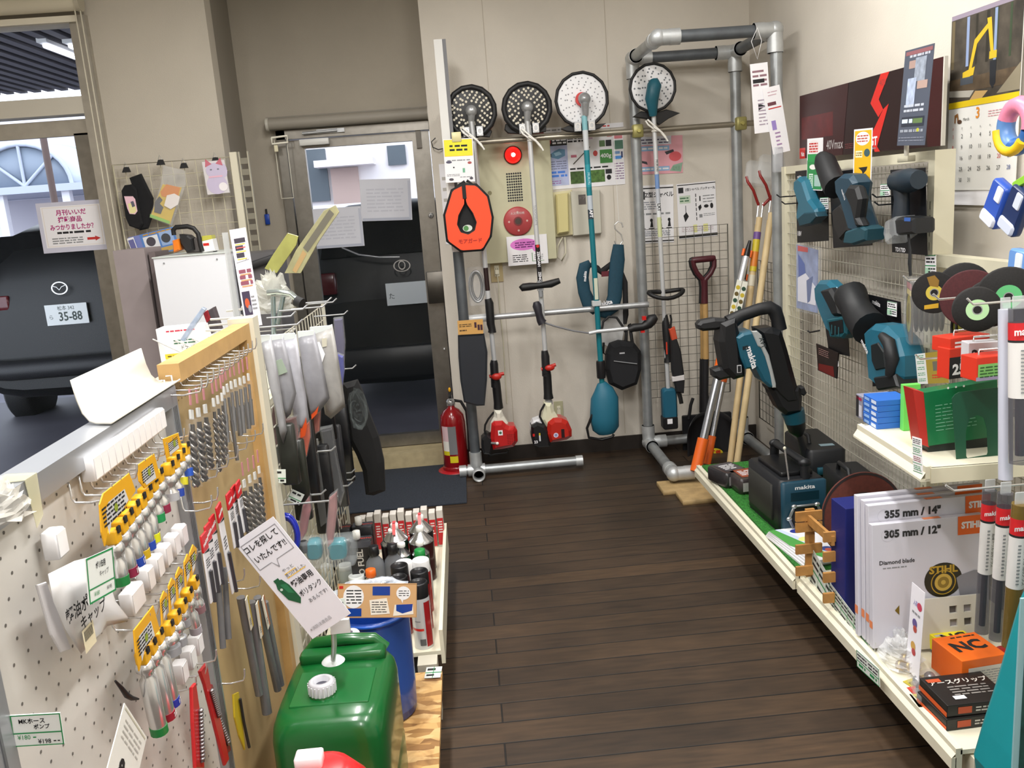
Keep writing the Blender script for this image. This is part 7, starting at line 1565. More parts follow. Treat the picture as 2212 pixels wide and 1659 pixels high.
for k,(x0,y0,x1,y1,r) in enumerate(((484,852,492,960,.006),(492,846,513,998,.005),(500,840,508,935,.006),(509,836,520,945,.007),(519,832,527,940,.007),(528,828,538,930,.007),(537,822,546,922,.006))):drill(x0,y0,x1,y1,r,'plain grey bit at the far end of the top row, %s from the near end'%ORD[k],False,DBG)
for k,(x0,y0,x1,y1,r) in enumerate(((528,1052,540,1160,.009),(540,1042,552,1155,.008),(551,1035,562,1150,.008),(560,1022,571,1140,.007))):drill(x0,y0,x1,y1,r,'fluted drill bit in the second row of the wooden pegboard, %s from the near end'%ORD[k])
def mcard(x,y,lab,L,dx,off):
 mx=MXP@T(0,0,off); a,b=tr(mx,(x,y),(x+dx,y+L)); A=Vector((a[0],a[1],0)); B=Vector((b[0],b[1],0)); LL=(A-B).length; ang=math.atan2(A.x-B.x,A.y-B.y)
 t=thing('drill_bit_pack',lab,'package',mx@T(a[0],a[1],0)@RZ(-ang),'red-headed drill bit packs')
 m=MB(); m.rbox((0,-.018,0),(.030,.032,.004),.0018,M('c8222a',.4)); m.text('makita',0,-.018,.011,.0026,PAPER,bold=.03,rot=.2); m.build('red_header',t)
 m=MB(); m.rbox((0,-.034-(LL-.036)/2,0),(.028,LL-.036,.003),.0014,M('dddce0',.4)); m.poly([(-.015,-.034),(.015,-.034),(.015,-.040)][::-1],.0022,INK); m.lines(-.010,-LL*.5,.010,-LL*.36,4,.0022,M('3a383c'),.5,int(x)); m.rect(-.006,-LL*.62,.008,-LL*.54,.0022,GREY); m.build('white_card',t)
 m=MB(); m.cyl((0,-LL*.55,.004),(0,-LL,.004),.004,M('55545a',.3,.7),n=8); m.build('drill_bit',t)
for k,(x,y,L,dx) in enumerate(((438,1150,150,22),(446,1130,150,22),(456,1112,150,22),(470,1088,190,36),(492,1062,120,18),(502,1048,120,18),(512,1038,110,18))):mcard(x,y,'red-headed drill bit pack on the wooden pegboard, %s from the near end'%ORD[k],L,dx,.055-.004*(k%3))
# grey tubes with labels hanging low
for k,(x0,y0,x1,y1,r,lb) in enumerate(((470,1240,482,1400,.006,0),(484,1225,494,1380,.006,0),(520,1290,560,1500,.009,1),(541,1300,577,1540,.011,1),(556,1290,600,1490,.009,1),(573,1300,608,1480,.007,0))):
 mx=MXP@T(0,0,.03+.006*(k%2)); a,b=tr(mx,(x0,y0),(x1,y1)); A=Vector((a[0],a[1],0)); B=Vector((b[0],b[1],0)); L=(A-B).length; ang=math.atan2(A.x-B.x,A.y-B.y)
 t=thing('bit_tube','long grey translucent tube hanging low on the wooden pegboard, %s from the near end'%ORD[k],'tube',mx@T(b[0],b[1],0)@RZ(-ang),'grey tubes on the wooden pegboard')
 MB().cyl((0,0,0),(0,L,0),r,M('77787c',.2,.2,.1,20,0,0,.85),n=12).build('tube',t)
 if lb:m=MB(); m.box((0,L*.84,r+.002),(.020,L*.3,.002),M('d8d3c6',.5)); m.box((.007,L*.84,r+.0032),(.006,L*.3,.001),M(('a8782c','a05a2c','b8a03a')[k%3],.5)); m.lines(-.008,L*.73,.0,L*.80,4,r+.0034,INK,.5,k); m.build('label',t)
mx=MXP@T(0,0,.03); t=thing('bit_pack','narrow yellow and black bit pack hanging at the bottom of the wooden pegboard','package',mx)
q=tr(mx,(503,1500),(514,1495),(522,1560),(528,1620),(516,1590),(506,1550)); m=MB(); m.bprism(q[::-1],-.002,.002,.0008,M('b8a01c',.4)); m.build('yellow_card',t); m=MB(); m.tube([(x,y,.006) for x,y in tr(mx,(512,1510),(520,1560),(532,1615))],.003,M('1c1c20',.4),8); m.build('black_bit',t)
# ================================================================== wire rack beyond the post
t=thing('wire_rack','wire grid rack with long prongs beyond the cream post','rack',loc=(-.56,2.7,0))
O=T(.56,-2.7,0); m=MB().at(O)
for k in range(22):y=2.24+k*.055; m.cyl((-.56,y,.2),(-.56,y,1.215),.0022,WIRE,n=5,caps=False)
for k in range(19):z=.22+k*.055; m.cyl((-.563,2.23,z),(-.563,3.42,z),.0022,WIRE,n=5,caps=False)
m.build('grid_wires',t)
for y in (2.235,3.42):MB().at(O).cyl((-.56,y,0),(-.56,y,1.22),.007,WIRE,n=8).build('leg',t)
def prong(x0,y0,x1,y1,Y,label):
 a=P(x1,y1,'y',Y); b=Vector((-.56,Y,a.z+.0)); m=MB(); m.tube([b,(a.x-.015,Y,a.z),(a.x,Y,a.z+.012)],.0028,STEEL,6); tag(m.build('rack_prong'),label,'hook','long prongs on the wire rack')
for k,(x1,y1,Y) in enumerate(((655,700,2.28),(640,682,2.45),(665,667,2.62),(707,662,2.80),(717,650,2.95),(728,652,3.1),(752,678,3.2))):prong(0,0,x1,y1,Y,'long steel prong at the top of the wire rack, %s from the near end'%ORD[k])
for k,(x1,y1,Y) in enumerate(((726,972,2.7),(740,885,3.0),(705,1066,2.45),(730,1080,2.35),(768,1035,3.0),(762,1048,2.9),(768,1020,3.1),(770,795,3.25))):prong(0,0,x1,y1,Y,'long steel prong lower on the wire rack, %s listed from the top left'%ORD[k])
# chrome display arm on top
t=thing('chrome_stand','chrome tube stand with a flat curved top rising from the wire rack','stand',loc=(-.5,2.9,1.2)); O=T(.5,-2.9,-1.2)
m=MB().at(O); pts=[P(578,632,'y',2.9),P(600,630,'y',2.9),P(628,634,'y',2.9),P(643,648,'y',2.9)]; m.tube(pts,.016,M('c9d4d4',.18,.9),12,flat=.6); m.build('top_tube',t)
for (x0,y0,x1,y1) in ((590,640,592,740),(612,640,600,700)):m=MB().at(O); m.cyl(P(x0,y0,'y',2.9),P(x1,y1,'y',2.9),.008,M('b4c4c4',.2,.9),n=10); m.build('leg',t)
m=MB().at(O); q=P(640,650,'y',2.88); m.cyl(q,q+Vector((.02,-.01,-.01)),.018,INK,n=14); m.build('end_cap',t)
# long clear label holders sticking up
def panelq(name,label,cat,px,Y,mat,grp=None,th=.004,extra=None,e=.001):
 mx=F_back(P(*px[0],'y',Y)); t=thing(name,label,cat,mx,grp); q=tr(mx,*px); ar=sum(q[i-1][0]*q[i][1]-q[i][0]*q[i-1][1] for i in range(len(q)))
 m=MB(); m.bprism(q if ar>0 else q[::-1],-th/2,th/2,min(e,th*.3),mat); m.build('panel' if name != 'bag' else 'bag_body',t)
 if extra:m=MB(); extra(m,mx,th/2+.0008); m.build('print',t)
 return t
CLY=M('b9b58a',.15,0,.2,20,0,0,.75)
panelq('label_holder','long yellowed clear holder slanting up to the right in front of the door glass','holder',[(725,443),(733,458),(690,520),(650,590),(615,590),(640,540),(700,455)],2.95,CLY,None,.008,lambda m,mx,z:[m.poly(tr(mx,(712,452),(722,462),(665,545),(655,535)),z,M('6f6c60',.4)),m.poly(tr(mx,(655,540),(663,548),(640,590),(632,584)),z,M('b89a6a',.4))])
panelq('label_holder','shorter yellow-green clear holder standing left of the long slanting one','holder',[(622,503),(645,510),(640,530),(612,570),(598,590),(572,580),(590,550)],2.98,M('b4b468',.2,0,.15,20,0,0,.8),None,.008)
o=crumple(0,0,-.05,.07,.05,.13,12,M('dcdcd4',.1,0,0,8,0,0,.4)).build('plastic_bag'); q=P(592,600,'y',3.0); o.location=(q.x,2.95,q.z-.06); tag(o,'crumpled clear plastic at the foot of the slanting label holders','bag')
# grey mesh sleeves and packs
GS=M('a9a9ae',.4,0,.08,20);
bags=[([(562,732),(585,725),(600,800),(612,880),(620,930),(612,960),(600,900),(580,820)],2.30,'a4a4a8','narrow light grey sleeve pack at the near end of the rack'),
 ([(580,730),(612,725),(628,790),(640,850),(628,895),(618,905),(600,830)],2.38,'97979d','grey sleeve pack with a small green price sticker'),
 ([(604,728),(640,722),(652,800),(662,860),(668,905),(655,935),(640,930),(628,860)],2.46,'aeaeb6','silvery grey sleeve pack hanging in front of the orange-tipped one'),
 ([(642,722),(680,716),(700,800),(712,860),(690,890),(672,905),(660,850),(650,780)],2.54,'929298','grey sleeve pack in the middle of the rack'),
 ([(668,718),(718,700),(732,780),(744,860),(746,878),(715,905),(702,895),(688,800)],2.64,'a3a19e','largest grey sleeve pack at the right of the rack with a white label')]
for k,(px,Y,col,lab) in enumerate(bags):
 mx=F_back(P(*px[0],'y',Y)); t=thing('sleeve_pack',lab,'package',mx,'grey sleeve packs on the wire rack'); q=tr(mx,*px); cx=sum(p[0] for p in q)/len(q); cy=sum(p[1] for p in q)/len(q); n=len(q); m=MB()
 vs=[(cx,cy,.022)]+[(cx+(x-cx)*.7,cy+(y-cy)*.75,.018+.006*(i%2)) for i,(x,y) in enumerate(q)]+[(x,y,0) for x,y in q]+[(cx,cy,-.012)]
 fs=[(0,1+i,1+(i+1)%n) for i in range(n)]+[(1+i,1+n+i,1+n+(i+1)%n,1+(i+1)%n) for i in range(n)]+[(1+2*n,1+n+(i+1)%n,1+n+i) for i in range(n)]
 m.add(vs,[f[::-1] for f in fs],M(col,.35,0,.12,30),True); m.build('sleeve',t)
 top_=q[1]; m=MB(); m.rbox((q[0][0]*.5+q[1][0]*.5,(q[0][1]+q[1][1])/2-.004,.003),(abs(q[1][0]-q[0][0])*.9,.022,.006),.002,M('dde3e2',.3)); m.build('header',t)
 if k==1:m=MB(); v=tr(mx,(606,792),dz=.02)[0]; m.rbox((v[0],v[1],.026),(.026,.04,.002),.0008,M('9fae9c',.4),rz=.3); m.build('price_sticker',t)
 if k==4:m=MB(); v=tr(mx,(680,740),(692,795),dz=.026); m.poly(tr(mx,(672,742),(690,738),(702,765),(692,795),(682,775),(668,770),dz=.026)[::-1],.0255,M('f6f6f8',.3)); m.poly(tr(mx,(695,732),(706,730),(706,748),(696,750),dz=.026)[::-1],.0255,M('cfcbb8',.4)); m.build('white_label',t)
 if k in (2,3):m=MB(); q2=tr(mx,*(((650,905),(662,900),(664,920),(660,940),(650,945)) if k==2 else ((672,880),(690,872),(686,892),(674,905))),dz=.005); m.poly(q2[::-1],.012,M('d8501c',.5)); m.build('orange_tip',t)
for k,(px,Y,col,lab) in enumerate((([(590,880),(618,905),(640,900),(645,960),(640,1000),(600,1000),(585,940)],2.42,'5a2018','dark red pack hanging under the grey sleeves at the left'),([(652,918),(668,912),(670,945),(662,985),(646,990),(644,950)],2.50,'d0501e','bright orange glove pack hanging under the grey sleeves'),([(672,895),(692,888),(690,930),(676,940)],2.62,'a84a34','rust-coloured pack right of the bright orange one'),([(575,960),(600,965),(604,1010),(585,1030),(572,1000)],2.40,'34382c','dark green pack low at the near end of the rack'),([(722,690),(740,688),(745,740),(742,800),(730,790),(724,740)],3.1,'4a4468','purple-grey glossy pack hanging at the far end of the rack'),([(730,765),(742,770),(744,800),(738,850),(730,830)],3.05,'2a2f90','blue and clear pack below the purple-grey one'),([(672,970),(690,980),(700,1050),(708,1120),(694,1130),(682,1060)],2.75,'908c7c','striped grey card pack hanging low in the rack'),([(694,930),(718,925),(730,1000),(742,1060),(735,1085),(715,1040)],2.85,'3a3a40','charcoal sleeve pack hanging low at the right'),([(655,960),(672,950),(672,1040),(668,1090),(652,1100)],2.6,'3c3a30','brownish clear pack in the lower middle of the rack'),([(655,1090),(668,1072),(672,1100),(662,1150),(650,1170),(648,1130)],2.4,'9a5a5c','pink-topped clear pack above the teal product'),([(712,1075),(728,1062),(728,1100),(720,1170),(712,1200),(706,1150)],2.35,'9a6a6a','red-topped long clear pack in front of the fuel tins'))):
 mx=F_back(P(*px[0],'y',Y)); t=thing('hanging_pack',lab,'package',mx,'packs hanging on the wire rack'); q=tr(mx,*px); m=MB(); m.bprism(q[::-1],-.012,.012,.005,M(col,.3,0,.3,25)); m.build('pack',t)
 m=MB(); cx=sum(p[0] for p in q)/len(q); cy=sum(p[1] for p in q)/len(q); m.bprism([(cx+(x-cx)*1.12,cy+(y-cy)*1.08) for x,y in q][::-1],-.016,.017,.004,M('e6eaec',.05,0,0,8,0,0,.13)); m.build('clear_wrap',t)
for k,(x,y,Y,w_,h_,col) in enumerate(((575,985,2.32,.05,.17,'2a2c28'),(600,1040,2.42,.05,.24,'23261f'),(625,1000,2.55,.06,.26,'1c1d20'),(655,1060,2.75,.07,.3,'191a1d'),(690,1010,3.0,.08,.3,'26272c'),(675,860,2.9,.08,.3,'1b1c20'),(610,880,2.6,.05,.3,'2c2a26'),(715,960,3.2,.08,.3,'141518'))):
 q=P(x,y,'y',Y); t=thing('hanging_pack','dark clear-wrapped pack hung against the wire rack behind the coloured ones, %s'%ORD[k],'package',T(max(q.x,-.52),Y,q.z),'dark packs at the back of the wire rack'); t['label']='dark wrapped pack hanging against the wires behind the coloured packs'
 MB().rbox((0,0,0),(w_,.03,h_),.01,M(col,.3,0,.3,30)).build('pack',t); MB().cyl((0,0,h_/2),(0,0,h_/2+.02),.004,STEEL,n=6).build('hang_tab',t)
for k,(a,b,c,Y,lab) in enumerate((((577,1014),(616,1014),(580,1043),2.2,'white and green price card beside the cream post'),((630,1056),(656,1068),(622,1080),2.35,'tilted price card on the lower prongs of the wire rack'))):
 mx2,w_,h_=qf('y',Y,a,b,c); s=Sheet(w_,h_,M('dfe6e0',.4),.001); s.l(.1,.1,.8,.35,1,INK,.6,3); s.r(0,.62,1,.68,GREEN); s.l(.2,.72,.9,.95,1,INK,.6,5); s.done('price_card',lab,'price tag',mx2)
# black work trousers hanging
mx=F_back(P(760,860,'y',3.25)); t=thing('work_trousers','black work trousers hanging by their waist at the far end of the wire rack','trousers',mx); BT=M('0a0a0c',.85,0,.2,30)
pprism(t,'trouser_leg',mx,[(704,845),(735,832),(757,830),(758,900),(752,965),(748,1010),(742,1058),(724,1052),(716,980),(708,910)],-.05,.01,BT,.02)
pprism(t,'trouser_leg',mx,[(740,832),(770,824),(782,850),(796,895),(816,945),(828,1000),(831,1064),(806,1074),(789,1072),(782,1020),(768,985),(752,955),(744,900)],-.03,.035,BT,.02)
mx=F_back(P(770,850,'y',3.1)); o=crumple(0,-.06,0,.035,.075,.03,15,M('8f9a9a',.05,0,0,8,0,0,.08)).build('clear_pack'); o.matrix_world=mx; tag(o,'shiny clear pack hanging in front of the black trousers','package')
# blue coil and teal product
mx=F_back(P(622,1155,'y',2.30)); t=thing('blue_coil','bright blue coiled wire pack low at the near end of the wire rack','coil',mx)
m=MB()
for k in range(6):r=.030+.004*(k%3); m.tube([(r*.75*math.cos(2*PI*j/20),(r*1.55)*math.sin(2*PI*j/20),k*.006-.015) for j in range(20)],.0048,M('1b2ba8',.2,0,0,8,0,0,1,.5),6,closed=True)
m.build('coil',t)
mx=F_back(P(705,1185,'y',2.36)); t=thing('blister_pack','clear blister pack holding a teal plastic product beside the fuel tins','package',mx)
for k,(x,w2) in enumerate(((680,.042),(730,.05))):m=MB(); v=tr(mx,(x,1185))[0]; m.rbox((v[0],v[1],0),(w2,.055,.05),.014,M('1a7f8c',.25,0,0,8,0,0,.9)); m.build('teal_body',t)
m=MB(); v=tr(mx,(658,1178),(705,1190)); m.ell((v[0][0],v[0][1],.01),(.018,.02,.02),INK); m.build('black_cap',t)
m=MB(); m.rbox((v[1][0],v[1][1],.0),(.17,.08,.07),.012,M('dfe6e8',.04,0,0,8,0,0,.14)); m.build('clear_blister',t)
# ================================================================== low shelf with fuel and oil, aisle side
LX2=-.175; ZL=.19
t=thing('low_shelf','cream low shelf carrying the fuel tins and spray cans','shelf',loc=(-.36,3.0,0)); O=T(.36,-3.0,0)
MB().at(O).bb((-.56,2.52,ZL-.014),(LX2,3.45,ZL),LMET).build('tray',t); m=MB().at(O); m.bb((LX2,2.52,ZL-.045),(LX2+.012,3.45,ZL+.07),LMET); m.build('front_lip',t); MB().at(O).bb((-.56,3.44,ZL),(LX2,3.45,ZL+.06),LMET).build('end_lip',t)
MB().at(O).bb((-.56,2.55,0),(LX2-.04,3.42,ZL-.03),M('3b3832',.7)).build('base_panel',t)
MB().at(O).bb((LX2-.07,2.44,0),(LX2-.01,2.50,ZL+.0),M('c9c4b4',.5)).build('leg',t)
BLK=M('17171a',.35,.1)
def can(name,label,cat,x,y,r,h,body,cap,kind,grp):
 t=thing(name,label,cat,T(x,y,ZL),grp)
 if kind=='cone':
  m=MB(); m.lathe([(r,.002),(r,h*.72)],body,26); m.lathe([(r,.0),(r*1.02,.003)],STEEL,26); m.build('body',t)
  m=MB(); m.lathe([(r*1.03,h*.715),(r*1.04,h*.725),(r*.95,h*.745),(r*.3,h*.90),(.012,h*.915)],M('c9cacc',.22,.95),26); m.build('cone_top',t)
  m=MB(); m.lathe([(.0135,h*.90),(.015,h*.91),(.015,h*.985),(.012,h),(.001,h)],WHITE,16); m.build('cap',t)
  if cap:m=MB(); m.add([(-.006,-.015,h+.004),(.006,-.015,h+.004),(.006,-.04,h*.86),(-.006,-.04,h*.86)],[(3,2,1,0)],RED); m.box((0,0,h+.0045),(.012,.022,.001),RED); m.build('red_strip',t)
 elif kind=='square':
  m=MB(); m.rbox((0,0,h*.42),(r*2.1,r*1.5,h*.84),.008,body); m.build('body',t)
  m=MB(); m.lathe([(.012,h*.84),(.014,h*.85),(.014,h),(.001,h+.002)],WHITE,16,(-r*.35,0,0)); m.build('cap',t)
  m=MB(); m.text('MOTO',r*.4,0,.016,h*.842,M('d8402a'),bold=.02); m.build('lettering',t)
 elif kind=='spray':
  m=MB(); m.lathe([(r*.96,0),(r,.004),(r,h*.76),(r*.93,h*.79)],body,26); m.build('body',t)
  m=MB(); m.lathe([(r*.97,h*.78),(r*.97,h*.985),(r*.9,h),(r*.78,h),(r*.75,h*.985),(.001,h*.985)],cap,26); m.build('cap',t)
 elif kind=='bottle':
  m=MB(); m.lathe([(r*.95,0),(r,.006),(r,h*.55),(r*.85,h*.70),(r*.45,h*.80),(r*.42,h*.84)],body,24,sq=.75); m.build('body',t)
  m=MB(); m.lathe([(r*.5,h*.83),(r*.55,h*.84),(r*.52,h),(r*.4,h+.002),(.001,h+.002)],cap,20); m.build('cap',t)
 return t
def pz(x,y,z):q=P(x,y,'z',z); return q.x,q.y
for k,(x,y,h,kd,cp) in enumerate(((851,1130,.22,'cone',1),(906,1112,.22,'cone',1),(846,1142,.20,'cone',0),(906,1136,.21,'cone',0),(866,1172,.17,'cone',0),(906,1168,.175,'cone',0))):
 xx,yy=pz(x,y,ZL+h); can('fuel_tin','silver cone-topped oil tin, %s'%('back row left with a red strip','back row right with a red strip','second row left','second row right','small one in the front row left','small one in the front row right')[k],'tin',xx,yy,.046 if k<4 else .031,h,M(('1f3a2a','1c1c20','241618','3a1418','1f4a34','205038')[k],.3,.2,0,8,0,0,1,.3),cp,kd,'cone-topped oil tins')
for k,(x,y) in enumerate(((733,1122),(781,1116),(777,1146))):xx,yy=pz(x,y,ZL+.20); can('fuel_can','black square fuel tin with a white cap, %s'%('back left','back right','front')[k],'tin',xx,yy,.040,.20,M('1c1b1e',.35,.3),0,'square','black square fuel tins')
for k,(x,y,cp,col) in enumerate(((806,1180,BLK,'6f7276'),(846,1176,BLK,'6a6d72'),(906,1187,M('17843a',.4),'b8b8ba'))):xx,yy=pz(x,y,ZL+.19); can('oil_bottle',('grey plastic bottle with a black cap, left one','grey plastic bottle with a black cap, right one','pale bottle with a green cap')[k],'bottle',xx,yy,.036,.19,M(col,.4),cp,'bottle','plastic oil bottles')
for k,(x,y,h,cp,col,lab) in enumerate(((862,1220,.20,BLK,'2a2a2c','spray can with a black cap, behind the two in the left column'),(860,1245,.20,BLK,'8a1a20','spray can with a black cap and red body, front of the left column'),(905,1232,.205,BLK,'8f1a20','spray can with a black cap, directly behind the front white-labelled can'),(903,1256,.22,BLK,'c9cbce','front spray can with black cap and silver-white label'),(872,1213,.19,M('e4e4e4',.35),'c8c8ca','spray can with a white cap, left of the two white caps'),(908,1208,.19,M('e4e4e4',.35),'a02024','spray can with a white cap, right of the two white caps'))):
 xx,yy=pz(x,y,ZL+h); t=can('spray_can',lab,'spray can',xx,yy,.0305,h,M(col,.3,.3,0,8,0,0,1,.2),cp,'spray','spray cans')
 if k==3:m=MB(); m.grid(8,1,lambda u,v:(.0309*math.sin(-1.2+1.4*u),-.0309*math.cos(-1.2+1.4*u),.065+.008*v),RED); m.grid(8,1,lambda u,v:(.0309*math.sin(.4+.8*u),-.0309*math.cos(.4+.8*u),.01+.15*v),M('9a1a20',.3)); m.grid(6,1,lambda u,v:(.0309*math.sin(-.7+.6*u),-.0309*math.cos(-.7+.6*u),.095+.004*v),GREY); m.grid(6,1,lambda u,v:(.0309*math.sin(-.3+.6*u),-.0309*math.cos(-.3+.6*u),.015+.022*v),M('5a5a5c')); m.build('label',t)
xx,yy=pz(800,1230,ZL+.15); can('glue_bottle','pale bottle with an orange nozzle cap beside the spray cans','bottle',xx,yy,.034,.15,M('c9c6b8',.4),M('e8691c',.4),'bottle',None)
q=P(775,1200,'y',2.95); t=box3('fuel_carton','dark tin with white FUEL lettering down its front','tin',(q.x,3.02,ZL+.09),(.075,.06,.18),0,M('1e1c1e',.4),draw=lambda m,d:pr_front(m,d,lambda mm:mm.text('MOTO FUEL',.0,.0,.030,0,M('c9c4bc'),rot=PI/2,bold=.03)))
for k in range(11):
 x=772+k*15.6; q=P(x,1092,'z',ZL+.15); y_=3.395
 t=box3('small_carton','small white and red carton behind the fuel tins, %s from the left'%ORD[k],'box',(-.50+k*.0315,y_,ZL+.075+.004*(k%3)),(.026,.05,.15+.008*(k%3)),.0,M('d6d0c8',.45),'small cartons at the back of the low shelf',rx=-.0,draw=lambda m,d,k=k:pr_front(m,d,lambda mm:(mm.rect(-.0125,-.07,.0125,.045,0,M('c4262c',.45)),mm.lines(-.008,-.02,.008,.035,5,.0006,M('e8d8d4'),.5,k))))
 t.location.z=ZL+(.15+.008*(k%3))/2
# clear plastic pots at the back of teal pack
for k,(x,y) in enumerate(((745,1225),(700,1228),(770,1248))):xx,yy=pz(x,y,ZL+.07); can('small_pot','small pale pot at the near end of the low shelf, %s'%('middle','left','right')[k],'pot',xx,yy,.03,.08,M('c4ccc8',.3),M('dfe4e2',.3),'spray','small pots')
# ---------------- plywood board, jerry can, blue bin
def osb():
 m,nt,b=nodes_mat('strand_board'); tc=nt.nodes.new('ShaderNodeTexCoord'); mp=nt.nodes.new('ShaderNodeMapping'); mp.inputs['Scale'].default_value=(14,42,20); mp.inputs['Rotation'].default_value=(0,0,.2)
 v=nt.nodes.new('ShaderNodeTexVoronoi'); v.inputs['Scale'].default_value=1.2; r=nt.nodes.new('ShaderNodeValToRGB'); n=nt.nodes.new('ShaderNodeTexNoise'); n.inputs['Scale'].default_value=9; n.inputs['Detail'].default_value=6; n.inputs['Distortion'].default_value=1.5
 cr=r.color_ramp; cr.elements[0].position=.0; cr.elements[0].color=lin('8a6236'); cr.elements[1].position=1; cr.elements[1].color=lin('d8b47c'); e=cr.elements.new(.35); e.color=lin('c09458'); e=cr.elements.new(.55); e.color=lin('cfa468')
 mx=nt.nodes.new('ShaderNodeMix'); mx.data_type='RGBA'; mx.blend_type='MULTIPLY'; mx.inputs['Factor'].default_value=.6; r2=nt.nodes.new('ShaderNodeValToRGB'); r2.color_ramp.elements[0].position=.38; r2.color_ramp.elements[0].color=(.45,.36,.27,1); r2.color_ramp.elements[1].position=.5; r2.color_ramp.elements[1].color=(1,1,1,1)
 L=nt.links.new; L(tc.outputs['Object'],mp.inputs['Vector']); L(mp.outputs['Vector'],v.inputs['Vector']); L(tc.outputs['Object'],n.inputs['Vector']); sp=nt.nodes.new('ShaderNodeSeparateColor'); L(v.outputs['Color'],sp.inputs['Color']); L(sp.outputs['Red'],r.inputs['Fac']); L(n.outputs['Fac'],r2.inputs['Fac']); L(r.outputs['Color'],mx.inputs['A']); L(r2.outputs['Color'],mx.inputs['B']); L(mx.outputs['Result'],b.inputs['Base Color']); b.inputs['Roughness'].default_value=.6
 return m
o=MB().bb((-.54,1.25,ZL-.02),(-.168,2.40,ZL),osb()).build('strand_board'); tag(o,'plywood-coloured strand board under the green can, at the near end of the low shelf','board')
for y in (1.32,2.33):tag(MB().bb((-.50,y-.03,.0),(-.21,y+.03,ZL-.02),M('3b3832',.7)).build('board_support'),'dark support block under the strand board, %s one'%('near' if y<2 else 'far'),'block','supports of the strand board')
mx2,w_,h_=qf('z',ZL+.004,(918,1442),(952,1440),(920,1465)); s=Sheet(w_,h_,M('d4d8d4',.3),.001); s.l(.1,.1,.9,.4,1,INK,.6,3); s.r(0,.5,1,.56,GREEN); s.r(.48,0,.52,1,GREEN); s.l(.1,.62,.9,.9,1,INK,.5,3); s.done('price_label','small clear price label stapled on the strand board','price tag',mx2)
GRN=M('0c5a26',.28,0,.06,6,0,0,1,.35)
cx,cy,W_,D_,H_=-.364,1.80,.245,.33,.345
t=thing('jerry_can','dark green plastic jerry can standing on the strand board','jerry can',T(cx,cy,ZL)@RZ(-.03))
def can_body():
 m=MB(); n=36
 def ring(sx,sy,e,z,dz=0.0):
  o=[]
  for k in range(n):
   a=2*PI*(k+.5)/n; c_,s_=math.cos(a),math.sin(a); q=abs(c_)**e*(1 if c_>0 else-1); r=abs(s_)**e*(1 if s_>0 else-1)
   y=r*sy/2; o.append((q*sx/2,y,z+dz*y/sy))
  return o
 R=[ring(W_*.9,D_*.9,.35,0),ring(W_*.98,D_*.98,.3,.01),ring(W_,D_,.28,.04),ring(W_,D_,.28,.12),ring(W_*.975,D_*.975,.28,.13),ring(W_*.975,D_*.975,.28,.14),ring(W_,D_,.28,.15),ring(W_,D_,.28,H_-.055),ring(W_*.98,D_*.98,.32,H_-.03),ring(W_*.92,D_*.93,.38,H_-.012),ring(W_*.80,D_*.84,.42,H_-.002),ring(W_*.5,D_*.6,.5,H_)]
 vs=[p for r in R for p in r]; m.add(vs,[(i*n+k,i*n+(k+1)%n,(i+1)*n+(k+1)%n,(i+1)*n+k) for i in range(len(R)-1) for k in range(n)],GRN,True)
 m.add(vs,[[(len(R)-1)*n+k for k in range(n)],list(range(n))[::-1]],GRN,True); return m
can_body().build('body',t)
# raised grip across the middle with hollow on both sides
m=MB(); m.rbox((0,.10,H_+.004),(W_*.82,.045,.03),.012,GRN); m.build('grip_shoulder',t)
m=MB(); m.tube([(-.09,.135,H_-.004),(-.07,.135,H_+.022),(0,.13,H_+.030),(.07,.135,H_+.022),(.095,.135,H_-.004)],.015,GRN,12); m.build('carry_grip',t)
m=MB(); m.rbox((0,-.03,H_-.002),(W_*.70,.14,.008),.004,M('0d642c',.3,0,0,8,0,0,1,.3)); m.build('top_panel',t)
m=MB(); m.lathe([(.030,H_-.005),(.030,H_+.006),(.027,H_+.008)],GRN,28,(-.02,-.055,0)); m.build('neck',t)
m=MB(); m.lathe([(.028,H_+.004),(.0295,H_+.008),(.0285,H_+.030),(.025,H_+.034),(.017,H_+.034),(.016,H_+.022),(.001,H_+.021)],M('cfd0d8',.35),28,(-.02,-.055,0))
for k in range(20):a=2*PI*k/20; m.box((-.02+.0292*math.cos(a),-.055+.0292*math.sin(a),H_+.018),(.003,.003,.022),M('dcdde2',.35),rz=a)
m.disc(-.02,-.055,.015,H_+.0225,M('4b4a58',.5),20); m.build('spout_cap',t,label='white screw cap with a grey centre')
m=MB(); m.lathe([(.024,H_+.0),(.024,H_+.030),(.021,H_+.034),(.001,H_+.034)],M('cfd0d8',.35),24,(.01,.155,0)); m.build('rear_cap',t,label='white screw cap at the back'); m=MB(); m.disc(0.01,.155,.008,H_+.0345,M('55505c'),14); m.build('cap_mark',t)
# sign stuck above the can
a,b,c=P(511,1168,'y',1.72),P(583,1143,'y',1.80),P(683,1378,'y',1.74)
a,b,c=Vector(P(511,1168,'y',1.66)),Vector(P(583,1143,'y',1.66)),Vector(P(683,1378,'y',1.66))
e1=(b-a); d_=P(752,1306,'y',1.66); mx2,w_,h_=quadframe(a,b,c)
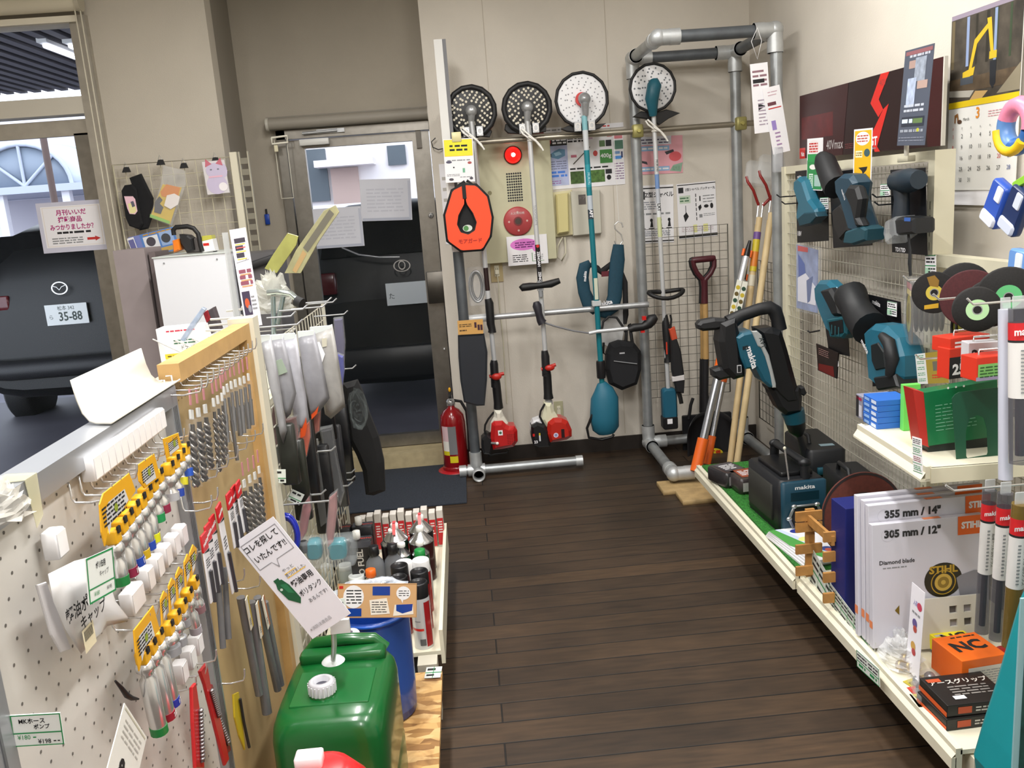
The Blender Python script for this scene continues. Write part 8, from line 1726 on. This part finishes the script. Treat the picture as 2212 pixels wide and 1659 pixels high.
# the sheet runs from the upper left corner down to the right: use its long side for height
ex=(b-a) ; ey=(a-c); n_=ex.cross(ey); yu=ey.normalized(); xr=(ex-yu*ex.dot(yu)).normalized()
w_=((b-a)-yu*(b-a).dot(yu)).length*1.02; h_=(a-c).length*.985; ctr=(a+b+c+d_)/4; mx2=frame(ctr,xr,yu)
w_=max(w_,((d_-c)-yu*(d_-c).dot(yu)).length)
s=Sheet(w_,h_,M('e6e6ee',.45),.0015); GR2=M('8f9096');
for (u0,v0,u1,v1) in ((.06,.05,.94,.056),(.06,.29,.36,.296),(.5,.29,.94,.296),(.06,.05,.072,.295),(.928,.05,.94,.295)):s.r(u0,v0,u1,v1,GR2)
s.p([(.36,.29),(.37,.29),(.45,.35),(.44,.36)],GR2); s.p([(.50,.29),(.51,.29),(.45,.36),(.44,.35)],GR2)
s.t('コレを探して',.47,.11,.068,INK,squeeze=.78,bold=.015); s.t('いたんです!!',.50,.215,.068,INK,squeeze=.78,bold=.015)
s.p([(.10,.50),(.16,.44),(.30,.45),(.36,.52),(.38,.66),(.30,.70),(.14,.62)],M('1d5c3a')); s.d(.16,.52,.03,M('c9d8d0')); s.r(.14,.425,.26,.45,M('1d5c3a')); s.p([(.2,.48),(.32,.5),(.34,.6),(.24,.57)],M('2c7a50'))
s.t('やっと',.56,.405,.035,INK); s.r(.42,.468,.88,.474,YEL); s.t('見つけました。',.68,.455,.036,INK,squeeze=.8); s.r(.42,.43,.7,.436,YEL)
s.t('軽油専用',.66,.54,.062,INK,squeeze=.8,bold=.02); s.t('ポリタンク',.68,.64,.058,INK,squeeze=.72,bold=.01); s.t('あるんです!',.70,.725,.042,INK,squeeze=.8); s.t('※消防法適合品',.36,.93,.036,GREY,squeeze=.85)
s.done('shop_sign','white handwritten Japanese sign with a drawing of a green can, tilted over the jerry can','sign',mx2)
m=MB(); q0=P(720,1360,'y',1.70); m.tube([q0,P(722,1390,'y',1.74),P(720,1425,'y',1.78)],.006,M('c9cccc',.2,.3),8); m.box(P(735,1352,'y',1.70),(.04,.01,.03),M('d8dcdc',.3)); m.lathe([(.026,0),(.02,.006),(.006,.01)],M('cfd6d6',.2),20,P(720,1428,'y',1.80),(0,0,1)); tag(m.build('sign_clip'),'clear clip stand that holds the handwritten sign on the jerry can','clip')
mx2,w_,h_=quadframe(P(700,1300,'y',1.70),P(742,1292,'y',1.70),P(712,1335,'y',1.70)); s=Sheet(w_,h_,M('dde6de',.4),.001); s.l(.1,.15,.9,.5,1,INK,.6,3); s.r(0,.55,1,.62,GREEN); s.l(.1,.7,.9,.95,1,INK,.5,4); s.done('price_card','small green and white price card at the lower right corner of the handwritten sign','price tag',mx2)
# blue bin with the kraft sheet
BB=M('15409a',.3,0,.05,8,0,0,1,.3)
q=P(825,1480,'z',ZL); t=thing('blue_drum','bright blue plastic drum behind the green jerry can','drum',T(-.33,2.22,ZL))
m=MB(); m.lathe([(.085,.0),(.095,.006),(.099,.10),(.101,.30),(.103,.305),(.096,.31),(.094,.295),(.001,.02)],BB,36); m.build('tub',t)
m=MB(); m.tube([(.101*math.cos(a),.101*math.sin(a),.302) for a in [2*PI*k/30 for k in range(30)]],.005,M('1d55b8',.3),8,closed=True); m.build('rim',t)
m=MB(); m.grid(12,3,lambda u,v:((.1015)*math.cos(-2.2+2.0*u),(.1015)*math.sin(-2.2+2.0*u),.03+.26*v),M('5a86d8',.08,0,0,8,0,0,.2)); m.build('clear_wrap',t)
mx2,w_,h_=quadframe(P(722,1262,'y',2.125),P(893,1261,'y',2.125),P(737,1334,'y',2.11)); s=Sheet(w_,h_,M('d2a676',.6),.0015); s.border(M('b48a5c',.6),.008)
s.d(.2,.38,.13,PAPER,.34); s.l(.11,.15,.3,.6,5,INK,.4,3); s.r(.44,.08,.66,.34,BB); s.p([(.4,.48),(.62,.42),(.66,.88),(.42,.92)],M('efe6da')); s.l(.43,.5,.62,.86,5,INK,.35,7); s.d(.83,.28,.09,PAPER,.2); s.p([(.79,.42),(.83,.44),(.82,.58)],PAPER); s.l(.77,.18,.9,.38,3,INK,.35,8); s.p([(.72,.62),(.95,.6),(.96,.9),(.7,.95)],M('efe6da')); s.p([(.74,.62),(.95,.6),(.94,.8),(.82,.88),(.74,.8)],BB); s.r(.12,.72,.3,.95,BB); s.r(.02,.06,.07,.14,RED)
s.done('product_sheet','tan cardboard sheet with blue pictures and speech bubbles, behind the handwritten sign','sign',mx2)
o=crumple(0,0,0,.10,.06,.03,21,M('dfe6f0',.06,0,0,8,0,0,.3)).build('plastic_wrap'); q=P(800,1262,'y',2.22); o.location=(q.x,2.24,q.z-.03); tag(o,'crumpled clear plastic wrap behind the tan cardboard sheet','wrap')
# red and white thing at the bottom edge
q=P(675,1659,'y',1.20); t=thing('red_cap_bottle','red bottle with a white block on top, cut off by the bottom edge','bottle',T(q.x,1.20,0))
m=MB(); m.lathe([(.07,ZL),(.07,q.z-.035),(.045,q.z-.004),(.03,q.z+.0),(.001,q.z)],M('d81c20',.3,0,0,8,0,0,1,.3),28,(.015,0,0)); m.build('red_body',t)
m=MB(); m.rbox((-.006,.012,q.z+.006),(.042,.03,.022),.004,M('e8d8dc',.3)); m.build('white_block',t)
# ================================================================== left rear corner
ML=F_back((-1.46,4.74,1.35)); t=thing('wire_grid','cream wire grid on the wall between the left window and the doorway, hung with packages','panel',ML)
wirepanel(t,ML,.60,1.06,10,16,.0022,M('cfc8ae',.4,.2),.006)
for k,(x,y) in enumerate(((348,350),(466,345),(398,357),(274,366))):
 q=P(x,y,'y',4.73); m=MB(); m.add([(-.02,0,-.015),(.02,0,-.015),(.012,0,.012),(-.012,0,.012),(-.02,-.02,-.015),(.02,-.02,-.015),(.012,-.006,.012),(-.012,-.006,.012)],[(0,1,2,3),(7,6,5,4),(0,4,5,1),(3,2,6,7),(0,3,7,4),(1,5,6,2)],INK); m.tube([(-.01,-.01,.01),(0,-.015,.035),(.01,-.01,.01)],.0015,STEEL,5)
 o=m.build('binder_clip'); o.location=q; tag(o,'small black binder clip on the cream wire grid, %s'%('above the orange and yellow package','above the cat picture','right of the orange and yellow package','above the black socks')[k],'clip','binder clips on the cream wire grid')
mx=F_back(P(300,440,'y',4.70)); t=thing('black_socks','pair of black socks with a pink and yellow label hanging on the cream wire grid','socks',mx); SK=M('101013',.9,0,.3,60)
pprism(t,'sock',mx,[(278,384),(303,375),(315,400),(329,428),(326,470),(318,494),(300,498),(290,440),(288,410)],-.02,.01,SK,.008); pprism(t,'sock',mx,[(261,412),(268,400),(284,398),(294,410),(300,450),(308,484),(300,496),(278,488),(270,470)],.0,.03,SK,.008)
m=MB(); q=tr(mx,(268,424),(287,424),(292,430),(297,456),(292,463),(280,462),(275,450),dz=.031); m.poly(q[::-1],.0312,M('e8c0cc',.5)); q=tr(mx,(276,440),(290,438),(295,456),(290,461),(281,461),dz=.031); m.poly(q[::-1],.0316,M('e4dca0',.5)); q=tr(mx,(282,436),(288,434),(292,445),(286,448),dz=.031); m.poly(q[::-1],.032,M('5a5a6a')); m.build('label',t)
mx=F_back(P(360,420,'y',4.70)); t=thing('glove_package','tilted clear bag with orange and yellow printed card on the cream wire grid','package',mx)
for px,z,col in (([(352,398),(393,405),(368,484),(325,468)],.004,'d8b83a'),([(347,415),(360,398),(390,405),(384,430),(350,424)],.006,'d8842c'),([(345,424),(352,432),(346,440),(354,448),(348,462),(334,458),(336,436)],.008,'4a4a50'),([(325,462),(368,478),(367,484),(324,469)],.008,'8cc44a'),([(362,422),(378,418),(390,425),(386,442),(370,452),(356,444)],.012,'eee6e2')):m=MB(); m.bprism(tr(mx,*px)[::-1],z-.003,z,.0005,M(col,.4)); m.build('printed_card',t)
pprism(t,'clear_bag',mx,[(352,357),(399,368),(400,398),(370,488),(322,470),(346,400)],-.004,.016,M('e6e8ea',.05,0,0,8,0,0,.16),.003)
mx,w_,h_=qf('y',4.70,(440,350),(488,345),(445,421)); t=thing('cat_picture','pale lilac beckoning cat picture in clear wrap on the cream wire grid','picture',mx)
m=MB(); LC=M('c9bcd8',.5); m.box((0,0,0),(w_,h_,.001),M('dcd6d8',.4)); m.disc(-.0,.035,.045,.002,LC,24,.038); m.disc(-.0,-.035,.052,.0015,LC,24,.05)
for sx in (-1,1):m.poly([(sx*.045,.055),(sx*.038,.095),(sx*.01,.068)][::sx],.0022,M('c8506a')); m.disc(sx*.018,.04,.006,.0026,M('6a6a80'),10,.004)
m.rect(-.035,.0,.035,.008,.0028,M('e8b0c4')); m.disc(.03,-.05,.022,.0028,M('f4eef0'),16); m.disc(.045,.03,.018,.0012,LC,14,.035); m.build('print',t); m=MB(); m.rbox((0,0,0),(w_*1.05,h_*1.03,.01),.003,M('e6e8ea',.05,0,0,8,0,0,.12)); m.build('clear_wrap',t)
def dp(s):s.r(.0,.0,.25,1,M('7a84c0')); s.r(.3,.15,.62,.7,M('e4e6ea')); s.d(.45,.4,.1,M('4a4650')); s.r(.66,.1,.95,.7,M('9ab4dc')); s.d(.78,.4,.1,M('44464c')); s.r(.3,.76,.95,.95,M('c8a45a')); s.l(.32,.04,.95,.12,1,M('c8922c'),.7,2)
poster((279,513),(376,489),(290,562),'blue leaflet with machine pictures at the foot of the cream wire grid',dp,4.69,base=M('5a86c8',.5),cat='leaflet',name='leaflet')
def dp2(s):s.r(.1,.05,.9,.5,M('6a6aa0')); s.l(.1,.55,.9,.95,6,GREY,.4,3)
poster((278,515),(292,511),(300,598),'narrow white and blue leaflet at the left edge of the cream wire grid',dp2,4.68,cat='leaflet',name='leaflet')
# slotted panel and wall bits
a,b=P(522,400,'y',4.9),P(560,560,'y',4.9)
t=thing('slotted_upright','cream slotted upright beside the corner of the window wall','upright',loc=(-1.16,4.70,1.1)); m=MB(); m.bb((.01,-.01,-.6),(.045,.02,.80),M('cfc9b4',.5)); m.build('channel',t); m=MB()
for k in range(24):m.bb((.058,-.0,-.55+k*.056),(.095,.015,-.52+k*.056),M('7c7768',.6))
m.bb((.052,0,-.6),(.058,.018,.80),M('a59f8c',.5)); m.bb((.096,0,-.6),(.102,.018,.80),M('a59f8c',.5)); m.build('slots',t)
q=P(577,470,'y',YD-.01); t=thing('key_fob','small blue key fob hanging on a nail left of the glass door','key fob',loc=q); MB().rbox((0,0,-.01),(.028,.012,.06),.005,M('1a3f98',.4)).build('fob',t); m=MB(); m.tube([(0,0,.02),(0,0,.05)],.006,INK,8); m.build('strap',t)
q=P(560,568,'y',4.2); o=MB().rbox((0,0,0),(.20,.05,.035),.01,M('1f1e20',.5),ry=-.25).build('black_bar'); o.location=q; tag(o,'short black padded bar behind the leaning pop board','bar')
# white cabinet, grey box
t=thing('white_cabinet','plain white cabinet standing in the left rear corner below the wire grid','cabinet',loc=(-1.245,4.3,0)); MB().bb((-.165,-.2,0),(.165,.2,1.415),M('e8eaf0',.4)).build('body',t)
m=MB(); m.bb((-.17,-.205,1.415),(.17,.205,1.42),M('d4dcd8',.3)); m.build('top_sheet',t)
for x in (-.12,.12):MB().cyl((x,-.203,1.39),(x,-.2,1.39),.004,GREY,n=10).build('screw',t)
t=thing('grey_box','tall greyish-brown carton standing left of the white cabinet','box',loc=(-1.56,4.35,0)); MB().bb((-.075,-.12,0),(.07,.12,1.46),M('9a8f90',.6,0,.1,6)).build('carton',t); MB().bb((.08,-.1,0),(.11,.1,1.44),M('6f6464',.6)).build('side_panel',t)
t=thing('grey_cabinet','dark grey machine half hidden between the white cabinet and the leaning pop board','cabinet',loc=(-.98,4.35,0)); MB().bb((-.09,-.15,0),(.09,.15,1.40),M('5c5a5c',.5,0,.2,8)).build('body',t)
mx=F_back(P(410,530,'y',4.22)); t=thing('chainsaw','chainsaw with black hoop handle and orange cap on top of the white cabinet','chainsaw',mx)
ptube(t,'front_handle',mx,[(376,508),(374,497),(380,491),(405,489),(418,493),(428,505),(433,530),(437,543)],.011,BG,.03)
pprism(t,'engine',mx,[(386,506),(404,508),(414,515),(418,540),(402,545),(388,526)],-.05,.03,M('1a1a1c',.5),.008); pprism(t,'orange_cap',mx,[(371,520),(384,516),(388,540),(374,546)],-.03,.05,M('e0781c',.4),.008)
pprism(t,'body',mx,[(405,520),(428,512),(434,545),(402,547)],-.06,-.0,M('6a6462',.4),.008)
mx=F_back(P(450,528,'y',4.22)); t=thing('small_device','white and yellow device with a red mark on the white cabinet, right of the chainsaw','device',mx); pprism(t,'body',mx,[(434,522),(458,516),(464,542),(436,547)],-.05,.03,M('e6e4e2',.4),.006); pprism(t,'top',mx,[(435,510),(456,508),(458,517),(435,522)],-.05,.02,M('b8b44a',.4),.004); pprism(t,'grip',mx,[(456,512),(464,530),(468,545),(460,545)],-.02,.0,INK,.003); m=MB(); q=tr(mx,(446,528),dz=.03)[0]; m.rect(q[0]-.015,q[1]-.006,q[0]+.012,q[1]+.006,.0308,RED); m.build('red_mark',t)
o=MB().lathe([(.03,0),(.036,.01),(.03,.02),(.001,.022)],M('b9b0d4',.3),20,sq=.6).build('lilac_cap'); o.location=P(445,505,'y',4.4); o.location.z=1.42; tag(o,'lilac round lid lying behind the chainsaw on the white cabinet','lid')
# rear shelf and the things on it
t=thing('rear_shelf','cream back shelf of the left display, hidden behind the pegboards','shelf',loc=(-.95,3.0,0)); MB().bb((-.2,-.4,1.0),(.33,.5,1.02),LMET).build('tray',t)
for x in (-.18,.31):MB().bb((x-.01,-.38,0),(x+.01,.45,1.0),BEIGE).build('side_panel',t)
mx,w_,h_=qf('y',3.05,(340,650),(446,640),(352,772)); t=thing('paper_box','white printed carton with a yellow stripe and the text 10L, behind the pegboards','box',mx); s=Sheet(w_,h_,M('e9e8ec',.5),.08)
s.l(.2,.04,.8,.08,1,M('c8304c'),.6,3); s.l(.32,.2,.75,.3,2,M('2a6a4a'),.4,4); s.t('ドラッツ10L',.66,.36,.085,INK,squeeze=.8); s.r(.1,.45,.9,.54,M('e4cc3a')); s.l(.15,.47,.85,.52,1,M('6a5a20'),.5,3); s.l(.2,.6,.7,.8,3,GREY,.4,6)
o=s.m.build('carton'); o.parent=t; t.location.z=1.02+h_/2
mx=F_back(P(420,700,'y',2.85)); t=thing('plastic_sleeve','bluish clear plastic sleeve slanting in front of the printed white carton','sleeve',mx); pprism(t,'sleeve',mx,[(436,664),(444,668),(420,705),(398,738),(388,735),(410,700)],-.01,.01,M('a9bcd8',.1,0,.3,30,0,0,.6),.003)
t.location.y=2.85
mx=F_back(P(455,685,'y',2.9)); t=thing('small_case','small dark red and grey case leaning behind the wooden pegboard','case',mx); pprism(t,'case',mx,[(440,676),(460,664),(476,712),(456,722)],-.02,.02,M('4a4448',.4),.004); pprism(t,'red_part',mx,[(438,676),(448,670),(455,690),(446,698)],.018,.026,M('8a1c28',.4),.002)
for k,(x0,y0,x1,y1) in enumerate(((455,690,520,686),(452,703,515,697),(445,714,512,712),(490,672,522,668))):
 m=MB(); m.tube([P(x0,y0,'y',2.75),P(x1,y1,'y',2.72),P(x1+2,y1-6,'y',2.72)],.004,M('e4e2dc',.3,.3),6); tag(m.build('wire_prong'),'white wire prong above the wooden pegboard rail, %s from the top'%ORD[(k+1)%4],'hook','white wire prongs behind the wooden pegboard')
# leaning pop board
mx2,w_,h_=quadframe(P(487,499,'y',2.36),P(522,493,'y',2.36),P(540,706,'y',2.30)); s=Sheet(w_,h_,M('e4e0ea',.5),.002)
for k in range(3):s.l(.18,.10+k*.075,.85,.16+k*.075,1,M('3a3440'),.8,k+2); s.r(.2,.155+k*.075,.8,.165+k*.075,M('e8c83a'))
s.r(.25,.19,.8,.2,M('d85a5a')); s.p([(.1,.34),(.9,.32),(.9,.325),(.1,.345)],GREY); s.p([(.6,.34),(.75,.32),(.8,.30)],GREY)
for k in range(3):s.l(.15,.42+k*.06,.9,.465+k*.06,1,M('8a4a5c'),.8,k+7); s.r(.2,.462+k*.06,.85,.475+k*.06,M('e89a6a'))
s.r(.1,.64,.58,.88,M('3a3048')); s.d(.34,.76,.14,M('c0502a'),.05); s.d(.45,.82,.1,M('8a8c94'),.04); s.l(.62,.68,.9,.84,4,GREY,.4,3)
s.done('pop_board','tall narrow white pop board with highlighted handwriting leaning by the wire rack','sign',mx2)
m=MB(); q=P(528,600,'y',2.34); m.bb((q.x-.05,2.37,1.25),(q.x-.035,2.375,q.z+.12),M('d8dcdc',.15,0,0,8,0,0,.5)); tag(m.build('board_stay'),'clear plastic stay behind the tall pop board','stay')
t=thing('wire_shelf','white wire shelf behind the wooden pegboard rail','shelf',loc=(-.85,2.85,1.02)); m=MB()
for k in range(5):m.cyl((-.0+k*.055,-.22,.155),(-.25+k*.06,.22,.155),.0025,WHITE,n=6)
m.tube([(-.01,-.22,.152),(.24,-.22,.152),(.24,.22,.152),(-.01,.22,.152)],.004,WHITE,6,closed=True); m.build('grid',t)
for x in (.0,.22):MB().cyl((x,0,0),(x,0,.15),.004,WHITE,n=6).build('leg',t)
# small pieces that belong to a part sit one level below that part
SUB={'decal':('engine_housing',),'cooling_slots':('engine_housing',),'choke_lever':('air_filter_cover',),'warning_label':('air_filter_cover',),'safety_pin':('valve',),'cap_mark':('rear_cap',),
       'speaker':('front_panel',),'speaker_bar':('front_panel',),'corner_cap':('front_panel',),'display':('front_panel',),'lettering':('front_panel','teal_cover','pad','body','shoulder_pad','motor_body'),
       'switch_plate':('motor_housing',),'vents':('teal_cover',),'grey_trim':('teal_cover',),'terminals':('battery_socket',),'blue_button':('battery',),'latch':('shell',),'handle':('shell',),'colour_end':('chrome_body',),
       'black_plug':('yellow_clip',),'print':('carton','card','bag','pouch','lid','pack','panel','backing_card'),'bulb':('red_lamp',),'key_lock':('casing',),'speaker_grille':('casing',),'face_plate':('block',),'side_sticker':('carton',),
       'label':('cylinder','bit_tube','tube','shell','sock'),'sticker':('blade','abrasive'),'printed_mark':('abrasive',),'label_ring':('abrasive',),'centre_label':('abrasive',),'red_strip':('cap',),'zip':('bag_body',),'logo_tag':('bag_body',),
       'badge_print':('backing_card',),'white_label':('sleeve',),'price_sticker':('sleeve',),'orange_tip':('sleeve',),'picture':('printed_card',),'door_lock':('door_frame',),'door_bolt':('door_frame',),'pull_plate':('door_frame',),'number_plate':('body',),'badge':('body',),
       'tail_lamp':('body',),'rear_window':('body',),'chrome_strip':('body',),'white_panel':('packet',),'red_mark':('body',),'screw':('body',),'tag_print':('backing',),'label_window':('base',),'trim_stripe':('control_grip',),'red_header':(),'trigger':('control_grip',)}
for top in [o for o in COL.objects if o.parent is None and 'category' in o or (o.parent is None and o.get('kind')=='structure')]:
 kids=list(top.children); named={}
 for k in kids:named.setdefault(k.name.split('.')[0],k)
 for k in kids:
  for tgt in SUB.get(k.name.split('.')[0],()):
   if tgt in named and named[tgt] is not k and not k.children and named[tgt].parent is top:k.parent=named[tgt]; break
